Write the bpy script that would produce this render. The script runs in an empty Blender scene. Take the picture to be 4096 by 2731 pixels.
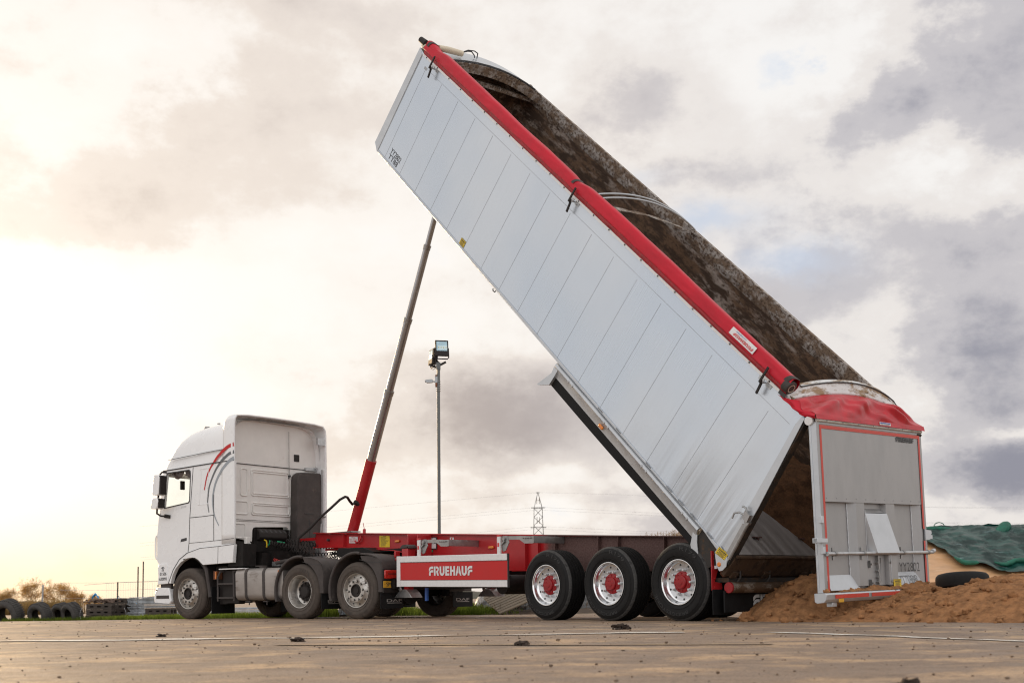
import bpy, bmesh, math, random
from math import sin, cos, pi, radians, sqrt, exp, atan2
from mathutils import Vector, Matrix, Euler, noise
from mathutils.geometry import tessellate_polygon

sc = bpy.context.scene
COL = sc.collection

# ------------------------------------------------------------------ camera
cam_d = bpy.data.cameras.new("camera")
cam_d.lens = 44.23
cam_d.sensor_width = 36.0
cam_d.shift_y = 0.1688
cam_d.clip_start = 0.05
cam_d.clip_end = 6000
cam_d.dof.use_dof = True
cam_d.dof.focus_distance = 19.0
cam_d.dof.aperture_fstop = 3.6
cam = bpy.data.objects.new("camera", cam_d)
COL.objects.link(cam)
cam.matrix_world = (Matrix.Translation((0, 0, 0.3658))
                    @ Matrix.Rotation(radians(90 + 3.687), 4, 'X')
                    @ Matrix.Rotation(radians(-0.809), 4, 'Z'))
sc.camera = cam

# ------------------------------------------------------------------ sun and sky
SUN_AZ, SUN_EL = radians(-31), radians(9.0)      # azimuth measured from +Y towards +X
sun_d = bpy.data.lights.new("sun", 'SUN')
sun_d.energy = 2.8
sun_d.angle = radians(11)
sun_d.color = (1.0, 0.72, 0.42)
sun = bpy.data.objects.new("sun", sun_d)
COL.objects.link(sun)
sdir = Vector((sin(SUN_AZ) * cos(SUN_EL), cos(SUN_AZ) * cos(SUN_EL), sin(SUN_EL)))
sun.rotation_euler = sdir.to_track_quat('Z', 'Y').to_euler()

W = bpy.data.worlds.new("World")
sc.world = W
W.use_nodes = True


class NT:
    """small helper to write node trees as expressions"""
    def __init__(s, tree):
        s.t = tree; s.n = tree.nodes; s.l = tree.links

    def node(s, typ, **kw):
        nd = s.n.new(typ)
        for k, v in kw.items(): setattr(nd, k, v)
        return nd

    def put(s, sock, v):
        if isinstance(v, bpy.types.NodeSocket): s.l.new(v, sock)
        elif v is not None:
            if isinstance(v, (tuple, list)) and len(v) == 3 and sock.type == 'RGBA': v = (*v, 1)
            sock.default_value = v

    def m(s, op, a, b=None, c=None, clamp=False):
        nd = s.node('ShaderNodeMath', operation=op, use_clamp=clamp)
        s.put(nd.inputs[0], a)
        if b is not None: s.put(nd.inputs[1], b)
        if c is not None: s.put(nd.inputs[2], c)
        return nd.outputs[0]

    def mix(s, f, a, b, mode='MIX'):
        nd = s.node('ShaderNodeMix', data_type='RGBA', blend_type=mode)
        s.put(nd.inputs[0], f); s.put(nd.inputs[6], a); s.put(nd.inputs[7], b)
        return nd.outputs[2]

    def ramp(s, v, lo, hi, smooth=True):
        nd = s.node('ShaderNodeMapRange')
        nd.interpolation_type = 'SMOOTHSTEP' if smooth else 'LINEAR'
        s.put(nd.inputs[0], v); nd.inputs[1].default_value = lo; nd.inputs[2].default_value = hi
        return nd.outputs[0]

    def noise(s, vec, scale, detail=4, rough=.55, dist=0.0):
        nd = s.node('ShaderNodeTexNoise')
        s.put(nd.inputs['Vector'], vec)
        nd.inputs['Scale'].default_value = scale
        nd.inputs['Detail'].default_value = detail
        nd.inputs['Roughness'].default_value = rough
        nd.inputs['Distortion'].default_value = dist
        return nd.outputs['Fac'], nd.outputs['Color']

    def mapping(s, vec, scale=(1, 1, 1), loc=(0, 0, 0), rot=(0, 0, 0)):
        nd = s.node('ShaderNodeMapping')
        s.put(nd.inputs[0], vec)
        nd.inputs[1].default_value = loc; nd.inputs[2].default_value = rot; nd.inputs[3].default_value = scale
        return nd.outputs[0]


def build_world():
    k = NT(W.node_tree)
    k.n.clear()
    tc = k.node('ShaderNodeTexCoord')
    sep = k.node('ShaderNodeSeparateXYZ'); k.l.new(tc.outputs['Generated'], sep.inputs[0])
    x, y, z = sep.outputs
    d = tc.outputs['Generated']
    # cloud deck coordinates: flattened towards the horizon
    inv = k.m('DIVIDE', 1.0, k.m('ADD', k.m('MAXIMUM', z, 0.0), 0.16))
    cv = k.node('ShaderNodeCombineXYZ')
    k.put(cv.inputs[0], k.m('MULTIPLY', x, inv)); k.put(cv.inputs[1], k.m('MULTIPLY', y, inv)); k.put(cv.inputs[2], z)
    n1, c1 = k.noise(k.mapping(cv.outputs[0], scale=(1, 1, 2), loc=(3.1, 1.7, 0.4)), 1.5, 6, .52, .2)
    n2, c2 = k.noise(k.mapping(d, scale=(1, 1, 1.55), loc=(7.3, 2.2, 5.1)), 4.6, 8, .60, .0)
    n3, c3 = k.noise(k.mapping(d, scale=(1, 1, 1.5), loc=(1.3, 9.2, 2.1)), 13, 8, .62, .0)
    az0 = k.m('ARCTAN2', x, y)
    el0 = k.m('ARCSINE', z)
    # warp so that painted-by-wind masses get ragged edges
    az = k.m('ADD', az0, k.m('ADD', k.m('MULTIPLY', k.m('SUBTRACT', n2, .5), .16), k.m('MULTIPLY', k.m('SUBTRACT', n3, .5), .05)))
    sep2 = k.node('ShaderNodeSeparateXYZ'); k.l.new(c2, sep2.inputs[0])
    sep3 = k.node('ShaderNodeSeparateXYZ'); k.l.new(c3, sep3.inputs[0])
    el = k.m('ADD', el0, k.m('ADD', k.m('MULTIPLY', k.m('SUBTRACT', sep2.outputs[1], .5), .12), k.m('MULTIPLY', k.m('SUBTRACT', sep3.outputs[1], .5), .035)))

    def blob(a, e, sa, se):
        u = k.m('DIVIDE', k.m('SUBTRACT', az, a), sa); v = k.m('DIVIDE', k.m('SUBTRACT', el, e), se)
        r2 = k.m('ADD', k.m('MULTIPLY', u, u), k.m('MULTIPLY', v, v))
        return k.m('POWER', 2.71828, k.m('MULTIPLY', r2, -1.0))

    def total(lst):
        s = None
        for (a, e, sa, se, w) in lst:
            b = k.m('MULTIPLY', blob(a, e, sa, se), w)
            s = b if s is None else k.m('ADD', s, b)
        return s
    dens = total(CLOUD_DARK)
    base = k.m('ADD', k.m('MULTIPLY', k.m('SUBTRACT', n1, .5), .35), k.m('ADD', k.m('MULTIPLY', k.m('SUBTRACT', n2, .5), 1.25), k.m('MULTIPLY', k.m('SUBTRACT', n3, .5), 1.0)))
    dk = k.m('ADD', dens, base)
    dk = k.m('SUBTRACT', dk, total(CLOUD_LIGHT))
    dk = k.ramp(dk, CLOUD_LO, CLOUD_HI)
    # warm on the sunward side, cool lavender away from it
    sv = k.node('ShaderNodeVectorMath', operation='DOT_PRODUCT')
    k.l.new(d, sv.inputs[0]); sv.inputs[1].default_value = sdir
    cs = sv.outputs['Value']
    warm = k.ramp(cs, .70, .97)
    def sky_ramp(stops):
        nd = k.node('ShaderNodeValToRGB'); k.put(nd.inputs[0], dk); cr = nd.color_ramp; cr.interpolation = 'EASE'
        while len(cr.elements) < len(stops): cr.elements.new(.5)
        for el_, (p, c) in zip(cr.elements, stops): el_.position = p; el_.color = (*c, 1)
        return nd.outputs[0]
    cool_c = sky_ramp([(0, (.74, .80, .90)), (.10, (.97, .945, .92)), (.34, (.86, .815, .785)), (.58, (.60, .575, .595)), (1, (.295, .295, .355))])
    warm_c = sky_ramp([(0, (1.05, 1.0, .95)), (.22, (1.02, .96, .895)), (.46, (.88, .785, .705)), (1, (.54, .455, .405))])
    colr = k.mix(warm, cool_c, warm_c)
    # thin blue gaps high on the right
    blue = k.m('MULTIPLY', total(CLOUD_BLUE), 1.0, clamp=True)
    colr = k.mix(blue, colr, (0.58, 0.66, 0.80))
    # glow of the veiled sun
    g1 = k.m('POWER', k.m('MAXIMUM', cs, 0.0), 60.0)
    g2 = k.m('POWER', k.m('MAXIMUM', cs, 0.0), 420.0)
    glow = k.node('ShaderNodeMix', data_type='RGBA', blend_type='ADD')
    glow.inputs[0].default_value = 1.0
    k.put(glow.inputs[6], colr)
    gl = k.mix(1.0, (0, 0, 0), (0, 0, 0))
    gcol = k.node('ShaderNodeVectorMath', operation='SCALE'); gcol.inputs[0].default_value = (0.50, 0.44, 0.36); k.put(gcol.inputs['Scale'], g1)
    gcol2 = k.node('ShaderNodeVectorMath', operation='SCALE'); gcol2.inputs[0].default_value = (4.5, 3.7, 2.5); k.put(gcol2.inputs['Scale'], g2)
    ga = k.node('ShaderNodeVectorMath', operation='ADD'); k.l.new(gcol.outputs[0], ga.inputs[0]); k.l.new(gcol2.outputs[0], ga.inputs[1])
    k.put(glow.inputs[7], ga.outputs[0])
    colr = glow.outputs[2]
    # golden band low down towards the sun
    low = k.m('MULTIPLY', k.m('POWER', 2.71828, k.m('MULTIPLY', k.m('MULTIPLY', el0, el0), -260.0)), k.ramp(cs, .86, .99))
    colr = k.mix(k.m('MULTIPLY', low, .85), colr, k.mix(1.0, colr, (1.04, .90, .66), 'MULTIPLY'))
    # sky behind the camera, brightened as added fill for the trailer side
    back = k.ramp(k.m('MULTIPLY', y, -1.0), -.25, .75)
    lift = k.m('ADD', 1.0, k.m('MULTIPLY', back, BACK_LIFT))
    lc = k.node('ShaderNodeVectorMath', operation='SCALE'); k.put(lc.inputs[0], colr); k.put(lc.inputs['Scale'], lift)
    colr = k.mix(k.m('MULTIPLY', back, .40), lc.outputs[0], k.mix(.5, lc.outputs[0], (0.86 * (1 + BACK_LIFT), 0.98 * (1 + BACK_LIFT), 1.14 * (1 + BACK_LIFT))))
    # clear-air sky seen thinly through the cloud
    sky = k.node('ShaderNodeTexSky', sky_type='NISHITA')
    sky.sun_disc = False
    sky.sun_elevation = SUN_EL
    sky.sun_rotation = SUN_AZ
    sky.air_density = 1.0; sky.dust_density = 2.0
    tenfold = k.node('ShaderNodeVectorMath', operation='SCALE'); k.put(tenfold.inputs[0], colr); tenfold.inputs['Scale'].default_value = 10.0
    fin = k.mix(.05, tenfold.outputs[0], sky.outputs[0])
    bg = k.node('ShaderNodeBackground'); k.put(bg.inputs[0], fin); bg.inputs[1].default_value = 0.1
    out = k.node('ShaderNodeOutputWorld'); k.l.new(bg.outputs[0], out.inputs[0])


# cloud masses as (azimuth, elevation, half widths, weight), radians on the sky dome
CLOUD_DARK = [
    (.385, .36, .09, .07, .55), (.40, .25, .06, .045, .40), (.12, .375, .07, .03, .30), (.16, .335, .06, .022, .25),
    (-.20, .335, .07, .035, .30), (-.16, .37, .10, .02, .15), (-.345, .30, .10, .03, .26), (-.27, .285, .05, .018, .20),
    (.015, .145, .075, .045, .62), (-.06, .155, .08, .03, .30), (-.20, .115, .12, .025, .42),
    (.38, .165, .07, .055, .62), (.40, .085, .08, .022, .85), (.28, .27, .05, .03, .22), (.22, .23, .05, .03, .18),
    (.05, .085, .12, .012, .20), (.12, .055, .12, .014, .35), (.30, .345, .04, .02, .2),
]
CLOUD_LIGHT = [
    (.235, .385, .07, .035, .45), (.31, .32, .03, .03, .25), (-.36, .16, .12, .075, .85), (-.25, .235, .12, .025, .25), (-.1, .27, .12, .03, .25),
    (.40, .118, .05, .010, .45), (.02, .095, .10, .010, .30), (-.28, .40, .05, .03, .35), (.385, .30, .06, .018, .25), (-.30, .06, .16, .04, .5),
    (-.03, .215, .09, .025, .3), (.03, .068, .05, .008, .25),
]
CLOUD_BLUE = [(.165, .292, .045, .012, .75), (.235, .262, .04, .014, .7), (.10, .325, .03, .01, .3), (.39, .45, .03, .02, .4)]
BACK_LIFT = 0.42
CLOUD_LO, CLOUD_HI = -.62, 1.08
build_world()

sc.view_settings.view_transform = 'Standard'
sc.view_settings.look = 'None'
sc.view_settings.exposure = 0.0
sc.view_settings.gamma = 1.0
sc.cycles.pixel_filter_type = 'BLACKMAN_HARRIS'
sc.cycles.filter_width = 1.15

random.seed(7)
# ------------------------------------------------------------------ helpers
class MB:
    def __init__(s): s.v = []; s.f = []; s.mi = []

    def add(s, vs, fs, m=0):
        o = len(s.v)
        s.v += [tuple(p) for p in vs]
        for f in fs: s.f.append([o + i for i in f]); s.mi.append(m)
        return s

    def box(s, x0, x1, y0, y1, z0, z1, m=0):
        vs = [(x, y, z) for x in (x0, x1) for y in (y0, y1) for z in (z0, z1)]
        return s.add(vs, [(0, 1, 3, 2), (4, 6, 7, 5), (0, 4, 5, 1), (2, 3, 7, 6), (0, 2, 6, 4), (1, 5, 7, 3)], m)

    def obox(s, c, ax, ay, az, m=0):
        """box from centre and three half-axis vectors"""
        c, ax, ay, az = map(Vector, (c, ax, ay, az))
        vs = [c + ax * i + ay * j + az * k for i in (-1, 1) for j in (-1, 1) for k in (-1, 1)]
        return s.add(vs, [(0, 1, 3, 2), (4, 6, 7, 5), (0, 4, 5, 1), (2, 3, 7, 6), (0, 2, 6, 4), (1, 5, 7, 3)], m)

    def prism(s, poly, fn, d0, d1, m=0, holes=(), mside=None):
        """extrude a 2-D outline (with holes) between depths; fn(u,v,d)->xyz"""
        loops = [[Vector((p[0], p[1], 0)) for p in poly]] + [[Vector((p[0], p[1], 0)) for p in h] for h in holes]
        tris = tessellate_polygon(loops)
        flat = [p for lp in loops for p in lp]
        n = len(flat)
        vs = [fn(p.x, p.y, d0) for p in flat] + [fn(p.x, p.y, d1) for p in flat]
        fs = [tuple(t) for t in tris] + [tuple(n + i for i in reversed(t)) for t in tris]
        s.add(vs, fs, m)
        o = 0; side = []
        for lp in loops:
            L = len(lp)
            for i in range(L):
                j = (i + 1) % L
                side.append((o + i, o + j, n + o + j, n + o + i))
            o += L
        s.add(vs, side, m if mside is None else mside)
        return s

    def flat(s, poly, fn, d, m=0, holes=()):
        loops = [[Vector((p[0], p[1], 0)) for p in poly]] + [[Vector((p[0], p[1], 0)) for p in h] for h in holes]
        tris = tessellate_polygon(loops)
        flat = [p for lp in loops for p in lp]
        return s.add([fn(p.x, p.y, d) for p in flat], [tuple(t) for t in tris], m)

    def tube(s, pts, r, seg=8, m=0, caps=True, closed=False):
        pts = [Vector(p) for p in pts]
        n = len(pts)
        rs = r if isinstance(r, (list, tuple)) else [r] * n
        up = None; rings = []
        for i, p in enumerate(pts):
            if closed: t = pts[(i + 1) % n] - pts[i - 1]
            else: t = pts[min(i + 1, n - 1)] - pts[max(i - 1, 0)]
            if t.length < 1e-9: t = Vector((0, 0, 1))
            t.normalize()
            if up is None:
                up = t.orthogonal().normalized()
            else:
                up = up - t * up.dot(t)
                up = up.normalized() if up.length > 1e-6 else t.orthogonal().normalized()
            b = t.cross(up)
            rings.append([p + (up * cos(2 * pi * k / seg) + b * sin(2 * pi * k / seg)) * rs[i] for k in range(seg)])
        vs = [q for rg in rings for q in rg]
        fs = []
        for i in range(n if closed else n - 1):
            for k in range(seg):
                a = i * seg; b2 = ((i + 1) % n) * seg
                fs.append((a + k, a + (k + 1) % seg, b2 + (k + 1) % seg, b2 + k))
        if caps and not closed:
            fs.append(tuple(reversed(range(seg)))); fs.append(tuple((n - 1) * seg + k for k in range(seg)))
        return s.add(vs, fs, m)

    def cyl(s, p0, p1, r, seg=16, m=0, r1=None):
        return s.tube([p0, p1], [r, r if r1 is None else r1], seg, m)

    def lathe(s, prof, seg=48, m=0, c=(0, 0, 0), closed=True):
        """profile of (radius, y) turned about the local Y axis; m may be per profile segment"""
        n = len(prof)
        vs = [(c[0] + r * cos(2 * pi * k / seg), c[1] + y, c[2] + r * sin(2 * pi * k / seg)) for (r, y) in prof for k in range(seg)]
        for i in range(n - 1):
            fs = [(i * seg + k, (i + 1) * seg + k, (i + 1) * seg + (k + 1) % seg, i * seg + (k + 1) % seg) for k in range(seg)]
            s.add_shared(vs, fs, m[i] if isinstance(m, (list, tuple)) else m, first=(i == 0))
        return s

    def add_shared(s, vs, fs, m, first):
        if first:
            s._o = len(s.v); s.v += vs
        for f in fs: s.f.append([s._o + i for i in f]); s.mi.append(m)

    def grid(s, fn, nu, nv, m=0, closed_u=False):
        vs = [fn(i / (nu if closed_u else nu - 1), j / (nv - 1)) for i in range(nu) for j in range(nv)]
        fs = []
        for i in range(nu if closed_u else nu - 1):
            for j in range(nv - 1):
                a = i * nv + j; b = ((i + 1) % nu) * nv + j
                fs.append((a, b, b + 1, a + 1))
        return s.add(vs, fs, m)

    def blob(s, c, rx, ry, rz, seed=0, amp=.25, nu=8, nv=6, m=0):
        vs = []; fs = []
        for j in range(nv + 1):
            th = pi * j / nv
            for i in range(nu):
                ph = 2 * pi * i / nu
                d = Vector((sin(th) * cos(ph), sin(th) * sin(ph), cos(th)))
                r = 1 + amp * 2 * (noise.noise(d * 1.7 + Vector((seed * 3.7, seed * 1.3, seed)))) if 0 < j < nv else 1.0
                vs.append((c[0] + rx * d.x * r, c[1] + ry * d.y * r, c[2] + rz * d.z * r))
        for j in range(nv):
            for i in range(nu):
                a = j * nu + i; b = j * nu + (i + 1) % nu
                fs.append((a, b, b + nu, a + nu))
        return s.add(vs, fs, m)

    def islands(s):
        par = list(range(len(s.v)))

        def find(i):
            while par[i] != i: par[i] = par[par[i]]; i = par[i]
            return i
        for f in s.f:
            r0 = find(f[0])
            for i in f[1:]: par[find(i)] = r0
        out = {}
        for f, m in zip(s.f, s.mi): out.setdefault(find(f[0]), []).append((f, m))
        res = []
        for fl in out.values():
            q = MB_(); ix = {}
            for f, m in fl:
                g = []
                for i in f:
                    if i not in ix: ix[i] = len(q.v); q.v.append(s.v[i])
                    g.append(ix[i])
                q.f.append(g); q.mi.append(m)
            res.append(q)
        return res

    def build_each(s, name, mats, parent=None, **kw):
        """every separate piece becomes an object of its own"""
        return [q.build(name, mats, parent, **kw) for q in s.islands()]

    def build(s, name, mats, parent=None, smooth=35, bevel=0.0, seg=2, label=None, loc=None, rot=None):
        me = bpy.data.meshes.new(name)
        me.from_pydata(s.v, [], s.f)
        mats = mats if isinstance(mats, (list, tuple)) else [mats]
        for mt in mats: me.materials.append(mt)
        if len(mats) > 1: me.polygons.foreach_set('material_index', s.mi)
        bm = bmesh.new(); bm.from_mesh(me)
        bmesh.ops.remove_doubles(bm, verts=bm.verts, dist=1e-5)
        bmesh.ops.recalc_face_normals(bm, faces=bm.faces)
        bm.to_mesh(me); bm.free()
        if smooth:
            me.polygons.foreach_set('use_smooth', [True] * len(me.polygons))
            me.set_sharp_from_angle(angle=radians(smooth))
        ob = bpy.data.objects.new(name, me)
        COL.objects.link(ob)
        if parent is not None: ob.parent = parent
        if loc: ob.location = loc
        if rot: ob.rotation_euler = rot
        if bevel:
            md = ob.modifiers.new("bevel", 'BEVEL'); md.width = bevel; md.segments = seg
            md.limit_method = 'ANGLE'; md.angle_limit = radians(40); md.harden_normals = False
        if label: ob['label'] = label
        return ob


MB_ = MB


def empty(name, parent=None, loc=(0, 0, 0), rot=(0, 0, 0)):
    o = bpy.data.objects.new(name, None)
    o.empty_display_size = .2
    COL.objects.link(o)
    o.location = loc; o.rotation_euler = rot
    if parent is not None: o.parent = parent
    return o


def tag(o, label, cat, group=None, kind=None):
    o['label'] = label; o['category'] = cat
    if group: o['group'] = group
    if kind: o['kind'] = kind
    return o


def struct(o): o['kind'] = 'structure'; return o


def fbm(p, oct=4):
    a = 1; s = 0; q = Vector(p)
    for _ in range(oct):
        s += a * noise.noise(q); q = q * 2.03 + Vector((3.1, 1.7, 5.3)); a *= .5
    return s


XZ = lambda y: (lambda u, v, d: (u, y + d, v))         # outline in x-z, extruded along y


# ------------------------------------------------------------------ materials
def mat(name, col, rough=.5, metal=0.0, var=.12, nscale=6.0, dirt=None, bump=0.0, bscale=40.0, coat=0.0,
        stretch=(1, 1, 1), detail=5, spec=.5, rvar=.12, speck=None):
    """dirt = (colour, coverage 0-1, scale);  speck = (colour, coverage, scale)"""
    mt = bpy.data.materials.new(name); mt.use_nodes = True
    k = NT(mt.node_tree); k.n.clear()
    bs = k.node('ShaderNodeBsdfPrincipled'); out = k.node('ShaderNodeOutputMaterial'); k.l.new(bs.outputs[0], out.inputs[0])
    tc = k.node('ShaderNodeTexCoord').outputs['Object']
    v = k.mapping(tc, scale=stretch)
    f, _ = k.noise(v, nscale, detail, .6)
    f2 = k.ramp(f, .3, .7)
    c = k.mix(f2, tuple(max(0, x * (1 - var)) for x in col), tuple(min(1, x * (1 + var)) for x in col))
    r = k.m('ADD', rough - rvar * .5, k.m('MULTIPLY', f2, rvar))
    mval = metal
    for lay in ([dirt] if isinstance(dirt, tuple) else (dirt or [])):
        dc, cov, dsc = lay[:3]
        dv = k.mapping(tc, scale=lay[3] if len(lay) > 3 else stretch, loc=(2.3, 4.1, .7))
        dn, _ = k.noise(dv, dsc, 8, .68)
        fac = k.ramp(dn, .72 - cov * .5, .80 - cov * .5 + .06)
        c = k.mix(fac, c, dc)
        r = k.m('ADD', r, k.m('MULTIPLY', fac, .3), clamp=True)
        mval = k.m('MULTIPLY', mval, k.m('SUBTRACT', 1.0, fac))
    if speck:
        dn, _ = k.noise(tc, speck[2], 3, .6)
        fac = k.ramp(dn, .78 - speck[1] * .4, .82 - speck[1] * .4)
        c = k.mix(fac, c, speck[0])
    k.put(bs.inputs['Base Color'], c); k.put(bs.inputs['Roughness'], r); k.put(bs.inputs['Metallic'], mval)
    bs.inputs['Specular IOR Level'].default_value = spec
    if coat: bs.inputs['Coat Weight'].default_value = coat; bs.inputs['Coat Roughness'].default_value = .08
    if bump:
        bn, _ = k.noise(v, bscale, 6, .65)
        bp = k.node('ShaderNodeBump'); bp.inputs['Strength'].default_value = min(1, bump); bp.inputs['Distance'].default_value = .02
        k.put(bp.inputs['Height'], bn); k.l.new(bp.outputs[0], bs.inputs['Normal'])
    mt['nt'] = 1
    return mt


M = {}
BROWN = (.075, .042, .024)
M['alu'] = mat("clean_aluminium", (.60, .655, .715), .26, .74, .07, .45, stretch=(.6, 1, 1), rvar=.12, detail=2)
M['alu2'] = mat("bright_aluminium", (.54, .565, .59), .36, .55, .06, 5)
M['alu_grey'] = mat("plain_plate_aluminium", (.365, .362, .36), .44, .6, .10, 3.0, stretch=(1, 1, .35), speck=((.16, .15, .14), .22, 60), rvar=.12)
M['alu_dirty'] = mat("soiled_body_lining", (.33, .275, .235), .66, .05, .2, 4, dirt=[((.140, .082, .047), .68, 2.4, (.25, 1, 1.3)), ((.052, .030, .018), .56, 7, (.35, 1, 1.3)), ((.060, .036, .022), .44, 24, (.6, 1, 1))], bump=.5, bscale=55)
M['alu_rail'] = mat("soiled_top_rail", (.42, .38, .345), .65, .1, .12, 6, dirt=[((.20, .14, .095), .60, 7.0, (.6, 1, 1)), ((.085, .055, .037), .50, 24, (.8, 1, 1))], bump=.3, bscale=60)
M['floor_plate'] = mat("scoured_floor_plate", (.40, .385, .38), .36, .75, .16, 7, stretch=(.12, 1.5, 1), dirt=((.11, .075, .05), .22, 4, (.25, 1, 1)))
M['white'] = mat("white_paint", (.85, .85, .845), .28, 0, .02, 3, coat=.35, dirt=((.74, .73, .71), .14, 1.6, (1, 1, .5)))
M['whiterear'] = mat("dusty_white_paint", (.78, .76, .725), .40, 0, .04, 3, coat=.1, dirt=((.64, .60, .54), .20, 1.5))
M['seam'] = mat("dark_joint", (.05, .048, .048), .7, 0, .1, 10)
M['red'] = mat("red_chassis_paint", (.43, .014, .018), .42, 0, .10, 3, coat=.2, dirt=((.30, .07, .06), .12, 5))
M['redhub'] = mat("red_hub_paint", (.30, .006, .010), .45, 0, .15, 20)
M['tarp'] = mat("red_sheet_vinyl", (.52, .009, .026), .42, 0, .10, 3, bump=.12, bscale=14, stretch=(.5, 1, 1), spec=.28)
M['tarp_dark'] = mat("red_sheet_hem", (.34, .010, .016), .5, 0, .22, 12, bump=.5, bscale=9, stretch=(2.5, 1, 1))
M['tarp_dust'] = mat("dusty_red_sheet", (.48, .014, .026), .34, 0, .14, 5, spec=.45, dirt=((.44, .08, .085), .30, 2.4))
M['black'] = mat("black_steel", (.014, .012, .011), .6, 0, .3, 8, spec=.2, dirt=((.045, .036, .030), .3, 8))
M['rubber'] = mat("black_rubber", (.012, .012, .0125), .66, 0, .2, 8, spec=.2)
M['tyre'] = mat("tyre_rubber", (.0125, .012, .012), .66, 0, .25, 10, spec=.22, dirt=((.030, .027, .025), .24, 9), bump=.15, bscale=90)
M['tyre_tread'] = mat("tyre_tread_rubber", (.010, .0095, .0095), .85, 0, .25, 10, spec=.15)
M['tyre_edge'] = mat("scuffed_shoulder_rubber", (.050, .048, .046), .8, 0, .25, 30, dirt=((.03, .03, .03), .4, 18))
M['tyre_dusty'] = mat("dusty_tyre_rubber", (.082, .065, .053), .85, 0, .18, 12, dirt=((.040, .034, .030), .3, 9), bump=.15, bscale=90)
M['tyre_letter'] = mat("raised_tyre_letters", (.024, .024, .025), .45, 0, .1, 10)
M['tyre_letter2'] = mat("raised_dusty_letters", (.034, .029, .026), .6, 0, .1, 10)
M['chrome'] = mat("polished_rim", (.86, .87, .88), .16, 1.0, .04, 12, rvar=.08, dirt=((.55, .54, .52), .14, 14))
M['disc'] = mat("brushed_disc", (.62, .63, .64), .38, .7, .06, 12)
M['rim_dull'] = mat("dusty_alloy_rim", (.50, .475, .44), .34, .85, .1, 10, dirt=((.20, .165, .14), .40, 7))
M['galv'] = mat("zinc_steel", (.50, .51, .52), .42, .7, .12, 12)
M['steel'] = mat("grey_steel", (.36, .355, .35), .42, .8, .15, 10, dirt=((.25, .23, .21), .2, 12))
M['ram'] = mat("ram_chrome", (.42, .42, .43), .30, .9, .08, 5, stretch=(1, 1, .1))
M['ramcollar'] = mat("ram_collar", (.34, .33, .32), .4, .85, .1, 14)
M['plastic'] = mat("dusty_black_plastic", (.068, .058, .054), .62, 0, .18, 5, spec=.25, dirt=((.12, .098, .085), .30, 4), bump=.1, bscale=120)
M['plastic_dark'] = mat("dark_plastic", (.030, .025, .023), .6, 0, .1, 8, spec=.25)
M['tank'] = mat("fuel_tank_alloy", (.36, .33, .305), .42, .55, .10, 3, stretch=(1, 1, 2), dirt=((.22, .185, .16), .34, 2.5, (1, 1, 3)))
M['amber'] = mat("amber_lens", (.75, .22, .02), .2, 0, .08, 30, coat=.4)
M['redlens'] = mat("red_lens", (.55, .03, .02), .2, 0, .2, 40, coat=.4)
M['reflred'] = mat("red_reflective_tape", (.55, .05, .03), .4, 0, .12, 60)
M['yellow'] = mat("yellow_sticker", (.72, .50, .02), .5, 0, .05, 20)
M['ylwplate'] = mat("yellow_plate", (.66, .36, .03), .5, 0, .12, 8)
M['whitestk'] = mat("white_sticker", (.76, .75, .74), .5, 0, .04, 20)
M['ink'] = mat("black_print", (.035, .036, .038), .55, 0, .1, 20)
M['inkgrey'] = mat("grey_print", (.20, .21, .22), .5, 0, .1, 20)
M['inkred'] = mat("red_print", (.60, .05, .05), .5, 0, .1, 20)
M['inkblue'] = mat("blue_print", (.04, .12, .40), .5, 0, .1, 20)
M['decal_red'] = mat("red_decal", (.54, .020, .020), .40, 0, .03, 5, spec=.3)
M['decal_dark'] = mat("charcoal_decal", (.10, .105, .11), .32, 0, .05, 5, coat=.3)
M['decal_grey'] = mat("grey_blue_decal", (.30, .33, .36), .32, 0, .05, 5, coat=.3)
M['logo_white'] = mat("white_lettering", (.70, .70, .69), .5, 0, .04, 15, speck=((.12, .09, .07), .10, 30))
M['logo_dull'] = mat("worn_white_lettering", (.33, .31, .29), .6, 0, .2, 15)
M['beige'] = mat("beige_cover", (.66, .58, .44), .5, 0, .06, 8)
M['green'] = mat("green_fitting", (.02, .35, .16), .4, 0, .1, 20)
M['rust'] = mat("rusty_steel", (.20, .075, .035), .7, .2, .3, 14)
M['seat'] = mat("dark_upholstery", (.035, .03, .03), .85, 0, .2, 12)
M['curtain'] = mat("brown_curtain", (.10, .06, .05), .85, 0, .2, 12)
M['hose_red'] = mat("red_hose", (.45, .05, .04), .45, 0, .1, 20)


def glass(name, tint=(.95, .98, .98)):
    mt = bpy.data.materials.new(name); mt.use_nodes = True
    k = NT(mt.node_tree); k.n.clear()
    out = k.node('ShaderNodeOutputMaterial')
    tr = k.node('ShaderNodeBsdfTransparent'); tr.inputs[0].default_value = (*tint, 1)
    gl = k.node('ShaderNodeBsdfGlossy'); gl.inputs['Roughness'].default_value = .02
    lw = k.node('ShaderNodeLayerWeight'); lw.inputs[0].default_value = .5
    tc = k.node('ShaderNodeTexCoord').outputs['Object']
    n, _ = k.noise(tc, 5, 3)
    ad = k.m('ADD', k.m('MULTIPLY', k.m('POWER', lw.outputs['Facing'], 4.0), .5), k.m('MULTIPLY', n, .06))
    mx = k.node('ShaderNodeMixShader'); k.put(mx.inputs[0], ad); k.l.new(tr.outputs[0], mx.inputs[1]); k.l.new(gl.outputs[0], mx.inputs[2])
    k.l.new(mx.outputs[0], out.inputs[0])
    return mt


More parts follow.
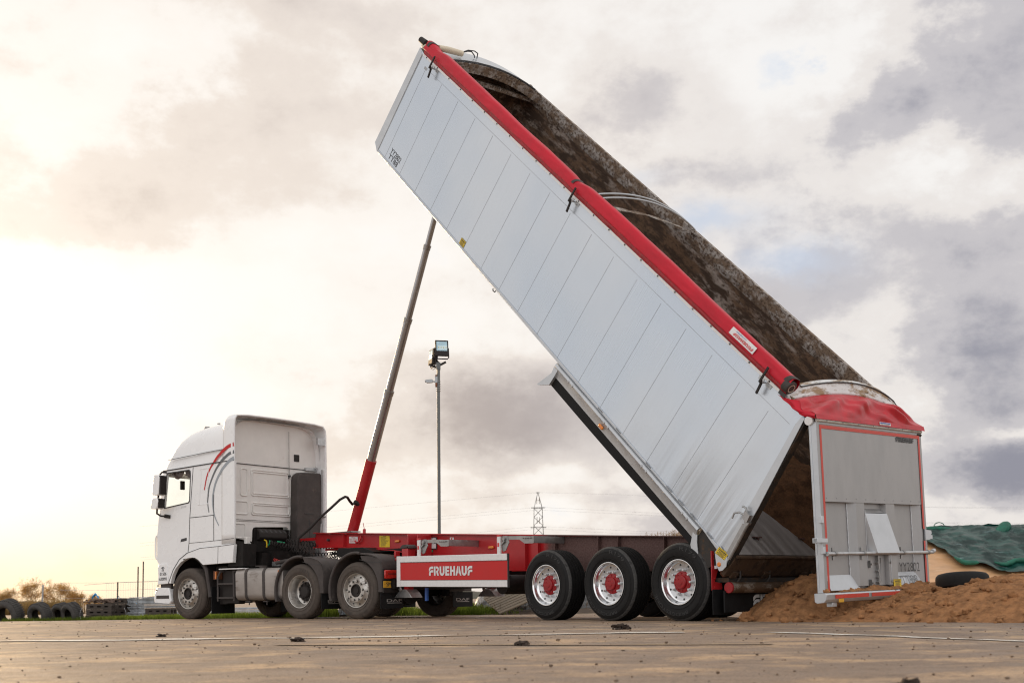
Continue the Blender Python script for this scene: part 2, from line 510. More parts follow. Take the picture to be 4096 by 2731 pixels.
def panel_skin():
    """interlocking aluminium planks: each slightly bowed, reflection streaks near the rear put into the colour, faint ripples"""
    mt = bpy.data.materials.new("plank_aluminium"); mt.use_nodes = True
    k = NT(mt.node_tree); k.n.clear()
    bs = k.node('ShaderNodeBsdfPrincipled'); out = k.node('ShaderNodeOutputMaterial'); k.l.new(bs.outputs[0], out.inputs[0])
    tc = k.node('ShaderNodeTexCoord').outputs['Object']
    sp = k.node('ShaderNodeSeparateXYZ'); k.l.new(tc, sp.inputs[0])
    big, _ = k.noise(k.mapping(tc, scale=(.8, 1, .8)), .55, 3, .5)
    fine, _ = k.noise(k.mapping(tc, scale=(24, 1, 1.2)), 2.0, 4, .6)
    stk, _ = k.noise(k.mapping(tc, scale=(9, 1, .35)), 1.1, 4, .55)
    scuff, _ = k.noise(tc, 3.2, 7, .7)
    mask = k.m('MULTIPLY', k.m('SUBTRACT', 1.0, k.ramp(sp.outputs[0], .6, 2.3)), k.m('SUBTRACT', 1.0, k.ramp(sp.outputs[2], .25, 1.15)))
    c = k.mix(k.ramp(big, .3, .7), (.545, .610, .690), (.635, .680, .730))
    c = k.mix(k.m('MULTIPLY', k.ramp(fine, .35, .75), .05), c, (.48, .51, .54))
    c = k.mix(k.m('MULTIPLY', mask, k.m('MULTIPLY', k.ramp(stk, .42, .60), .55)), c, (.36, .37, .38))  # rippled reflections near the rear, painted into the colour as darker streaks
    c = k.mix(k.m('MULTIPLY', k.ramp(scuff, .66, .74), .22), c, (.45, .455, .455))
    k.put(bs.inputs['Base Color'], c)
    bs.inputs['Metallic'].default_value = .74
    k.put(bs.inputs['Roughness'], k.m('ADD', .20, k.m('ADD', k.m('MULTIPLY', k.ramp(big, .3, .7), .10), k.m('MULTIPLY', fine, .10))))
    ph = k.m('MULTIPLY', k.m('ADD', sp.outputs[0], -.762), 2 * pi / .6115)
    bow = k.m('MULTIPLY', k.m('COSINE', ph), .10)
    h = k.m('ADD', bow, k.m('ADD', k.m('MULTIPLY', big, 1.6), k.m('MULTIPLY', k.m('MULTIPLY', stk, mask), .55)))
    bp = k.node('ShaderNodeBump'); bp.inputs['Strength'].default_value = .5; bp.inputs['Distance'].default_value = .035
    k.put(bp.inputs['Height'], h); k.l.new(bp.outputs[0], bs.inputs['Normal'])
    return mt


M['panel'] = panel_skin()
M['glass'] = glass("window_glass")


# ------------------------------------------------------------------ lettering
_tc = {}


def text_geo(body):
    if body in _tc: return _tc[body]
    cu = bpy.data.curves.new("lettering", 'FONT'); cu.body = body; cu.size = 1.0; cu.resolution_u = 3
    ob = bpy.data.objects.new("lettering", cu)
    COL.objects.link(ob)
    bpy.context.view_layer.update()
    me = bpy.data.meshes.new_from_object(ob)
    vs = [(v.co.x, v.co.y) for v in me.vertices]; fs = [tuple(p.vertices) for p in me.polygons]
    bpy.data.objects.remove(ob); bpy.data.curves.remove(cu); bpy.data.meshes.remove(me)
    x0 = min(v[0] for v in vs); x1 = max(v[0] for v in vs); y0 = min(v[1] for v in vs); y1 = max(v[1] for v in vs)
    vs = [((x - x0) / (x1 - x0), (y - y0) / (y1 - y0)) for x, y in vs]
    _tc[body] = (vs, fs)
    return _tc[body]


def put_text(mb, body, o, ex, ey, m=0, bold=0.0):
    """lettering filling the rectangle o, o+ex, o+ey"""
    o, ex, ey = Vector(o), Vector(ex), Vector(ey)
    vs, fs = text_geo(body)
    nrm = ex.cross(ey).normalized()
    offs = [0] if not bold else [-bold, 0, bold]
    for i, b in enumerate(offs):
        mb.add([o + ex * x + ey * y + ex.normalized() * b + nrm * (.0002 * i) for x, y in vs], fs, m)


def ring_text(mb, body, r, h, a0, a1, y, m=0):
    """lettering bent along a wheel, in the x-z plane at depth y; angles measured from +x towards +z, seen from +y"""
    vs, fs = text_geo(body)
    mb.add([((r + h * (q - .5)) * cos(a0 + (a1 - a0) * p), y, (r + h * (q - .5)) * sin(a0 + (a1 - a0) * p)) for p, q in vs], fs, m)


def arc(cx, cy, r, a0, a1, n=6):
    return [(cx + r * cos(radians(a0 + (a1 - a0) * i / n)), cy + r * sin(radians(a0 + (a1 - a0) * i / n))) for i in range(n + 1)]


def logo_polys():
    """the maker's stencil word mark as closed outlines on a unit-high line"""
    P = []
    # F and mirrored-weight final F : two hooked strokes
    F1 = [(0, .50)] + arc(.40, .56, .44, 180, 90, 6)[1:] + [(.72, 1.0), (.72, .74), (.44, .74)] + arc(.40, .50, .24, 90, 150, 3) + [(.02, .42)]
    F2 = [(0, 0), (0, .18)] + arc(.42, .18, .42, 180, 90, 6)[1:] + [(.72, .60), (.72, .36), (.48, .36)] + arc(.46, .18, .18, 90, 180, 4) + [(.28, 0)]

    def put(poly, dx): P.append([(x + dx, y) for x, y in poly])
    put(F1, 0); put(F2, 0)
    x = .82
    put([(0, 0), (.26, 0), (.26, 1), (0, 1)], x)
    put([(.32, 1), (.50, 1)] + arc(.50, .70, .30, 90, -60, 6)[1:] + [(.80, 0), (.54, 0), (.36, .40), (.36, .52), (.46, .52)] + arc(.46, .66, .12, -90, 90, 4)[1:] + [(.32, .78)], x)
    x = 1.74
    put([(0, 1), (.27, 1), (.27, .36)] + arc(.40, .36, .13, 180, 360, 5)[1:] + [(.53, 1), (.80, 1), (.80, .34)] + arc(.40, .38, .40, -5, -175, 8) + [(0, .36)], x)
    x = 2.66
    put([(0, 0), (.64, 0), (.64, .24), (.27, .24), (.27, .39), (.58, .39), (.58, .61), (.27, .61), (.27, .76), (.64, .76), (.64, 1), (0, 1)], x)
    x = 3.42
    put([(0, 0), (.27, 0), (.27, .39), (.53, .39), (.53, 0), (.80, 0), (.80, 1), (.53, 1), (.53, .63), (.27, .63), (.27, 1), (0, 1)], x)
    x = 4.28
    put([(0, 0), (.24, 0), (.31, .24), (.43, .24), (.43, .48), (.43, 1.0), (.30, 1)], x)
    put([(.50, 1), (.62, 1), (.92, 0), (.68, 0), (.61, .24), (.50, .24)], x)
    x = 5.24
    put([(0, 1), (.27, 1), (.27, .36)] + arc(.40, .36, .13, 180, 360, 5)[1:] + [(.53, 1), (.80, 1), (.80, .34)] + arc(.40, .38, .40, -5, -175, 8) + [(0, .36)], x)
    put(F1, 6.16); put(F2, 6.16)
    return P


def put_logo(mb, o, ex, ey, m=0):
    o, ex, ey = Vector(o), Vector(ex), Vector(ey)
    for poly in logo_polys():
        mb.flat([(x / 6.88, y) for x, y in poly], lambda u, v, d: o + ex * u + ey * v, 0, m)


def put_maker(mb, o, ex, ey, m=0):
    """block three-letter mark above a bar"""
    o, ex, ey = Vector(o), Vector(ex), Vector(ey)
    fn = lambda u, v, d: o + ex * u + ey * v
    put_text(mb, "DAF", o + ey * .36, ex, ey * .64, m, bold=.004)
    mb.flat([(.03, .04), (1.0, .04), (1.0, .20), (.03, .20)], fn, 0, m)
# ------------------------------------------------------------------ wheels (axis along local Y, outer face at y = 0)
def ring_cyls(mb, r, n, y0, y1, rad, m=0, seg=8, a0=0.0, r1=None):
    for i in range(n):
        a = a0 + 2 * pi * i / n
        mb.cyl((r * cos(a), y0, r * sin(a)), (r * cos(a), y1, r * sin(a)), rad, seg, m, r1)


def tyre_mesh(R, w, tread_mats, letters, wide=True):
    mb = MB()
    b = .295
    prof = [(b, -.040), (b + .012, -.016), (b + .035, -.004), (b + .09, .008), (R - .085, .010), (R - .055, .002), (R - .030, -.014), (R - .012, -.030), (R - .002, -.050)]
    mats = [0] * 6 + [2, 2]
    ys = [-.050]
    n = 5 if wide else 4
    for i in range(n):
        y = -.050 - (w - .10) * (i + .5) / n
        ys += [y + .009, y + .005, y - .005, y - .009]
        prof += [(R, y + .009), (R - .013, y + .005), (R - .013, y - .005), (R, y - .009)]
        mats += [1, 1, 1, 1]
    prof += [(R - .002, -w + .05), (R - .012, -w + .03), (R - .055, -w), (b + .06, -w - .006), (b, -w + .04)]
    mats += [1, 2, 0, 0, 0]
    mb.lathe(prof, 64, mats[:len(prof) - 1])
    # moulded rings on the side wall
    for rr in (R - .075, b + .060):
        mb.lathe([(rr - .004, .0085), (rr, .0125), (rr + .004, .0085)], 64, 0)
    for (txt, r, h, a0, a1) in letters:
        ring_text(mb, txt, r, h, radians(a0), radians(a1), .0135, 3)
    return mb


def rim_trailer(mb):
    prof = [(.300, -.040), (.305, -.014), (.302, -.004), (.294, -.004), (.287, -.012), (.281, -.036), (.275, -.062), (.264, -.078), (.248, -.084), (.205, -.088), (.198, -.092), (.125, -.092)]
    mb.lathe(prof, 64, [0] * 8 + [2, 2, 2])
    mb.lathe([(.300, -.040), (.29, -.30), (.25, -.34)], 32, 0)
    ring_cyls(mb, .230, 10, -.092, -.0835, .0155, 1, 12, .2)      # hand holes
    ring_cyls(mb, .1675, 10, -.092, -.072, .0205, 2, 6)
    ring_cyls(mb, .1675, 10, -.072, -.040, .0145, 2, 10)


def hub_trailer(mb):
    mb.lathe([(.146, -.094), (.144, -.080), (.134, -.074), (.092, -.072), (.089, -.050), (.080, -.042), (.040, -.040), (.036, -.034), (0.001, -.034)], 32, 0)
    ring_cyls(mb, .115, 10, -.076, -.062, .0095, 0, 6, .3)
    ring_cyls(mb, .052, 1, -.042, -.034, .012, 0, 8, .8)


def rim_steer(mb):
    prof = [(.300, -.040), (.305, -.012), (.300, -.003), (.291, -.006), (.283, -.030), (.272, -.050), (.262, -.048), (.218, -.022), (.205, -.008), (.195, .000), (.135, .003), (.118, .002), (.112, -.010)]
    mb.lathe(prof, 64, 0)
    for i in range(10):
        a = 2 * pi * i / 10 + .15
        c = Vector((.243 * cos(a), -.033, .243 * sin(a)))
        mb.lathe([(.001, .006), (.016, .006), (.0165, -.004)], 10, 1, tuple(c))
    ring_cyls(mb, .1675, 10, .000, .014, .0200, 1, 12)
    ring_cyls(mb, .1675, 10, .012, .032, .0165, 0, 6)


def hub_steer(mb):
    mb.lathe([(.116, -.02), (.112, .012), (.100, .014), (.094, -.012), (.060, -.018), (.055, -.004), (.001, -.004)], 32, 0)


def rim_drive(mb):
    prof = [(.300, -.040), (.305, -.012), (.300, -.003), (.290, -.006), (.280, -.030), (.262, -.060), (.250, -.150), (.236, -.175), (.200, -.188), (.160, -.180), (.135, -.170)]
    mb.lathe(prof, 64, 0)
    for i in range(8):
        a = 2 * pi * i / 8 + .1
        mb.lathe([(.001, .004), (.024, .004), (.0245, -.003)], 12, 1, (.208 * cos(a), -.186, .208 * sin(a)))


def hub_drive(mb):
    mb.lathe([(.180, -.182), (.176, -.172), (.120, -.168), (.110, -.130), (.092, -.112), (.030, -.105), (.001, -.105)], 32, 0)
    ring_cyls(mb, .150, 10, -.172, -.138, .015, 0, 6)
    ring_cyls(mb, .098, 8, -.125, -.105, .009, 0, 6)


_wp = {}


def wheel(parent, kind, x, y, z, side):
    """side +1: outer face towards +y; copies share mesh data"""
    w = empty('wheel', parent, (x, y, z), (0, 0, 0 if side > 0 else pi))
    w.rotation_euler[1] = random.uniform(-.3, .3) if kind != 'trailer' else (.0 if side > 0 else .4)
    if kind in _wp:
        for src in _wp[kind]:
            c = src.copy(); COL.objects.link(c); c.parent = w
        return w
    if kind == 'trailer':
        t = tyre_mesh(.522, .38, 0, [("R179", .448, .050, 96, 136), ("BRIDGESTONE", .425, .046, 246, 338)])
        tm = [M['tyre'], M['tyre_tread'], M['tyre_edge'], M['tyre_letter']]
        rm = [M['chrome'], M['seam'], M['disc']]; hm = M['redhub']; rf, hf = rim_trailer, hub_trailer
    else:
        t = tyre_mesh(.503, .31, 0, [("ST150", .415, .045, 288, 312)] if kind == 'steer' else [("N21L", .40, .05, 84, 122)], False)
        tm = [M['tyre_dusty'], M['tyre_dusty'], M['tyre_dusty'], M['tyre_letter2']]
        rm = [M['rim_dull'], M['seam']]; hm = M['plastic_dark']
        rf, hf = (rim_steer, hub_steer) if kind == 'steer' else (rim_drive, hub_drive)
    a = t.build('tyre', tm, w, smooth=50)
    mb = MB(); rf(mb); b = mb.build('rim', rm, w, smooth=30)
    mb = MB(); hf(mb); c = mb.build('hub', hm, w, smooth=30)
    _wp[kind] = [a, b, c]
    return w


# ------------------------------------------------------------------ tractor unit: x forward, y towards the near side, origin on the ground under the rear axle
TRUCK = empty('tractor_unit', None, (-2.032, 23.123, 0), (0, 0, radians(143.909)))
tag(TRUCK, "white three axle tractor unit with high roof sleeper cab and red and grey curved stripes", "truck")
YS = 1.24


def build_truck():
    T = TRUCK
    # ---- cab shell: side skins with window openings, front, roof, rear wall
    side = [(3.16, 1.425), (3.60, 1.392), (4.10, 1.375), (4.489, 1.291), (4.72, 1.17), (4.90, .98), (5.00, .80), (5.053, .705), (5.20, .695), (5.40, .69), (5.37, 1.09),
            (5.43, 1.155), (5.435, 1.69), (5.385, 2.05), (5.33, 2.10), (5.255, 2.60), (5.235, 2.955), (3.14, 3.02), (3.14, 1.425)]
    side = side[:-1]
    win = [(5.135, 2.895), (5.10, 2.912), (4.47, 2.93), (4.428, 2.90), (4.420, 2.82), (4.448, 2.32), (4.475, 2.285), (5.205, 2.215), (5.222, 2.235)]
    c = MB()
    c.prism(side, XZ(YS - .05), 0, .05, 0, holes=[win])
    c.prism(side, XZ(-YS), 0, .05, 0, holes=[win])
    # front: curved in plan
    lev = [(.70, 5.40), (1.09, 5.37), (1.16, 5.43), (1.69, 5.435), (2.05, 5.385), (2.15, 5.33)]

    def front(u, v):
        y = -YS + 2 * YS * u
        q = v * (len(lev) - 1); i = min(int(q), len(lev) - 2); t = q - i
        z = lev[i][0] * (1 - t) + lev[i + 1][0] * t; x = lev[i][1] * (1 - t) + lev[i + 1][1] * t
        return (x + .16 * (1 - abs(2 * u - 1) ** 3), y, z)
    c.grid(front, 25, 15, 0)
    for sgn in (1, -1): c.tube([(5.34, 1.20 * sgn, 2.12), (5.285, 1.20 * sgn, 2.55), (5.245, 1.19 * sgn, 2.95)], .05, 8)
    c.grid(lambda u, v: (5.245 + .16 * (1 - abs(2 * u - 1) ** 3), -YS + 2 * YS * u, 2.86 + .11 * v), 25, 2)
    c.box(3.45, 5.3, -1.19, 1.19, 1.42, 1.50, 1)                       # cab floor
    c.box(3.14, 3.42, -1.235, -1.20, 1.43, 3.0, 0)
    cab = c.build('cab', [M['white'], M['plastic_dark']], T, smooth=30)
    # windscreen and grille stand on the front skin
    g = MB()
    g.grid(lambda u, v: (5.335 - .08 * v + .165 * (1 - abs(2 * (.05 + .9 * u) - 1) ** 3) + .006, -YS * .95 + 1.9 * YS * u, 2.15 + .75 * v), 17, 4)
    g.build('windscreen', M['glass'], T)
    # side windows
    for yy in (YS - .03, -YS + .03):
        w = MB(); w.flat(win, XZ(yy), 0)
        ob = w.build('side_window', M['glass'], T)
        if yy > 0:
            fr = MB()
            inner = [(p[0] + (4.80 - p[0]) * .028, p[1] + (2.58 - p[1]) * .035) for p in win]
            fr.prism([(p[0] - (4.80 - p[0]) * .035, p[1] - (2.58 - p[1]) * .035) for p in win], XZ(YS + .002), 0, .003, 0, holes=[inner])
            fr.build('window_seal', M['seam'], ob)
    # roof: domed high roof in front of the collar
    prof = [(3.30, 3.84), (3.48, 3.842), (3.97, 3.822), (4.30, 3.80), (4.515, 3.767), (4.684, 3.728), (4.88, 3.636), (5.05, 3.478), (5.173, 3.32), (5.26, 3.18), (5.30, 3.08), (5.31, 2.95)]

    def roof(u, v):
        q = v * (len(prof) - 1); i = min(int(q), len(prof) - 2); t = q - i
        x = prof[i][0] * (1 - t) + prof[i + 1][0] * t; zt = prof[i][1] * (1 - t) + prof[i + 1][1] * t
        w = 1.24 - .05 * max(0, (x - 3.3) / 2) - .05 * max(0, (x - 5.0) / .3)
        h = zt - 2.95
        a = pi * u
        e = .30 if h > .3 else .5
        cy = abs(cos(a)) ** e * (1 if cos(a) > 0 else -1); cz = abs(sin(a)) ** .34
        lean = 1 - .075 * cz * (h / .85)
        return (x - .02 * (1 - cz) * 0, w * cy * lean, 2.965 + max(.004, h) * cz + .03 * (1 - cy * cy) * cz)
    r = MB(); r.grid(roof, 41, 45, 0)
    # the step in the roof skin above the door
    rf = r.build('roof', M['white'], T, smooth=40)
    s = MB()
    s.prism([(5.10, 3.175), (4.6, 3.205), (3.9, 3.245), (3.46, 3.266), (3.46, 3.273), (3.9, 3.252), (4.6, 3.212), (5.10, 3.182)], XZ(1.205), 0, .034)
    s.build('roof_crease', M['inkgrey'], rf)
    v = MB()     # roof horn and marker
    v.tube([(4.58, .75, 3.79), (4.54, .75, 3.825), (4.44, .75, 3.83)], [.02, .034, .012], 10)
    v.box(4.05, 4.11, .80, .83, 3.845, 3.87)
    v.build_each('roof_lamp', M['steel'], rf)
    # collar: side extenders joined over the top, open towards the rear
    sec_o = [(1.245, 1.43), (1.248, 2.2), (1.25, 3.02), (1.248, 3.72), (1.235, 3.84), (1.18, 3.918), (.9, 3.945), (.3, 3.955), (-.3, 3.955), (-.9, 3.945), (-1.16, 3.918), (-1.225, 3.84), (-1.243, 3.72), (-1.25, 3.02), (-1.248, 2.2), (-1.245, 1.43)]
    k = MB()
    sx = [3.135, 3.20, 3.30, 3.40, 3.50]
    sc_ = [1.0, 1.004, .999, .990, .968]

    def col(u, v):
        q = u * (len(sec_o) - 1); i = min(int(q), len(sec_o) - 2); t = q - i
        y = sec_o[i][0] * (1 - t) + sec_o[i + 1][0] * t; z = sec_o[i][1] * (1 - t) + sec_o[i + 1][1] * t
        j = min(int(v * 4), 3); tt = v * 4 - j
        f = sc_[j] * (1 - tt) + sc_[j + 1] * tt; x = sx[j] * (1 - tt) + sx[j + 1] * tt
        zz = z if z < 3.4 else 3.4 + (z - 3.4) * (f if f < 1 else 1) - (1 - f) * 2.0 * (z - 3.4)
        return (x, y * (1 if z < 3.1 else f) * (1.0 if z >= 3.0 else 1.0), zz)
    k.grid(col, 61, 9, 0)
    ko = k.build('cab_collar', M['white'], T, smooth=40)
    sol = ko.modifiers.new("thickness", 'SOLIDIFY'); sol.thickness = .03; sol.offset = -1
    # rear wall with its service opening
    op = [(.546, 1.50)] + [(.535, 1.70)] + arc(.46, 1.72, .07, 180 - 0, 90, 4)[::1]
    hole_l = [(.52, 1.48), (.52, 1.73)]
    wall = [(1.21, 1.545), (.90, 1.545), (.546, 1.50), (.535, 1.72), (.515, 1.765), (.46, 1.785), (-.37, 1.815), (-.42, 1.80), (-.44, 1.75), (-.44, 1.44), (-1.21, 1.44), (-1.21, 3.80), (-1.10, 3.88), (1.10, 3.88), (1.21, 3.80)]
    w = MB(); w.prism(wall, lambda u, v2, d: (3.42 + d, u, v2), 0, .04)
    rw = w.build('rear_wall', M['whiterear'], T, smooth=30)
    b = MB()

    def bead(y0, y1, z0, z1, r=.045):
        pts = []
        for (cy, cz, a0) in ((y1 - r, z1 - r, 0), (y0 + r, z1 - r, 90), (y0 + r, z0 + r, 180), (y1 - r, z0 + r, 270)):
            pts += [(3.419, p[0], p[1]) for p in arc(cy, cz, r, a0, a0 + 90, 4)]
        b.tube(pts, .016, 8, 0, closed=True)
    bead(-.445, .569, 2.41, 2.914); bead(-.478, .557, 2.03, 2.262); bead(.669, .84, 2.39, 2.92); bead(.657, 1.10, 2.03, 2.278)
    bead(-.405, .530, 2.45, 2.875, .03); bead(-.440, .520, 2.065, 2.228, .03); bead(-.62, -.49, 2.41, 2.86); bead(-.62, -.50, 2.0, 2.25)
    bead(.72, 1.0, 1.56, 1.84)
    b.build('pressed_panels', M['whiterear'], rw, smooth=60)
    b = MB()
    b.box(3.408, 3.42, -1.20, 1.20, 3.004, 3.020)
    b.box(3.412, 3.42, -.62, 1.20, 1.915, 1.922); b.box(3.412, 3.42, -.62, 1.20, 1.890, 1.894)
    b.build_each('wall_joint', M['seam'], rw)
    b = MB(); b.box(3.405, 3.42, -.735, -.59, 3.165, 3.31)
    b.build('vent', M['plastic_dark'], rw, bevel=.02)
    b = MB(); b.tube([(3.40, -.428, 2.80), (3.39, -.428, 2.86), (3.39, -.425, 3.76)], [.012, .006, .004], 6); b.cyl((3.42, -.44, 2.855), (3.37, -.44, 2.85), .022, 10)
    b.build('aerial', M['seam'], rw)
    b = MB(); b.box(3.36, 3.42, -1.20, -.88, 3.00, 3.06); b.cyl((3.33, -1.15, 3.05), (3.42, -1.15, 3.05), .03, 8)
    b.box(3.14, 3.19, -1.21, -1.0, 3.52, 3.66)
    b.build_each('collar_stay', M['galv'], rw)
    # far side grab rail and conduit seen beside the intake
    b = MB(); b.tube([(3.2, -1.17, 1.55), (3.2, -1.17, 3.02)], .014, 8); b.tube([(3.15, -1.12, 2.05), (3.15, -1.22, 2.05)], .02, 8)
    b.tube([(3.25, -1.14, 1.1), (3.22, -1.12, 1.6), (3.2, -1.16, 1.9)], .025, 8)
    b.build('conduit', M['steel'], T)
    # raised air intake
    a = MB()
    outl = [(-.43, .95), (-.43, 2.80)] + arc(-.55, 2.81, .12, 180 - 0, 90, 5)[::1]
    poly = [(-.40, .95), (-.415, 2.0), (-.435, 2.76), (-.47, 2.87), (-.56, 2.93), (-1.06, 2.945), (-1.10, 2.92), (-1.115, 2.60), (-1.135, 2.15), (-1.10, 1.75), (-.93, 1.66), (-.92, .95)]
    a.prism(poly, lambda u, v2, d: (3.20 + d, u - .055, v2), 0, .21)
    ai = a.build('air_intake', M['plastic'], T, smooth=40, bevel=.02)
    a = MB(); a.box(3.19, 3.20, -.93, -.67, 2.085, 2.10); a.tube([(3.197, -.81, 1.0), (3.197, -.81, 1.98)], .006, 6)
    a.build('intake_trim', M['seam'], ai)
    # ---- lower white skirt with arch
    f = MB()
    outer = [(5.053, .712), (5.00, .80), (4.90, .98), (4.72, 1.17), (4.489, 1.291), (4.10, 1.375), (3.60, 1.392), (3.13, 1.418)]
    inner = [(3.165, 1.072), (4.02, 1.047), (4.08, 1.09), (4.16, 1.15), (4.25, 1.19), (4.338, 1.20), (4.50, 1.185), (4.68, 1.115), (4.83, 1.00), (4.93, .86), (4.985, .70)]
    f.prism(outer + inner, XZ(YS - .06), 0, .085)
    f.prism(outer + inner, XZ(-YS - .025), 0, .085)
    f.build('wheel_arch', M['white'], T, smooth=30, bevel=.008)
    # dark wheel housing inside the arch
    h = MB()
    hp = [(5.03 - .0, .45)] + [(4.50 + .56 * cos(radians(t)), .62 + .585 * sin(radians(t))) for t in range(10, 181, 12)] + [(3.93, .45)]
    hp2 = [(4.50 + .60 * cos(radians(t)), .62 + .61 * sin(radians(t))) for t in range(180, 9, -12)]
    h.prism(hp[1:-1] + hp2, XZ(.62), 0, .60)
    h.prism(hp[1:-1] + hp2, XZ(-1.22), 0, .60)
    h.box(3.9, 5.3, -.62, .62, .55, 1.38)
    h.build('wheel_housing', M['plastic_dark'], T)
    rd = MB(); rd.tube([(4.06, 1.20, 1.05), (3.99, 1.20, .96), (3.955, 1.20, .80), (3.90, 1.20, .55), (3.875, 1.20, .42)], [.03, .04, .035, .035, .04], 8)
    rd.build('mudguard_edge', M['plastic'], T)
    # front corner panel, bumper and step
    q = MB()
    q.prism([(5.06, .70), (5.10, .90), (5.10, 1.10), (5.37, 1.10), (5.40, 1.02), (5.385, .86), (5.40, .69)], XZ(YS - .05), 0, .066)
    q.build('corner_panel', M['white'], T, bevel=.012)
    q = MB()
    q.prism([(5.06, .62), (5.44, .63), (5.50, .52), (5.53, .41), (5.51, .33), (5.02, .30), (4.99, .36), (5.04, .55)], XZ(.6), 0, YS - .6 + .01)
    q.prism([(5.06, .62), (5.44, .63), (5.50, .52), (5.53, .41), (5.51, .33), (5.02, .30), (4.99, .36), (5.04, .55)], XZ(-YS), 0, .7)
    q.box(5.2, 5.62, -.95, .95, .33, .66)
    bu = q.build('bumper', M['white'], T, bevel=.02)
    q = MB(); q.box(5.05, 5.44, YS - .02, YS + .016, .405, .47); q.box(5.05, 5.36, YS - .1, YS - .03, .60, .72)
    q.cyl((5.43, YS, .58), (5.43, YS + .02, .58), .016, 10); q.cyl((5.40, YS - .02, .665), (5.40, YS + .02, .665), .012, 8)
    q.build('step_tread', M['plastic'], bu)
    gr = MB()
    for yy in (1.17, -1.17):
        gr.tube([(5.44, yy, 1.70), (5.54, yy, 1.66), (5.565, yy, 1.60), (5.565, yy, 1.30), (5.54, yy, 1.22), (5.45, yy, 1.17)], .024, 8)
    gr.build_each('air_deflector', M['white'], T)
    # ---- joints and door lines
    j = MB()

    def line(pts, w=.010, y=YS + .001):
        for (x0, z0), (x1, z1) in zip(pts[:-1], pts[1:]):
            d = Vector((x1 - x0, z1 - z0)); d.normalize(); n2 = Vector((-d.y, d.x)) * w / 2
            j.prism([(x0 + n2.x, z0 + n2.y), (x0 - n2.x, z0 - n2.y), (x1 - n2.x, z1 - n2.y), (x1 + n2.x, z1 + n2.y)], XZ(y), -.004, .0025)
    line([(5.25, 2.962), (4.6, 2.985), (3.9, 3.010), (3.14, 3.030)], .022, 1.248)
    line([(4.337, 2.975), (4.39, 2.45), (4.436, 1.986), (4.457, 1.495), (4.489, 1.298)], .014)
    line([(4.436, 1.986), (4.1, 1.992), (3.731, 2.006)], .013); line([(3.731, 2.40), (3.731, 2.006), (3.728, 1.51)], .014)
    line([(4.446, 1.487), (3.9, 1.500), (3.50, 1.513)], .009)
    line([(5.053, .705), (5.00, .80), (4.90, .98), (4.72, 1.17), (4.489, 1.291)], .016, YS + .026); line([(4.489, 1.291), (4.10, 1.375), (3.60, 1.392), (3.13, 1.418)], .010, YS + .026)
    line([(3.585, 1.055), (3.575, 1.385)], .008, YS + .026)
    line([(3.50, 2.95), (3.49, 1.52)], .006); line([(3.47, 1.515), (3.14, 1.535)], .008, 1.249)
    j.build('panel_joint', M['seam'], cab, smooth=0)
    # storage hatch bead behind the door
    hb = MB()
    pts = []
    for (cx, cz, a0) in ((4.14, 2.87, 90), (4.20, 2.28, 180), (3.88, 2.28, 270), (3.83, 2.88, 0)):
        pts += [(p[0], YS + .001, p[1]) for p in arc(cx, cz, .05, a0, a0 + 90, 4)]
    hb.tube(pts, .006, 6, 0, closed=True)
    hb.build('storage_hatch', M['white'], cab, smooth=60)
    hd = MB(); hd.prism([(4.72, 1.515), (4.70, 1.575), (4.53, 1.60), (4.525, 1.54)], XZ(YS - .02), 0, .024)
    hd.build('door_handle', M['seam'], cab, bevel=.006)
    # vinyl stripes
    def stripe(name, pts, w0, w1, m):
        s2 = MB(); n2 = len(pts)
        # smooth the run
        P = [Vector(p) for p in pts]; Q = []
        for i in range(n2 - 1):
            p0 = P[max(i - 1, 0)]; p1 = P[i]; p2 = P[i + 1]; p3 = P[min(i + 2, n2 - 1)]
            for t in (0, .25, .5, .75):
                Q.append(.5 * ((2 * p1) + (p2 - p0) * t + (2 * p0 - 5 * p1 + 4 * p2 - p3) * t * t + (3 * p1 - p0 - 3 * p2 + p3) * t ** 3))
        Q.append(P[-1]); N2 = len(Q); L = []; R2 = []
        for i, q2 in enumerate(Q):
            d = (Q[min(i + 1, N2 - 1)] - Q[max(i - 1, 0)]).normalized(); nn = Vector((-d.y, d.x)); w = w0 + (w1 - w0) * i / (N2 - 1)
            L.append(q2 + nn * w / 2); R2.append(q2 - nn * w / 2)
        vs = []
        for l2, r2 in zip(L, R2):
            for p in (l2, r2): vs.append((p.x, (1.2525 if p.x < 3.52 and True else 1.2435), p.y))
        s2.add(vs, [(2 * i, 2 * i + 1, 2 * i + 3, 2 * i + 2) for i in range(N2 - 1)])
        s2.build(name, m, cab, smooth=0)
    stripe('stripe', [(3.144, 3.337), (3.314, 3.30), (3.462, 3.227), (3.611, 3.137), (3.727, 3.03), (3.843, 2.906), (3.936, 2.756), (4.005, 2.508)], .078, .026, M['decal_red'])
    stripe('stripe', [(3.138, 3.19), (3.268, 3.165), (3.428, 3.085), (3.565, 2.987), (3.68, 2.871), (3.784, 2.715), (3.865, 2.549), (3.895, 2.364), (3.906, 2.24), (3.869, 2.064)], .068, .020, M['decal_dark'])
    stripe('stripe', [(3.138, 3.07), (3.268, 3.026), (3.428, 2.915), (3.565, 2.785), (3.68, 2.615), (3.749, 2.402), (3.76, 2.247), (3.725, 2.044), (3.667, 1.918), (3.582, 1.794)], .074, .020, M['decal_grey'])
    # phone number on the corner panel, power figure on the door
    tx = MB()
    put_text(tx, "01506", (5.325, YS + .018, .865), (-.20, 0, .004), (0, 0, .062), bold=.002)
    tx.build('telephone_number', M['ink'], cab, smooth=0); tx = MB()
    put_text(tx, "630091", (5.340, YS + .018, .765), (-.225, 0, .004), (0, 0, .062), bold=.002)
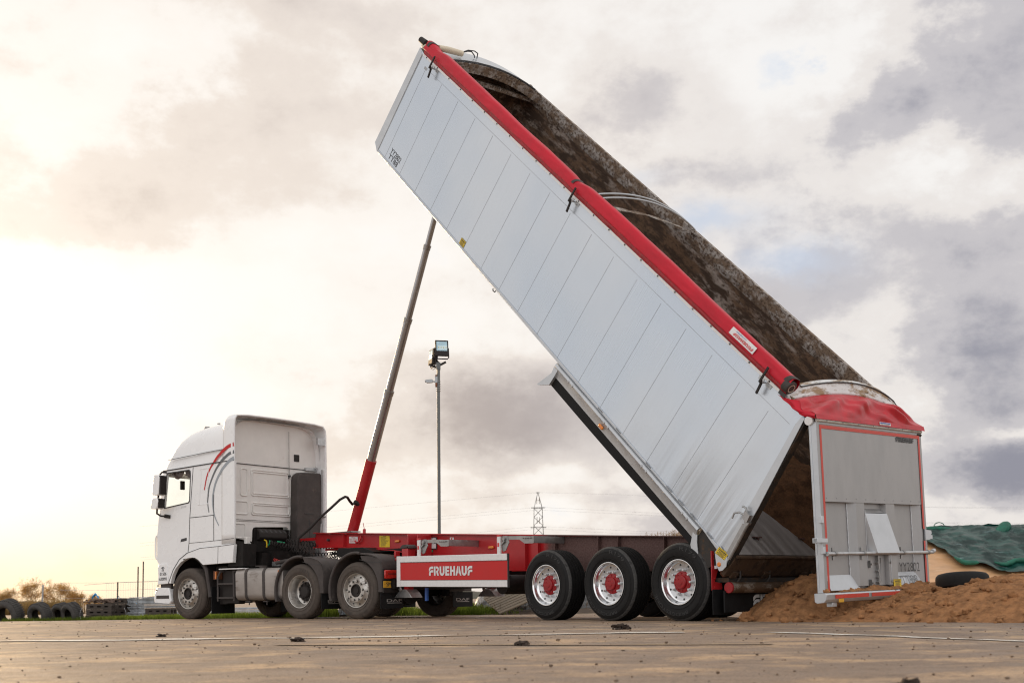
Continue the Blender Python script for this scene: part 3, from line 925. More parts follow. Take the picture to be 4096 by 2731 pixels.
    tx.build('telephone_number', M['ink'], cab, smooth=0); tx = MB()
    fn = lambda u, v2, d: (5.285 - u, YS + .018, .955 + v2)
    tx.flat([(0, .05), (.012, .075), (.05, .085), (.088, .075), (.10, .05), (.085, .045), (.078, .062), (.066, .066), (.066, .052), (.088, .0), (.012, 0), (.034, .052), (.034, .066), (.022, .062), (.015, .045)], fn, 0, 0, holes=[[(.036, .012), (.064, .012), (.064, .036), (.036, .036)]])
    tx.build('telephone_symbol', M['ink'], cab, smooth=0)
    tx = MB(); put_text(tx, "530", (4.70, YS + .002, 2.186), (-.15, 0, .010), (-.01, 0, .038)); tx.build('badge', M['galv'], cab, smooth=0)
    # mirrors
    for sgn in (1, -1):
        m = MB()
        y0 = 1.36 * sgn; y1 = 1.50 * sgn
        def head(x0, x1, z0, z1, lean):
            poly = [(x0 + .03, z0), (x1 - .02, z0 + .01), (x1, z0 + .06), (x1 - lean, z1 - .05), (x1 - lean - .03, z1), (x0 - lean + .05, z1), (x0 - lean, z1 - .05), (x0, z0 + .05)]
            m.prism(poly, XZ(min(y0, y1)), 0, .17, 0)
        head(5.03, 5.24, 2.45, 2.86, .02); head(5.07, 5.29, 2.18, 2.40, .02)
        mo = m.build('mirror', M['white'], T, bevel=.02)
        a = MB()
        a.box(4.985, 5.03, min(y0, y1) + .012, min(y0, y1) + .158, 2.47, 2.84); a.box(5.035, 5.068, min(y0, y1) + .012, min(y0, y1) + .158, 2.20, 2.385)
        a.tube([(5.16, 1.20 * sgn, 2.93), (5.14, 1.36 * sgn, 2.925), (5.13, 1.43 * sgn, 2.86)], .017, 8)
        a.tube([(5.16, 1.43 * sgn, 2.46), (5.17, 1.43 * sgn, 2.38)], .02, 8)
        a.tube([(5.20, 1.43 * sgn, 2.20), (5.22, 1.42 * sgn, 2.10), (5.17, 1.36 * sgn, 2.05), (5.10, 1.24 * sgn, 2.045)], .02, 8)
        a.obox((5.10, 1.245 * sgn, 2.045), (.075, 0, .012), (0, .03, 0), (-.005, 0, .035))
        a.build('mirror_arm', M['plastic_dark'], mo)
    # inside the cab
    for yy in (.55, -.6):
        s = MB(); s.obox((4.25, yy, 1.85), (.27, 0, 0), (0, .25, 0), (0, 0, .10)); s.obox((4.02, yy, 2.20), (.07, 0, .03), (0, .24, 0), (-.08, 0, .35)); s.obox((3.95, yy, 2.62), (.05, 0, 0), (0, .13, 0), (-.02, 0, .10))
        s.build('seat', M['seat'], T, bevel=.05)
    s = MB(); s.obox((5.20, .80, 2.70), (.02, 0, 0), (0, .05, 0), (0, 0, .09))
    s.build('toll_tag', M['seat'], T, bevel=.01)
    s = MB()
    s.grid(lambda u, v2: (4.42 + .30 * u, 1.13 + .012 * sin(u * 30), 2.94 - (.28 - .20 * u ** .7) * v2), 18, 5)
    s.grid(lambda u, v2: (4.72 + .36 * u, 1.15 + .01 * sin(u * 20), 2.94 - (.06 + .10 * sin(pi * u)) * v2), 14, 4)
    s.build('curtain', M['curtain'], T)
    s = MB(); s.tube([(5.0 + .15 * cos(t * pi / 12) * .6, .55 + .22 * sin(t * pi / 12), 2.18 + .15 * cos(t * pi / 12) * .75) for t in range(24)], .016, 6, closed=True)
    s.box(5.05, 5.35, -1.1, 1.1, 1.9, 2.12)
    s.build('dashboard', M['seat'], T)
    # ---- chassis
    ch = MB()
    for yy in (.40, -.46):
        ch.box(-1.0, 5.1, yy, yy + .06, .72, .99)
    for xx in (-.9, -.2, .7, 2.1, 3.2): ch.box(xx, xx + .1, -.4, .4, .76, .95)
    ch.box(2.9, 4.6, -.48, .48, .55, 1.30)                 # engine and gearbox
    ch.box(2.98, 3.40, .84, 1.17, 1.00, 1.43)              # box behind the cab
    ch.box(2.95, 3.40, -.40, .72, .95, 1.26)
    ch.box(3.42, 4.3, -.5, .5, 1.0, 1.76)
    ch.tube([(1.415, -.95, .50), (1.415, .95, .50)], .10, 12); ch.tube([(0, -.95, .50), (0, .95, .50)], .12, 12); ch.tube([(4.5, -.95, .45), (4.5, .95, .45)], .07, 12)
    ch.tube([(-.2, 0, .5), (.25, 0, .5)], .27, 16)
    ch.tube([(.0, -.3, .45), (4, -.0, .70)], .06, 8)
    ch.box(-.75, -.62, -1.05, 1.05, .52, .68)
    for yy in (-.75, .75): ch.tube([(.55, yy, .38), (.55, yy, .72)], .14, 12); ch.tube([(-.5, yy, .38), (-.5, yy, .72)], .14, 12)
    ch.box(1.9, 3.4, -1.1, -.55, .34, .95)
    ch.build('chassis', M['black'], T, smooth=30)
    fw = MB()
    fw.prism([(.25, 1.20), (.55, 1.29), (1.15, 1.29), (1.22, 1.18), (1.1, 1.12), (.35, 1.12)], XZ(-.48), 0, .96); fw.box(.4, 1.1, -.45, .45, .99, 1.13)
    fw.build('fifth_wheel', M['black'], T, bevel=.01)
    # engine bay behind the opening: grey moulded duct with round holes, wires, coloured fittings
    d = MB()
    d.prism([(3.32, 1.58), (3.32, 1.68), (3.40, 1.76), (3.6, 1.76), (3.6, 1.53), (3.38, 1.53)], XZ(-.32), 0, .74)
    dd = d.build('intake_duct', M['plastic_dark'], T, bevel=.02)
    d = MB()
    for i in range(6): d.obox((3.352, .36 - .125 * i, 1.708), (.030, 0, .028), (0, .026, 0), (-.004, 0, .005))
    d.build('duct_hole', M['seam'], dd)
    d = MB(); d.tube([(3.22, .30, 1.42), (3.18, .30, 1.46), (3.18, .30, 1.52)], .015, 8); d.tube([(3.18, .10, 1.50), (3.18, -.10, 1.48)], .014, 8)
    d.build_each('air_fitting', M['green'], T)
    d = MB(); d.tube([(3.12, .50, 1.52), (3.10, .46, 1.50), (3.10, .45, 1.43), (3.11, .45, 1.38)], .014, 8); d.build('yellow_hose', M['yellow'], T)
    d = MB(); d.box(3.05, 3.12, .92, 1.02, 1.40, 1.56); d.obox((3.07, .97, 1.42), (.02, 0, 0), (0, .07, 0), (0, 0, .03)); d.build('cab_mount', M['whiterear'], T, bevel=.01)
    d = MB(); d.box(2.3, 2.8, -.35, .35, 1.0, 1.03); d.box(2.55, 2.85, .2, .55, 1.0, 1.09); d.build('catwalk', M['steel'], T)
    d = MB(); d.tube([(2.65, .62, 1.06), (2.3, .62, 1.10), (1.9, .60, 1.12), (1.5, .55, 1.12)], .035, 10); d.build('air_pipe', M['plastic'], T)
    # coiled air lines between cab and trailer nose
    def coil(name, pts, turns, r, m, wire=.0095):
        P = [Vector(p) for p in pts]; n2 = turns * 10; out = []
        for i in range(n2 + 1):
            t = i / n2 * (len(P) - 1); a = min(int(t), len(P) - 2); f2 = t - a
            p0 = P[max(a - 1, 0)]; p1 = P[a]; p2 = P[a + 1]; p3 = P[min(a + 2, len(P) - 1)]
            c2 = .5 * ((2 * p1) + (p2 - p0) * f2 + (2 * p0 - 5 * p1 + 4 * p2 - p3) * f2 * f2 + (3 * p1 - p0 - 3 * p2 + p3) * f2 ** 3)
            dr = (P[a + 1] - P[a]).normalized(); u2 = dr.cross(Vector((0, 0, 1))).normalized(); v3 = u2.cross(dr)
            w2 = 2 * pi * i / 10
            out.append(c2 + (u2 * cos(w2) + v3 * sin(w2)) * r)
        c3 = MB(); c3.tube(out, wire, 4); return c3.build(name, m, T, smooth=60)
    coil('coiled_hose', [(3.12, .34, 1.47), (2.95, .05, 1.40), (2.75, -.25, 1.37), (2.4, -.45, 1.42), (1.95, -.50, 1.47), (1.6, -.4, 1.50)], 34, .045, M['plastic_dark'])
    coil('coiled_hose', [(3.12, .20, 1.44), (2.9, -.05, 1.33), (2.6, -.3, 1.22), (2.2, -.42, 1.22), (1.8, -.42, 1.30), (1.45, -.3, 1.42)], 32, .055, M['plastic_dark'])
    coil('coiled_hose', [(3.12, .05, 1.44), (2.85, -.2, 1.27), (2.5, -.35, 1.13), (2.1, -.42, 1.12), (1.7, -.40, 1.24), (1.35, -.3, 1.42)], 32, .055, M['plastic_dark'])
    coil('coiled_hose', [(3.12, -.1, 1.50), (2.85, -.30, 1.47), (2.5, -.45, 1.40), (2.1, -.50, 1.42), (1.7, -.45, 1.47)], 26, .05, M['plastic_dark'])
    coil('coiled_hose', [(2.9, .45, 1.12), (2.6, .30, 1.04), (2.2, -.30, 1.08), (1.7, -.60, 1.16), (1.1, -.65, 1.32)], 30, .035, M['hose_red'])
    # fuel tank
    t = MB()
    sec = []
    for (cy, cz, a0) in ((1.10, .84, 0), (.72, .84, 90), (.72, .45, 180), (1.09, .46, 270)): sec += arc(cy, cz, .11, a0, a0 + 90, 5)
    t.prism(sec, lambda u, v2, d: (d, u, v2), 1.86, 3.15)
    tk = t.build('fuel_tank', M['tank'], T, smooth=40, bevel=.02)
    t = MB()
    for xx in (2.858, 2.374):
        sec2 = [(y + (y - .91) * .035, z + (z - .65) * .035) for y, z in sec]
        t.prism(sec2, lambda u, v2, d: (xx + d, u, v2), -.030, .030); t.tube([(xx, 1.12, .34), (xx, 1.12, .26)], .012, 6); t.box(xx - .03, xx + .09, 1.08, 1.14, .315, .335)
    t.tube([(2.62, 1.0, .95), (2.62, 1.0, .99)], .06, 14); t.box(2.58, 2.78, .92, 1.04, .985, 1.005)
    t.build('tank_strap', M['plastic'], tk, smooth=40)
    # steps
    t = MB()
    for xx in (3.66, 3.205): t.tube([(xx, 1.19, .34), (xx, 1.20, .80), (xx + (-.05 if xx > 3.4 else .04), 1.18, .90), (xx - .08, 1.05, .925)], .020, 8)
    for zz in (.671, .403): t.box(3.2, 3.67, 1.15, 1.215, zz - .015, zz + .015)
    st = t.build('step_ladder', M['plastic'], T)
    t = MB(); t.box(3.18, 3.62, .75, 1.10, .30, .93); t.box(3.62, 3.95, .55, 1.0, .28, 1.02)
    t.build('battery_box', M['plastic_dark'], T)
    t = MB(); t.box(2.95, 3.62, .80, 1.21, .945, .965); t.build('tank_cover', M['whitestk'], T)
    t = MB(); t.box(3.715, 3.735, 1.185, 1.20, .77, .905); t.box(1.955, 1.975, 1.20, 1.225, .79, .90)
    t.build_each('side_marker', M['amber'], T)
    t = MB(); t.box(3.70, 3.80, 1.05, 1.185, .76, .92); t.build('marker_bracket', M['rust'], T)
    t = MB(); t.box(3.83, 3.845, .62, 1.20, .10, .62); t.box(3.83, 3.845, -1.20, -.62, .10, .62); t.build_each('front_mudflap', M['rubber'], T)
    # ---- bogie mudguards
    for sgn in (1, -1):
        for cx, ln in ((1.415, .0), (0.0, .0)):
            y1 = 1.245 * sgn; y0 = .60 * sgn
            R1 = .60 if cx > 1 else .625
            pr = [(cx + R1 * cos(radians(a)), .51 + (R1 + .02) * sin(radians(a)) * (1.0 if sin(radians(a)) > 0 else 1)) for a in range(-18, 70, 8)]
            pr += [(cx + R1 * cos(radians(a)), .51 + (R1 + .02) * sin(radians(a))) for a in range(70, 101, 6)]
            pr += [(cx - .35, .51 + R1 - .015), (cx - .50, .51 + R1 - .06), (cx - .60, .51 + R1 - .14), (cx - .635, .51 + R1 - .26), (cx - .64, .46)]
            inn = [(x + (cx - x) * .03, z + (.5 - z) * .03) for x, z in pr]
            g = MB(); g.prism(pr + inn[::-1], XZ(min(y0, y1)), 0, abs(y1 - y0))
            # outer cheek behind the tyre
            ck = [(cx - .635, .46), (cx - .64, .80), (cx - .60, .965), (cx - .50, 1.045), (cx - .35, 1.09), (cx - .12, 1.10), (cx - .16, 1.02)] + [(cx + .54 * cos(radians(a)), .51 + .54 * sin(radians(a))) for a in range(105, 186, 8)]
            g.prism(ck, XZ(y1 - (.03 if sgn > 0 else 0)), 0, .03)
            # rolled rim along the front edge
            g.tube([(p[0], y1, p[1]) for p in pr[:17]], .026, 8)
            mg = g.build('mudguard', M['plastic'], T, smooth=40)
            s3 = MB()
            s3.tube([(cx - .10, y1 - .0 * sgn, 1.035), (cx - .30, y1 + .002 * sgn, .985), (cx - .62, y1 + .002 * sgn, .975)], .004, 4)
            s3.build('mudguard_joint', M['seam'], mg)
            fl = MB(); xx = cx - .62
            fl.box(xx - .01, xx, min(.70 * sgn, 1.29 * sgn), max(.70 * sgn, 1.29 * sgn), .175, .45)
            fo = fl.build('mudflap', M['rubber'], T)
            lt = MB(); put_maker(lt, (xx - .012, (1.13 * sgn if sgn > 0 else -.79), .262), (0, -.39, 0), (0, 0, .075)); lt.build('lettering', M['logo_dull'], fo, smooth=0)
    # rear lamps and number plate
    for y0 in (.80, -1.23):
        l = MB(); l.box(-.685, -.645, y0, y0 + .43, .69, .84); lo = l.build('rear_lamp', M['redlens'], T, bevel=.02)
        l = MB(); l.box(-.66, -.63, y0 - .02, y0 + .45, .665, .86); l.box(-.688, -.686, y0 + .06, y0 + .36, .768, .782); l.build('lamp_housing', M['plastic_dark'], lo, bevel=.02)
    l = MB(); l.box(-.662, -.650, .72, 1.24, .533, .65); po = l.build('number_plate', M['ylwplate'], T, bevel=.004)
    l = MB(); put_text(l, "SM21 L", (-.6635, 1.175, .557), (0, -.335, 0), (0, 0, .072), bold=.003); put_text(l, "~", (-.6635, 1.225, .59), (0, -.03, 0), (0, 0, .008)); l.build('lettering', M['ink'], po, smooth=0)
    l = MB(); l.box(-.66, -.63, .55, 1.24, .45, .535); l.box(-.70, -.62, -.6, .55, .5, .62); l.build('rear_crossbar', M['plastic_dark'], T)
    # wheels
    for s2 in (1, -1):
        wheel(T, 'steer', 4.51, 1.22 * s2, .495, s2); wheel(T, 'drive', 1.415, 1.22 * s2, .495, s2); wheel(T, 'steer', 0.015, 1.22 * s2, .495, s2)


build_truck()
# ------------------------------------------------------------------ trailer: x forward, y towards the near side, origin on the ground under the rear axle
TRAILER = empty('tipping_trailer', None, (3.137, 17.475, 0), (0, 0, radians(130.439)))
tag(TRAILER, "tipper semi trailer with raised silver body, rolled red sheet and open tailgate", "trailer")
TILT = .7622
_MB = MB

M['soil'] = mat("moist_brown_soil", (.345, .168, .073), .92, 0, .30, 9, dirt=[((.17, .082, .037), .32, 6, (1, 1, 1)), ((.40, .215, .10), .34, 16, (1, 1, 1))], bump=1.0, bscale=70, spec=.25)
M['soil_dark'] = mat("loose_brown_load", (.095, .046, .022), .95, 0, .25, 9, dirt=((.055, .026, .013), .45, 6), bump=1.0, bscale=45, spec=.2)
M['dirtblack'] = mat("grimy_black_steel", (.028, .024, .021), .6, .1, .3, 8, dirt=((.075, .045, .026), .45, 7))
M['soiled'] = mat("soil_smeared_steel", (.22, .20, .18), .55, .4, .2, 8, dirt=[((.075, .042, .022), .85, 3, (1, .6, 1)), ((.035, .020, .012), .45, 7, (1, 1, 1))], bump=.6, bscale=50)
M['checker'] = mat("soiled_tread_plate", (.36, .31, .26), .35, .7, .2, 9, dirt=[((.10, .056, .028), .66, 7, (1, .6, 1.0))], bump=.8, bscale=42)
M['beadrail'] = mat("weathered_rail", (.50, .47, .42), .6, .1, .2, 9, stretch=(.3, 1, 1), dirt=((.30, .24, .17), .35, 6))
M['archboard'] = mat("mud_splashed_white_board", (.70, .70, .69), .5, 0, .06, 6, dirt=[((.32, .22, .13), .50, 3.5, (3.0, .8, 1)), ((.10, .075, .055), .34, 5, (4, 1, 1))], bump=.2, bscale=50)


def chassis_paint():
    """red paint, road-dirtied to brown over the rear axles"""
    mt = bpy.data.materials.new("red_beam_paint_with_road_dirt"); mt.use_nodes = True
    k = NT(mt.node_tree); k.n.clear()
    bs = k.node('ShaderNodeBsdfPrincipled'); out = k.node('ShaderNodeOutputMaterial'); k.l.new(bs.outputs[0], out.inputs[0])
    tc = k.node('ShaderNodeTexCoord').outputs['Object']
    sp = k.node('ShaderNodeSeparateXYZ'); k.l.new(tc, sp.inputs[0])
    n1, _ = k.noise(tc, 3.0, 5, .6); n2, _ = k.noise(tc, 40, 4, .6)
    red = k.mix(k.ramp(n1, .3, .7), (.40, .013, .016), (.48, .016, .020))
    dirt = k.mix(k.ramp(n2, .35, .65), (.060, .040, .034), (.105, .072, .062))
    e = k.m('ADD', sp.outputs[0], k.m('MULTIPLY', k.m('SUBTRACT', n1, .5), .5))
    f = k.m('MULTIPLY', k.m('SUBTRACT', 1.0, k.ramp(e, 3.25, 3.55)), .94)
    k.put(bs.inputs['Base Color'], k.mix(f, red, dirt))
    k.put(bs.inputs['Roughness'], k.m('ADD', .36, k.m('MULTIPLY', f, .4)))
    bp = k.node('ShaderNodeBump'); k.put(bp.inputs['Strength'], k.m('MULTIPLY', f, .5)); bp.inputs['Distance'].default_value = .01; k.put(bp.inputs['Height'], n2)
    k.l.new(bp.outputs[0], bs.inputs['Normal'])
    return mt


M['planks'] = mat("plank_joint_grey", (.36, .375, .39), .5, .2, .3, 1.5)
M['chassis_paint'] = chassis_paint()


def build_trailer():
    T = TRAILER
    zt = lambda x: 1.118 + .0521 * x
    bot = [(10.26, 1.381), (9.15, 1.343), (7.505, 1.227), (6.8, 1.12), (6.3, .965), (5.7, .845), (4.3, .786), (2.6, .736), (-.2, .70), (-.75, .70)]
    c = MB()
    for yy in (.49, -.50):
        poly = [(-.75, zt(-.75)), (10.26, zt(10.26))] + bot
        c.prism(poly, XZ(yy), 0, .012)
        # flanges
        for i in range(20):
            x0 = -.75 + 11.01 * i / 20; x1 = -.75 + 11.01 * (i + 1) / 20
            c.add([(x, y, zt(x) + dz) for x in (x0, x1) for y in (yy - .07, yy + .082) for dz in (.002, .018)], [(0, 1, 3, 2), (4, 6, 7, 5), (0, 4, 5, 1), (2, 3, 7, 6), (0, 2, 6, 4), (1, 5, 7, 3)])
        for (xa, za), (xb, zb) in zip(bot[:-1], bot[1:]):
            c.add([(x, y, z + dz) for (x, z) in ((xa, za), (xb, zb)) for y in (yy - .07, yy + .082) for dz in (-.018, -.002)], [(0, 1, 3, 2), (4, 6, 7, 5), (0, 4, 5, 1), (2, 3, 7, 6), (0, 2, 6, 4), (1, 5, 7, 3)])
    # vertical web stiffeners
    def zb(x):
        for (xa, za), (xb, zb_) in zip(bot[:-1], bot[1:]):
            if xb <= x <= xa: return zb_ + (za - zb_) * (x - xb) / (xa - xb)
        return .7
    for xs in (9.17, 6.60, 6.45, 3.869, 3.559, 3.156, 2.203, 1.792, .872, .0):
        c.box(xs - .006, xs + .006, .504, .568, zb(xs), zt(xs)); c.box(xs - .006, xs + .006, -.49, -.43, zb(xs), zt(xs))
    for xs in (9.9, 8.2, 6.8, 5.2, 3.5, 1.9, .6, -.6): c.box(xs, xs + .10, -.48, .48, zb(xs) + .06, zt(xs) - .08)
    # nose beam with its tie bar, gooseneck plate, ram cradle
    c.box(10.24, 10.27, -.50, .50, 1.39, 1.62); c.box(10.26, 11.10, .44, .52, 1.515, 1.535); c.box(10.26, 11.10, .50, .512, 1.535, 1.575); c.box(10.26, 11.10, -.52, -.44, 1.52, 1.575); c.box(11.08, 11.10, -.5, .51, 1.52, 1.575)
    c.box(9.2, 9.95, .15, .48, 1.30, 1.34); c.box(9.3, 10.1, -.48, .48, 1.42, 1.45)
    ch_mat = M['chassis_paint']
    co = c.build('chassis', ch_mat, T, smooth=30)
    g = MB(); g.box(6.9, 9.6, -.55, .55, 1.20, 1.25); g.tube([(9.2, .1, 1.30), (8.2, .1, 1.26), (7.4, .1, 1.20)], .02, 6)
    for yy in (-.2, .25): g.tube([(8.6, yy, 1.25), (7.4, yy, 1.20), (7.0, yy, 1.08)], .03, 6)
    g.build('rubbing_plate', M['black'], T)
    u = MB()
    for xs in (0, 1.31, 2.62):
        u.tube([(xs, -.95, .50), (xs, .95, .50)], .075, 14); u.tube([(xs + .45, .52, .62), (xs - .3, .52, .50)], .05, 6); u.tube([(xs + .45, -.52, .62), (xs - .3, -.52, .50)], .05, 6)
        for yy in (-.52, .52): u.tube([(xs - .38, yy, .44), (xs - .38, yy, .76)], .12, 12); u.lathe([(.18, yy * 1.35 - .1), (.20, yy * 1.35 - .1), (.20, yy * 1.35 + .1), (.18, yy * 1.35 + .1)], 20, 0, (xs, 0, .5))
    for yy in (-.55, .55): u.box(4.6, 5.9, min(yy, yy * .4), max(yy, yy * .4), .50, .78)
    u.tube([(4.4, -.5, .55), (4.4, .6, .55)], .16, 14); u.tube([(3.6, -.5, .62), (3.6, .5, .62)], .13, 14)
    u.build('running_gear', M['black'], T, smooth=40)
    # ---- stickers and fittings on the beam web
    YW = .505
    def sticker(name, x0, x1, z0, z1, m, dy=.003, parent=co, slope=.05):
        s = MB(); zc = lambda x, z: z + slope * (x - (x0 + x1) / 2)
        s.add([(x0, YW + dy, zc(x0, z0)), (x1, YW + dy, zc(x1, z0)), (x1, YW + dy, zc(x1, z1)), (x0, YW + dy, zc(x0, z1))], [(0, 1, 2, 3)])
        return s.build(name, m, parent, smooth=0)
    sk = sticker('warning_sticker', 9.052, 8.757, 1.405, 1.530, M['whitestk'])
    t = MB()
    for i, w in enumerate(("DANGER", "KEEP CLEAR OF", "UNPROPPED BODY")):
        put_text(t, w, (9.035 - (.07 if i == 0 else 0), YW + .005, 1.49 - .037 * i + .012), (-.26 + (.13 if i == 0 else 0), 0, -.012), (0, 0, .026))
    t.build('lettering', M['inkred'], sk, smooth=0)
    sk = sticker('notice_sticker', 8.031, 7.701, 1.290, 1.500, M['yellow'])
    t = MB(); random.seed(4)
    for i in range(15): t.box(7.99 - random.uniform(.14, .27), 7.99, YW + .004, YW + .005, 1.474 - .0115 * i, 1.4775 - .0115 * i)
    put_text(t, "WARNING", (7.92, YW + .005, 1.487), (-.10, 0, -.005), (0, 0, .012)); t.build('lettering', M['ink'], sk, smooth=0)
    sk = sticker('notice_sticker', 6.717, 6.488, 1.215, 1.412, M['whitestk'])
    t = MB(); t.box(6.52, 6.58, YW + .004, YW + .005, 1.31, 1.40); t.box(6.60, 6.69, YW + .004, YW + .005, 1.23, 1.30); t.build('lettering', M['inkgrey'], sk, smooth=0)
    sk = sticker('document_holder', 6.451, 6.26, 1.195, 1.408, M['seam'], .012)
    t = MB(); t.box(6.425, 6.285, YW + .014, YW + .016, 1.30, 1.39); t.box(6.425, 6.285, YW + .014, YW + .016, 1.21, 1.29); t.build('document', M['whitestk'], sk, smooth=0)
    sk = sticker('check_sticker', 5.899, 5.788, 1.278, 1.380, M['whitestk'])
    t = MB(); put_text(t, "PDI OK", (5.89, YW + .005, 1.315), (-.09, 0, -.004), (0, 0, .018)); t.build('lettering', M['ink'], sk, smooth=0)
    t = MB(); t.box(5.862, 5.828, YW + .004, YW + .005, 1.342, 1.372); t.build('lettering', M['inkred'], sk, smooth=0)
    sticker('green_label', 6.45, 6.385, 1.150, 1.185, M['green'])
    for xx, zz in ((7.449, 1.381), (4.772, 1.167)):
        a = MB(); a.box(xx - .065, xx + .065, YW, YW + .03, zz - .022, zz + .022); a.build('side_marker', M['amber'], co, bevel=.012)
    a = MB(); a.box(6.69, 6.50, YW, YW + .02, 1.06, 1.19)
    for i in range(3): a.cyl((6.66 - .06 * i, YW, 1.09), (6.66 - .06 * i, YW + .05, 1.09), .018, 10)
    a.build('brake_valve', M['steel'], co)
    a = MB(); a.cyl((6.45, YW, 1.09), (6.45, YW + .05, 1.09), .022, 10); a.cyl((9.76, YW, 1.50), (9.76, YW + .05, 1.50), .025, 10); a.cyl((6.53, YW, 1.085), (6.53, YW + .045, 1.085), .02, 10); a.build_each('coupling', M['seam'], co)
    a = MB(); a.tube([(8.62, YW + .02, 1.53), (8.60, YW + .04, 1.48), (8.64, YW + .06, 1.42), (8.74, YW + .05, 1.40), (8.80, YW + .03, 1.44)], .018, 8); a.tube([(8.62, .45, 1.55), (8.63, .44, 1.66)], .03, 8); a.tube([(8.63, .44, 1.66), (8.67, .44, 1.78)], .006, 4)
    a.build('hose_tail', M['red'], co)
    a = MB(); a.box(9.30, 10.05, .08, .30, zt(9.6) + .02, zt(9.6) + .045); a.build('ram_cover', M['steel'], co)
    # ---- telescopic ram
    D = Vector((6.59 - 9.82, 0, 7.95 - 1.45)); P0 = Vector((9.82, 0, 1.45)); L = D.length; D.normalize()
    zf = lambda z: P0 + D * ((z - P0.z) / D.z)
    r = MB(); r.cyl(zf(1.30), zf(3.02), .107, 28); r.cyl(zf(2.98), zf(3.03), .110, 28)
    rm = r.build('hydraulic_ram', M['red'], T, smooth=40)
    for z0, z1, rad in ((3.02, 4.30, .088), (4.30, 5.58, .0755), (5.58, 6.84, .064), (6.84, 8.05, .052)):
        s = MB(); s.cyl(zf(z0), zf(z1), rad, 28); so = s.build('ram_stage', M['ram'], rm, smooth=40)
        s = MB(); s.cyl(zf(z1 - .07), zf(z1 + .005), rad + .006, 28); s.cyl(zf(z1 - .02), zf(z1 + .012), rad + .009, 28); s.build('ram_collar', M['ramcollar'], rm, smooth=40)
    h = MB(); h.tube([(9.55, .10, 2.20), (9.46, .22, 2.25), (9.30, .38, 2.31), (9.24, .47, 2.315), (9.30, .55, 2.26), (9.42, .68, 2.10), (9.55, .84, 1.92), (9.70, .95, 1.74), (9.92, 1.10, 1.53), (9.98, 1.1, 1.3)], .026, 8)
    h.cyl((9.40, .06, 2.20), (9.40, .15, 2.23), .05, 8)
    h.build('hydraulic_hose', M['plastic_dark'], T, smooth=60)
    # ---- landing legs
    for sgn in (1, -1):
        y = .93 * sgn
        l = MB(); l.box(6.44, 6.62, y - .08, y + .08, .74, 1.22); l.box(6.47, 6.59, y - .06, y + .06, .47, .76); l.cyl((6.53, y + .06 * sgn, 1.02), (6.82, y + .06 * sgn, 1.03), .03, 10); l.box(6.78, 6.83, y, y + .1 * sgn, 1.06, 1.17); l.tube([(6.62, y, 1.05), (6.72, y, 1.0), (6.78, y, .86)], .02, 6)
        for xx in (6.36, 6.64): l.prism([(xx, 1.05), (xx + .02, 1.05), (xx + .02, zt(xx)), (xx, zt(xx))], XZ(.55 * sgn if sgn > 0 else -.86), 0, .31)
        l.box(6.42, 6.64, min(.5 * sgn, y), max(.5 * sgn, y), .90, 1.0)
        lo = l.build('landing_leg', M['red'], T, smooth=30, bevel=.012)
        l = MB(); l.prism([(6.40, 1.215), (6.42, 1.255), (6.48, 1.275), (6.60, 1.27), (6.66, 1.23), (6.66, 1.205), (6.40, 1.205)], XZ(y - .09), 0, .18); l.build('leg_cap', M['plastic'], lo, bevel=.01)
        l = MB(); l.prism([(6.80, .36), (6.28, .355), (6.36, .44), (6.46, .50), (6.60, .50), (6.70, .44)], XZ(y - .12), 0, .24); l.cyl((6.60, y + .12, .50), (6.60, y + .14, .50), .04, 12); l.build('leg_foot', M['steel'], lo, bevel=.01)
    a = MB(); a.box(6.00, 6.05, .90, .94, .30, .52); a.build('blue_strap', M['inkblue'], T)
    # ---- side guards
    for sgn in (1, -1):
        y = 1.19 * sgn
        sl = lambda x, z: z + .0165 * (x - 5.04)
        def bar(mb, x0, x1, z0, z1, y0, y1, m=0):
            mb.add([(x, yy, sl(x, z)) for x in (x0, x1) for yy in (y0, y1) for z in (z0, z1)], [(0, 1, 3, 2), (4, 6, 7, 5), (0, 4, 5, 1), (2, 3, 7, 6), (0, 2, 6, 4), (1, 5, 7, 3)], m)
        g = MB()
        bar(g, 3.575, 6.415, .937, 1.041, y - .03 * sgn, y); bar(g, 3.575, 6.415, .524, .633, y - .03 * sgn, y); bar(g, 6.417, 6.52, .520, 1.044, y - .035 * sgn, y + .003 * sgn)
        go = g.build('side_guard', M['whitestk'], T, bevel=.006)
        g = MB(); bar(g, 3.575, 6.414, .635, .935, y - .022 * sgn, y - .004 * sgn); pn = g.build('guard_panel', M['decal_red'], go)
        g = MB(); bar(g, 3.555, 3.574, .520, .640, y - .032 * sgn, y + .002 * sgn); bar(g, 3.555, 3.574, .935, 1.045, y - .032 * sgn, y + .002 * sgn); bar(g, 3.558, 3.575, .64, .935, y - .03 * sgn, y - .004 * sgn); bar(g, 6.42, 6.52, 1.045, 1.049, y - .03 * sgn, y); bar(g, 3.575, 6.414, .933, .938, y - .02 * sgn, y + .0015 * sgn); bar(g, 3.575, 6.414, .632, .637, y - .02 * sgn, y + .0015 * sgn)
        g.build('end_cap', M['seam'], go)
        if sgn > 0:
            g = MB(); put_logo(g, (5.588, y + .002, .718), (-1.155, 0, -.019), (0, 0, .152)); g.build('lettering', M['logo_white'], go, smooth=0)
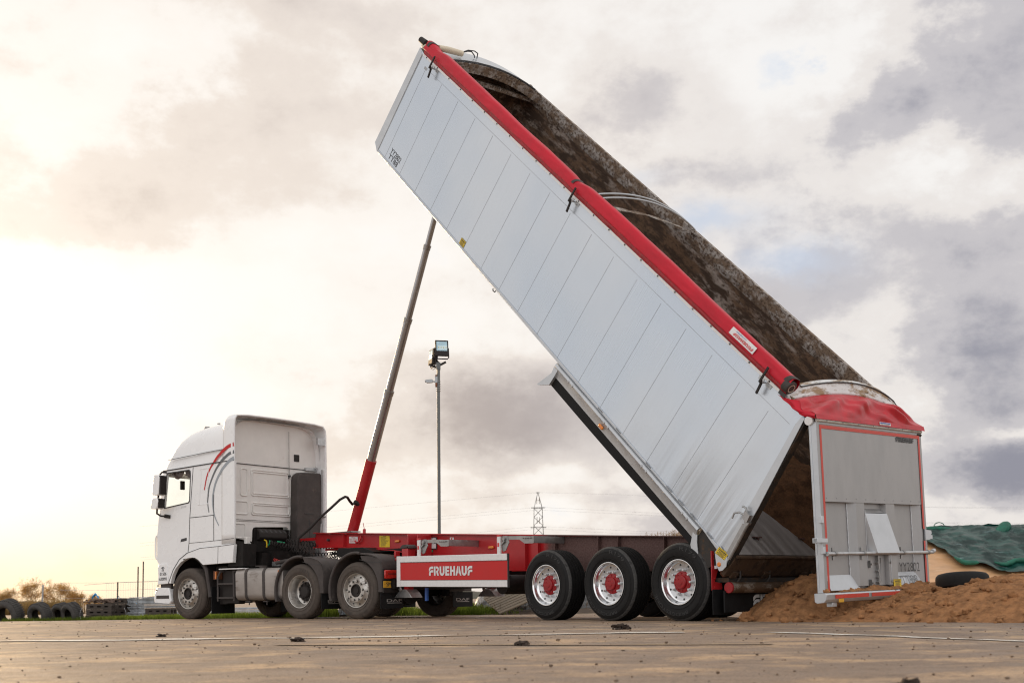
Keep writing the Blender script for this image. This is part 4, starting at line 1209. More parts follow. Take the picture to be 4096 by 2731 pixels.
        for xx in (5.90, 3.79):
            g = MB(); z0 = 1.045 + (.0165 + .0) * (xx - 5.04); z1 = z0 + .265
            g.box(xx - .035, xx + .035, y - .045 * sgn, y - .01 * sgn, z0 - .02, z1); hg = g.build('guard_hanger', M['whitestk'], go, bevel=.004)
            g = MB(); yb = y - .05 * sgn
            quad = [(xx - .02, z1 + .01), (xx - .16, z1 + .005), (xx - .20, z1 - .10), (xx - .12, z1 - .22), (xx - .06, z1 - .24), (xx - .02, z1 - .20)]
            g.prism(quad, XZ(yb - .02), 0, .012); g.prism([(xx - .14, z1), (xx - .50, z1 - .012), (xx - .76, z1 - .03), (xx - .76, z1 - .135), (xx - .56, z1 - .13), (xx - .44, z1 - .065), (xx - .15, z1 - .055)], XZ(yb - .035), 0, .02)
            g.box(xx - .79, xx - .74, min(.51 * sgn, yb), max(.51 * sgn, yb), z1 - .13, z1 - .025)
            for i in range(4): g.cyl((xx - .56 - .055 * i, yb - .02, z1 - .05), (xx - .56 - .055 * i, yb + .03 * sgn, z1 - .05), .010, 6)
            g.cyl((xx - .10, yb - .02, z1 - .04), (xx - .10, yb + .02 * sgn, z1 - .04), .028, 12); g.obox((xx - .08, yb + .01 * sgn, z1 - .10), (.035, 0, -.025), (0, .012, 0), (.006, 0, .008))
            g.build('hanger_arm', M['steel'], hg, smooth=30)
            if sgn > 0:
                g = MB(); g.box(xx - .022, xx + .022, y - .009, y - .007, z1 - .16, z1 - .10); g.box(xx - .035, xx + .035, y - .047, y - .008, z1, z1 + .03); g.build('tag', M['inkred'], hg)
    # ---- rear end: shaft, mud plate, flap, roller bumper
    r = MB(); r.tube([(-.66, -1.08, .63), (-.66, 1.08, .63)], .055, 6); r.tube([(-.66, .98, .63), (-.66, 1.11, .63)], .068, 6); r.build('hinge_shaft', M['rust'], T)
    for sgn in (1, -1):
        r = MB(); yz = [(1.26, .905), (1.125, .905), (1.11, .71), (1.20, .51), (1.06, .49), (1.06, .395), (1.26, .395)]
        r.prism([(y * sgn, z) for y, z in yz], lambda u, v, dd: (-.59 + dd, u, v), 0, .014)
        r.box(-.59, -.50, min(1.12 * sgn, 1.135 * sgn), max(1.12 * sgn, 1.135 * sgn), .70, .90)
        for zz in (.86, .80, .55, .44): r.cyl((-.60, 1.22 * sgn, zz), (-.588, 1.22 * sgn, zz), .010, 6)
        ro = r.build('rear_bracket', M['red'], T, bevel=.004)
        r = MB(); r.box(-.60, -.588, min(.86 * sgn, 1.26 * sgn), max(.86 * sgn, 1.26 * sgn), .085, .41)
        r.build('mudflap', M['rubber'], T)
    r = MB(); r.box(-.64, -.60, 1.14, 1.22, .675, .715); r.build('outline_lamp', M['whitestk'], T)
    r = MB(); r.lathe([(.001, 1.165), (.070, 1.165), (.071, 1.14)], 24, 1, (-.78, 0, .43)); r.lathe([(.0715, 1.14), (.0715, -1.16), (.001, -1.16)], 24, 0, (-.78, 0, .43))
    r.build('roller_bumper', [M['checker'], M['redhub']], T, smooth=40)
    r = MB(); r.box(-.735, -.715, -1.15, 1.19, .115, .39); fo = r.build('spray_flap', M['rubber'], T)
    r = MB(); put_logo(r, (-.738, .62, .180), (0, -1.24, 0), (0, 0, .158)); r.build('lettering', M['logo_white'], fo, smooth=0)
    r = MB(); r.box(-.74, -.50, -1.10, 1.10, .50, .56); r.box(-.60, -.50, -.9, .9, .56, .80)
    for yy in (-.55, .35, .95): r.tube([(-.80, yy, .66), (-.80, yy, .56), (-.78, yy + .04, .50)], .016, 6)
    r.build('rear_crossmember', M['dirtblack'], T)
    # ---- wheels
    for s in (1, -1):
        for xx in (0, 1.31, 2.62): wheel(T, 'trailer', xx, 1.255 * s, .515, s)
    build_body(T)
    build_tailgate(T)


def build_body(T):
    # body frame: x along the floor towards the front, y near side, z away from the floor
    HW = 1.26
    side = [(.02, -.06), (.285, 2.055), (.70, 2.085), (5.2, 2.015), (10.69, 1.955), (10.87, 1.99), (11.01, .131), (10.834, .035), (5, .0), (.6, .0)]
    s = MB()
    s.prism(side, XZ(HW - .045), 0, .045, 1, mside=0)
    # outer near skin is its own slot
    s.prism(side, XZ(-HW), 0, .045, 1, mside=2)
    s.box(.02, 10.85, -HW + .045, HW - .045, .06, .10, 3)                       # floor
    s.box(10.70, 10.80, -HW + .045, HW - .045, .10, 1.92, 1)                   # head board
    # top rails
    def rail(y0, y1, m):
        s.add([(x, y, b + dz) for (x, b) in ((.30, 2.09), (10.75, 1.96)) for y in (y0, y1) for dz in (-.13, .02)], [(0, 1, 3, 2), (4, 6, 7, 5), (0, 4, 5, 1), (2, 3, 7, 6), (0, 2, 6, 4), (1, 5, 7, 3)], m)
    rail(-HW + .002, -HW + .075, 2); rail(HW - .10, HW - .047, 2)
    # chamfer under the far rail
    s.add([(.30, -HW + .075, 1.96), (10.75, -HW + .075, 1.83), (10.75, -HW + .048, 1.74), (.30, -HW + .048, 1.87)], [(0, 1, 2, 3)], 2)
    # front cap: arched hood at the head board
    def arch(y): return 1.955 + .21 * (1 - (y / HW) ** 2)
    nA = 24
    ys = [-HW + 2 * HW * i / nA for i in range(nA + 1)]
    lip = [(y, arch(y)) for y in ys] + [(y, arch(y) - .16) for y in ys[::-1]]
    s.prism(lip, lambda u, v, d: (10.38 + d, u, v), 0, .03, 2)
    s.grid(lambda u, v: (10.40 + .48 * v, -HW + 2 * HW * u, arch(-HW + 2 * HW * u) + .012 - .02 * v), nA + 1, 3, 4)
    s.prism([(y, arch(y) - .01) for y in ys] + [(HW, 1.7), (-HW, 1.7)], lambda u, v, d: (10.85 + d, u, v), 0, .03, 0)
    s.box(10.45, 10.55, -HW + .045, HW - .045, 1.80, 1.87, 2); s.box(10.46, 10.52, .32, .52, .9, 1.80, 2)
    # underside bearers
    for yy in (-.50, .44): s.box(.1, 10.6, yy, yy + .06, -.16, .058, 0)
    for i in range(18): s.box(.4 + .58 * i, .46 + .58 * i, -1.12, 1.12, -.02, .058, 0)
    body = s.build('tipping_body', [M['alu_grey'], M['alu_dirty'], M['alu_rail'], M['floor_plate'], M['alu2']], T, smooth=30, loc=(-.9006, 0, .7633), rot=(0, -TILT, 0))
    B = body
    # clean outer skin of the near side, built of interlocking planks
    sk = MB(); sk.prism(side, XZ(HW + .001), 0, .007)
    skin = sk.build('side_panel', M['panel'], B, smooth=0)
    sk = MB(); sk.prism(side, XZ(-HW - .008), 0, .007); sk.build('side_panel', M['alu'], B, smooth=0)
    j = MB()
    def vline(a0, b0, a1, b1, w=.006):
        d = Vector((a1 - a0, b1 - b0)).normalized(); n = Vector((-d.y, d.x)) * w / 2
        j.prism([(a0 + n.x, b0 + n.y), (a0 - n.x, b0 - n.y), (a1 - n.x, b1 - n.y), (a1 + n.x, b1 + n.y)], XZ(HW + .0085), 0, .0015)
    for i in range(17):
        a = .762 + .6115 * i
        if a < 10.6: vline(a, .012, a - .0 + .012 - .0105 * a + .02, 1.79 + .0 * a, .0032)
    vline(.42, 1.865, 10.52, 1.80, .004)
    vline(10.821, .06, 10.715, 1.93, .018); vline(.15, -.04, .345, 1.93, .006)
    vline(10.43, 1.79, 10.52, 1.79, .05)
    j.build('plank_joint', M['planks'], skin, smooth=0)
    # rub rail along the bottom edge
    e = MB(); e.prism([(.16, -.055), (.17, .02), (5, .055), (10.80, .085), (10.80, .045), (5, .012), (.6, .012), (.3, -.02)], XZ(HW + .008), 0, .012)
    eo = e.build('bottom_rail', M['alu2'], B, smooth=30, bevel=.004)
    t = MB()
    for a in (.40, .78, 1.06, 1.34, 1.85, 2.62, 3.1): put_logo(t, (a + .13, HW + .0215, .012), (-.13, 0, 0), (0, 0, .024))
    t.build('lettering', M['inkgrey'], eo, smooth=0)
    # front and rear corner posts
    p = MB(); p.prism([(10.825, .06), (10.735, 1.93), (10.87, 1.985), (11.00, .15), (10.85, .045)], XZ(HW + .008), 0, .006)
    p.box(11.0, 11.05, 1.0, 1.2, .50, .58)
    p.build('front_post', M['alu2'], B, smooth=0)
    p = MB(); p.prism([(.155, -.05), (.340, 1.93), (.330, 2.05), (.28, 2.05), (.10, .80), (.02, -.06)], XZ(HW + .008), 0, .010)
    po = p.build('rear_post', M['alu2'], B, smooth=0)
    p = MB(); p.prism([(.018, -.06), (.283, 2.05), (.255, 2.05), (-.005, -.06)], XZ(HW - .10), 0, .10); p.prism([(.018, -.06), (.283, 2.05), (.255, 2.05), (-.005, -.06)], XZ(-HW), 0, .10)
    p.build_each('rear_edge', M['dirtblack'], po)
    p = MB(); p.prism([(.24, .05), (.255, -.07), (.115, -.185), (.035, -.205), (.0, -.16), (-.01, -.08), (.06, .02)], XZ(HW + .018), 0, .008)
    cp = p.build('corner_plate', M['alu2'], B, bevel=.003)
    p = MB(); p.lathe([(.001, HW + .040), (.022, HW + .040), (.030, HW + .032), (.031, HW + .024)], 20, 0, (.094, 0, -.14)); p.build('side_marker', M['amber'], cp)
    # yellow warning plates
    def label(o, ex, ey, name='warning_sticker', lines=("WARNING",), par=B):
        o, ex, ey = Vector(o), Vector(ex), Vector(ey)
        k = MB(); k.flat([(0, 0), (1, 0), (1, 1), (0, 1)], lambda u, v, d: o + ex * u + ey * v, 0)
        so = k.build(name, M['yellow'], par, smooth=0)
        nn = ex.cross(ey).normalized() * .0015
        k = MB()
        put_text(k, "WARNING", o + nn + ex * .10 + ey * .66, ex * .8, ey * .17, bold=.0015)
        for i, (w, a) in enumerate(((.86, .07), (.55, .22), (.86, .07), (.6, .2))):
            k.flat([(a, .53 - .13 * i), (a + w, .53 - .13 * i), (a + w, .59 - .13 * i), (a, .59 - .13 * i)], lambda u, v, d: o + nn + ex * u + ey * v, 0)
        for i in range(7):
            for y0 in (.90, .03):
                k.flat([(i / 7 + .02, y0), (i / 7 + .09, y0), (i / 7 + .12, y0 + .07), (i / 7 + .05, y0 + .07)], lambda u, v, d: o + nn + ex * u + ey * v, 0)
        k.build('lettering', M['ink'], so, smooth=0)
    label((.242, HW + .029, -.074), (-.177, 0, .030), (0, 0, .107))
    label((7.64, HW + .016, .075), (-.15, 0, .0), (0, 0, .105))
    # fleet number
    t = MB()
    put_text(t, "YY2802", (10.455, HW + .010, .222), (-.395, 0, -.010), (-.010, 0, .098), bold=.001); put_text(t, "TT88", (10.455, HW + .010, .120), (-.35, 0, -.010), (-.010, 0, .090), bold=.001)
    t.build('fleet_number', M['ink'], skin, smooth=0)
    # ---- white sheet rail and the rolled red sheet
    bR = lambda a: 1.949 + .0138 * (10.69 - a)
    r = MB(); r.add([(a, y, bR(a) + dz) for a in (.69, 10.69) for y in (HW + .008, HW + .028) for dz in (-.022, .012)], [(0, 1, 3, 2), (4, 6, 7, 5), (0, 4, 5, 1), (2, 3, 7, 6), (0, 2, 6, 4), (1, 5, 7, 3)])
    ro = r.build('sheet_rail', M['whitestk'], B)
    r = MB()
    a = 1.0
    while a < 10.6:
        r.cyl((a, HW + .026, bR(a)), (a, HW + .036, bR(a)), .012, 6); a += .415
    r.box(.68, .80, HW + .026, HW + .034, bR(.7) - .03, bR(.7) + .02)
    r.build('rail_bolt', M['seam'], ro)
    h = MB()
    def hem(u, v):
        a = .70 + 9.98 * u; w = .010 * fbm((a * 2.6, v * 2, 1.5)) + .006 * fbm((a * 9, v * 4, .3))
        return (a, HW + .020 + .020 * sin(pi * v) + w, bR(a) + .012 + .085 * v)
    h.grid(hem, 260, 7)
    h.build('sheet_hem', M['tarp_dark'], B, smooth=60)
    k = MB()
    secs = [(HW + .018, .070), (HW + .044, .076), (HW + .054, .092), (HW + .050, .130), (HW + .042, .170), (HW + .032, .205), (HW + .014, .234), (HW - .030, .246), (HW - .095, .236), (HW - .140, .185), (HW - .150, .12), (HW - .12, .04), (HW - .05, .01)]
    def roll(u, v):
        a = .72 + 9.98 * u; q = v * (len(secs) - 1); i = min(int(q), len(secs) - 2); t = q - i
        y = secs[i][0] * (1 - t) + secs[i + 1][0] * t; b = secs[i][1] * (1 - t) + secs[i + 1][1] * t
        sag = 1.0 - .05 * sin(a * 1.1) - .04 * fbm((a * .9, 0, 3))
        # gathered where the strap pulls it in
        for ac in (5.80, 10.35): sag *= 1 - .13 * exp(-((a - ac) / .16) ** 2)
        n2 = .006 * fbm((a * 1.6, v * 5, 7)) + .004 * fbm((a * 6, v * 9, 2)) * (1 if v < .5 else .4)
        low = exp(-((v - .12) / .1) ** 2)
        n2 += .010 * low * fbm((a * 4.5, v * 3, 11))
        return (a, y + n2, bR(a) + b * sag + n2 * .6)
    k.grid(roll, 300, 31)
    ko = k.build('rolled_sheet', M['tarp'], B, smooth=60)
    # label on the sheet
    o = Vector((1.62, HW + .055, bR(1.6) + .150)); 
    def onroll(a, t):  # t 0..1 across the label, following the roll's face
        y = HW + .0545 - .020 * t ** 1.15; b = .110 + .095 * t
        return Vector((a, y + .008, bR(a) + b + .003))
    sk2 = MB(); sk2.grid(lambda u, v: onroll(1.42 + .50 * u, v), 6, 6)
    so = sk2.build('maker_label', M['whitestk'], ko, smooth=60)
    def warp(mb, m):  # from flat (u,v) label coordinates to the roll, lifted a little
        for i, (u, v, d) in enumerate(mb.v):
            p = onroll(1.42 + .50 * u, v); mb.v[i] = (p.x, p.y + .002, p.z + .0015)
    # the label reads from the inside, so it stands on its head
    lt = MB(); put_logo(lt, (.06, .58, 0), (.80, 0, 0), (0, -.42, 0)); warp(lt, 0); lt.build('lettering', M['inkred'], so, smooth=0)
    lt = MB(); put_text(lt, "DAWBARN", (.42, .88, 0), (.40, 0, 0), (0, -.18, 0)); warp(lt, 0); lt.build('lettering', M['inkblue'], so, smooth=0)
    # straps round the roll, end coil, motor and its cables
    def band(name, a0, w, grow=.008, m='plastic'):
        s4 = MB(); s4.grid(lambda u, v: (lambda p: (a0 + w * u - .06 * v, p[1] + (p[1] - HW + .05) * .05 + .004 * (1 - v), p[2] + grow))(roll((a0 + w * u - .72) / 9.98, .30 + .40 * v)), 3, 14); s4.build(name, M[m], ko, smooth=60)
    band('strap', 5.83, .05); band('strap', 10.60, .07); band('strap', .76, .07)
    c = MB()
    c.lathe([(.001, -.005), (.040, -.005), (.042, .0), (.075, .0), (.085, -.008), (.088, -.03), (.088, -.10)], 28, 0)
    for i, q in enumerate(c.v): c.v[i] = (.70 - q[1], HW - .02 + q[0], bR(.7) + .105 + q[2])
    c.build('sheet_coil', M['plastic'], ko, smooth=40)
    c = MB(); c.tube([(.705, HW - .02 + .05 * cos(t * pi / 12), bR(.7) + .105 + .05 * sin(t * pi / 12)) for t in range(24)], .007, 6, closed=True); c.build('coil_core', M['beige'], ko)
    c = MB(); c.tube([(10.95, HW + .01, 2.10), (10.80, HW - .02, 2.10)], [.05, .06], 14); c.build('winder_motor', M['plastic_dark'], B)
    c = MB(); c.tube([(10.86, HW - .05, 2.04), (10.74, HW - .02, 2.04)], .055, 12); c.tube([(10.60, HW - .15, 2.15), (10.60, .92, 2.17), (10.60, .62, 2.185)], [.05, .055, .05], 14); c.build('motor_cover', M['beige'], B, smooth=40)
    c = MB()
    for off in (0, .05): c.tube([(10.60, .64, 2.20), (10.62, .52, 2.27 - off * .4), (10.64, .38 + off, 2.285 - off * .5), (10.66, .28 + off, 2.26 - off), (10.68, .24 + off, 2.17)], .010, 6)
    c.build('motor_cable', M['seam'], B, smooth=60)
    c = MB(); c.tube([(10.45, HW - .12, 2.17)] + [(10.42 + .0 * i, 1.05 - .23 * i, arch(1.05 - .23 * i) + .022) for i in range(10)], .012, 6); c.build('pull_cord', M['seam'], B, smooth=60)
    # over-centre latches along the roll
    for ac, b0, b1 in ((10.225, 1.735, 2.085), (5.662, 1.794, 2.150), (1.06, 1.871, 2.220)):
        l = MB(); dz = b1 - b0
        l.obox((ac + .012, HW + .105, b0 + dz * .72), (.016, 0, 0), (0, .010, 0), (.018, -.020, dz * .30)); l.obox((ac - .020, HW + .085, b0 + dz * .22), (.016, 0, 0), (0, .012, 0), (.012, .0, dz * .22))
        l.obox((ac - .006, HW + .095, b0 + dz * .44), (.011, 0, 0), (0, .008, 0), (.004, 0, .03))
        lo = l.build('sheet_latch', M['plastic_dark'], B, bevel=.004)
        l = MB()
        for sx in (-1, 1):
            ca = ac + .075 * sx; cb = bR(ac) - .045
            l.prism([(ca - .06, cb + .045), (ca + .06, cb + .045), (ca + .045, cb - .035), (ca - .045, cb - .035)], XZ(HW + .009), 0, .005)
            for dx, dz2 in ((-.035, .02), (.035, .02), (0, -.015)): l.cyl((ca + dx, HW + .01, cb + dz2), (ca + dx, HW + .024, cb + dz2), .010, 8)
        l.cyl((ac, HW + .01, bR(ac) - .06), (ac, HW + .10, bR(ac) - .06), .012, 8)
        l.build('latch_bracket', M['galv'], lo)
    # ---- sill guard with its rubber skirt, rear bracket
    g = MB()
    prf = [(HW - .02, -.01), (HW + .012, -.03), (HW + .020, -.065), (HW - .02, -.13), (HW - .035, -.215), (HW - .045, -.215), (HW - .03, -.12), (HW + .008, -.06), (HW - .03, -.02)]
    g.prism(prf, lambda u, v, d: (d, u, v + .02 * (1 - (d - .67) / 3.7) * 0), .67, 4.385)
    g.prism([(4.386, -.015), (4.40, -.09), (4.385, -.20), (4.54, -.51), (4.50, -.50), (4.31, -.36), (4.30, -.21), (4.30, -.02)], XZ(HW - .045), 0, .05)
    go = g.build('sill_guard', M['alu2'], B, smooth=25)
    g = MB(); g.grid(lambda u, v: (.69 + 3.63 * u, HW - .042 - .012 * v, -.205 - (.165 - .05 * (1 - u) ** 2) * v), 30, 4); g.build('rubber_skirt', M['rubber'], go)
    g = MB()
    for a in (3.92, 2.93, 1.945, .955):
        for d in (-.05, .06): g.lathe([(.001, .012), (.014, .011), (.019, .004), (.021, 0)], 12, 0, (a + d, HW + .018, -.065 + .0 * d))
    g.build('sill_rivet', M['galv'], go)
    g = MB(); g.box(2.965, 3.075, HW - .015, HW + .012, -.182, -.132); g.build('side_marker', M['amber'], go, bevel=.012)
    g = MB(); g.prism([(.76, -.11), (.655, -.13), (.60, -.20), (.345, -.42), (.33, -.44), (.40, -.47), (.66, -.30)], XZ(HW - .035), 0, .012); g.build('skirt_bracket', M['alu2'], go)
    g = MB(); g.prism([(.66, -.02), (.60, -.36), (.30, -.42), (.12, -.14), (.28, .0)], XZ(HW - .06), 0, .014); g.box(.3, .66, .8, HW - .06, -.30, -.02); g.build('hinge_guard', M['dirtblack'], B)
    # hook and little bracket on the underside edge
    g = MB(); g.tube([(6.34, HW - .02, -.00), (6.36, HW - .02, -.04), (6.41, HW - .02, -.045), (6.43, HW - .02, -.02)], .009, 6); g.build('hook', M['seam'], B)
    # ---- hoops
    for a, z0 in ((5.69, 0), (5.57, .0)):
        h = MB(); h.tube([(a - .02, 1.20 - .10 * i, 2.06 + .235 * (1 - ((1.20 - .10 * i) / 1.2) ** 2)) for i in range(25)], .014, 8); h.build('hoop', M['alu2'], B, smooth=60)
    h = MB(); h.grid(lambda u, v: (5.44 + .14 * v, 1.18 - 2.36 * u, 2.02 + .09 * (1 - (2 * u - 1) ** 2) - .02 * v + .012 * fbm((u * 9, v * 3, 5))), 30, 5); h.build('cross_beam', M['alu_rail'], B, smooth=60)
    # rear arch: curved board over the tailgate
    ra = MB()
    ra_b = lambda y, k: 2.075 + .20 * (1 - (y / 1.24) ** 2)
    ra.grid(lambda u, v: (.635 + .18 * v, 1.24 - 2.48 * u, ra_b(1.24 - 2.48 * u, 0) + (.13 * v if v < .75 else .0975 + .02 * (v - .75)) * (1 - .5 * abs(2 * u - 1) ** 3)), 41, 9)
    rao = ra.build('rear_arch', M['archboard'], B, smooth=50)
    sol = rao.modifiers.new("thickness", 'SOLIDIFY'); sol.thickness = .02
    c = MB(); c.tube([(.77, HW - .04, bR(.7) + .17)] + [(.755, 1.0 - .2 * i, ra_b(1.0 - .2 * i, 0) + .105 - .05 * abs((1.0 - .2 * i) / 1.2) ** 2) for i in range(11)] + [(.70, -1.2, 2.10)], .009, 6); c.build('elastic_cord', M['seam'], B, smooth=60)
    # side latch gear on the rear post
    l = MB(); l.obox((.14, HW + .05, .62), (.05, 0, 0), (0, .03, 0), (.01, 0, .05)); l.tube([(.16, HW + .06, .66), (.22, HW + .07, .70), (.27, HW + .07, .68)], .014, 6); l.tube([(.18, HW + .07, .62), (.25, HW + .09, .60), (.30, HW + .09, .54), (.28, HW + .09, .47)], .013, 6); l.cyl((.10, HW, .56), (.10, HW + .05, .56), .04, 10)
    l.tube([(.02, HW + .02, .02), (.09, HW + .02, .56)], .022, 8); l.prism([(.03, .05), (.10, .05), (.15, .50), (.10, .52)], XZ(HW + .018), 0, .014)
    l.build('door_latch', M['steel'], B, smooth=40)
    # lower rear lip, smeared with spilled soil
    l = MB(); l.box(-.02, .04, -1.22, 1.22, -.24, .055); l.tube([(-.02, -1.22, .09), (-.02, 1.22, .09)], .022, 8)
    for yy in (1.05, .40, -.40, -1.0): l.box(-.05, -.02, yy - .06, yy + .06, -.25, -.16)
    l.build('rear_lip', M['soiled'], B)
    # load still lying in the body
    ld = MB()
    def load(u, v):
        a = .05 + 5.0 * u; t = v
        edge = -.62 + .36 * min(1, a) + .28 * min(1, a / 3) + .04 * fbm((a * 2, 0, 3)); top = (.50 + .10 * fbm((a * 1.3, 0, 9))) * (1 - .75 * max(0, (a - 2.5) / 2.5))
        y = -1.21 + (edge + 1.21) * t
        return (a + .03 * fbm((a * 5, t * 6, 4)), y, .095 + top * (1 - t ** 1.15) + .03 * fbm((a * 6, t * 8, 1)) * (1 - t))
    ld.grid(load, 110, 30); ld.build('soil_load', M['soil_dark'], B, smooth=50)


def build_tailgate(T):
    # tailgate frame: X across from the near edge, Y outwards to the rear, Z up; origin at the top near corner
    p0 = Vector((-2.270, 1.262, 2.392)); p1 = Vector((-2.114, -1.26, 2.447)); pb = Vector((-2.302, 1.262, .342))
    ex = (p1 - p0); Wd = ex.length; ex.normalize(); ezr = (p0 - pb); H = ezr.length
    ez = (ezr - ex * ezr.dot(ex)).normalized(); ey = ex.cross(ez)          # outward
    MxL = Matrix((ex, ey, ez)).transposed().to_4x4(); MxL.translation = p0      # shapes are written with y outwards ...
    Mx = Matrix((ex, -ey, ez)).transposed().to_4x4(); Mx.translation = p0       # ... and stored in a right-handed frame

    class MB(_MB):
        def build(s, *a, **kw):
            s.v = [(p[0], -p[1], p[2]) for p in s.v]
            return _MB.build(s, *a, **kw)

        def build_each(s, name, mats, parent=None, **kw):
            s.v = [(p[0], -p[1], p[2]) for p in s.v]
            return _MB.build_each(s, name, mats, parent, **kw)
    k = 1.105
    S = lambda n: (1.26 - n) * k
    Z = lambda z: z - 2.385
    g = MB()
    # main recessed skin and the side flanges
    g.box(.02, Wd - .02, -.105, -.085, -H + .02, -.01, 1)
    g.box(0, .055, -.11, 0, -H, 0); g.box(Wd - .055, Wd, -.11, 0, -H, 0); g.box(.055, Wd - .055, -.11, -.0, -.03, 0, 0)
    G = g.build('tailgate', [M['alu_grey'], M['alu_grey']], T, smooth=0, bevel=.004)
    G.matrix_local = Mx
    # upper sheet
    u = MB(); zu = Z(1.44)
    u.add([(.055, -.004, -.03), (Wd - .055, -.004, -.03), (Wd - .055, -.004, zu - .012), (.055, -.004, zu - .012), (.055, -.084, -.03), (Wd - .055, -.084, -.03), (Wd - .055, -.084, zu - .012), (.055, -.084, zu - .012)], [(0, 1, 2, 3), (2, 3, 7, 6), (0, 1, 5, 4), (4, 5, 6, 7)])
    uo = u.build('upper_sheet', M['alu_grey'], G, smooth=0)
    u = MB()
    for i in range(11): u.lathe([(.001, .003), (.006, .002), (.007, -.001)], 8, 0, (.14 + .224 * i, -.003, zu + .03))
    u.build('sheet_rivet', M['inkgrey'], uo)
    # side light strip (the folded near flange seen edge-on)
    f = MB(); f.box(-.006, 0, -.105, -.004, -H + .005, -.02); f.tube([(-.008, -.085, -.05), (-.008, -.085, -H + .04)], .009, 6); f.build('edge_strip', M['alu2'], G)
    # upright channels
    zl = Z(.40)
    r = MB()
    # angled ribs: weld flange, sloping web, face
    def rib(s0, s1, s2):   # flank start, face start, face end
        r.add([(s0, -.083, zu - .012), (s1, -.012, zu - .012), (s2, -.012, zu - .012), (s2, -.083, zu - .012), (s0, -.083, zl), (s1, -.012, zl), (s2, -.012, zl), (s2, -.083, zl)], [(0, 1, 5, 4), (1, 2, 6, 5), (2, 3, 7, 6), (0, 1, 2, 3), (4, 5, 6, 7)])
    rib(S(.620), S(.530), S(.355)); rib(S(-.10), S(-.12), S(-.315)); rib(S(-.81), S(-.93), S(-.95))
    ro = r.build('upright', M['alu_grey'], G, smooth=0)
    w = MB()
    for s in (S(.628), S(-.805)): w.tube([(s + .004 * sin(i * 2.2), -.079, zu - .02 - i * (zu - zl - .14) / 30 * 1.0) for i in range(31)], .008, 5)
    w.tube([(S(-.165), -.012, zu - .65), (S(-.165), -.012, zl)], .006, 5); w.tube([(S(.347), -.012, zu - .1), (S(.347), -.012, zl + .3)], .006, 5)
    w.build('weld', M['galv'], ro, smooth=60)
    # grain hatch
    d = MB(); za, zb = Z(1.30), Z(.797)
    xa0, xa1, xb0, xb1 = S(.352), S(-.128), S(.245), S(-.252)
    d.add([(xa0, -.006, za), (xa1, -.006, za), (xb1, .075, zb), (xb0, .075, zb), (xa0, -.083, za), (xa1, -.083, za), (xb1, .0, zb + .01), (xb0 - .07, -.07, zb + .02)], [(0, 1, 2, 3), (0, 3, 7, 4), (1, 2, 6, 5), (0, 1, 5, 4), (2, 3, 7, 6), (4, 5, 6, 7)])
    do = d.build('grain_hatch', M['alu2'], G, smooth=0, bevel=.003)
    d = MB(); d.box(S(.35), S(-.12), -.083, -.076, za, zu - .02); d.add([(S(.35), -.075, za + .06), (S(-.06), -.075, za + .06), (S(-.12), -.03, za + .01), (S(.35), -.03, za + .01)], [(0, 1, 2, 3)]); d.build('hatch_frame', M['alu_grey'], do, smooth=0)
    # lower middle gear: spring, latches
    d = MB(); d.box(S(.33), S(-.10), -.078, -.06, zl, zb + .03, 0)
    d.build('centre_plate', M['alu_grey'], G, smooth=0)
    d = MB()
    sx = S(.055)
    d.tube([(sx + .018 * cos(i * .9), -.035 + .018 * sin(i * .9), Z(.75) - .30 * i / 200) for i in range(200)], .0045, 4)
    d.build('spring', M['steel'], G, smooth=60); d = MB()
    d.box(S(.10), S(.07), -.06, -.02, zl, Z(.77))
    for zz in (.70, .60, .52, .46): d.cyl((S(.10), -.06, Z(zz - .02)), (S(.10), -.02, Z(zz - .02)), .018, 8)
    d.build('spring_guide', M['steel'], G, smooth=40); d = MB()
    for s, zz in ((S(.265), .665), (S(.255), .43), (S(-.155), .68), (S(-.165), .44)): d = MB(); d.obox((s, -.035, Z(zz)), (.018, 0, 0), (0, .02, 0), (0, 0, .045)); d.cyl((s, -.03, Z(zz)), (s, .0, Z(zz)), .014, 8); d.build('catch', M['steel'], G, smooth=40)
    # torsion rod and its brackets
    d = MB(); zr = Z(.80); d.tube([(S(1.22), .030, zr), (S(-1.10), .030, zr)], .022, 12); d.tube([(S(1.235), .030, zr), (S(1.21), .030, zr)], .027, 12); d.tube([(S(-1.08), .030, zr + .01), (S(-1.13), .030, zr + .02)], .03, 10)
    rod = d.build('lock_rod', M['galv'], G, smooth=40)
    d = MB()
    for n in (1.07, .475, -.395, -.985): s = S(n); d.box(s - .022, s + .022, -.01 if abs(n) > .9 else -.012, .006, zr - .075, zr + .075); d.tube([(s - .022, .03, zr), (s + .022, .03, zr)], .030, 12)
    d.build('rod_bracket', M['steel'], rod)
    # hinge and catch plates on the edges
    d = MB()
    d.box(-.13, .10, -.05, .008, Z(.985) , Z(.935) ); d.box(-.13, -.06, -.06, .004, Z(.99), Z(.93)); d.box(-.035, .02, -.02, .02, Z(1.25), Z(1.165)); d.box(-.035, .02, -.02, .02, Z(.885), Z(.80)); d.box(Wd - .04, Wd + .13, -.02, .012, Z(1.03), Z(.975)); d.prism([(Wd - .06, Z(1.10)), (Wd + .10, Z(1.09)), (Wd + .11, Z(1.05)), (Wd + .06, Z(1.02)), (Wd + .10, Z(.985)), (Wd + .03, Z(.965)), (Wd - .06, Z(.965))], lambda u2, v, dd: (u2, -.005 + dd, v), 0, .018)
    d.build_each('edge_catch', M['alu2'], G, bevel=.003)
    # clean kick plates at the foot
    d = MB()
    d.add([(S(1.13), -.080, Z(.545)), (S(.625), -.080, Z(.545)), (S(.515), -.014, Z(.36)), (S(1.13), -.014, Z(.36))], [(0, 1, 2, 3)])
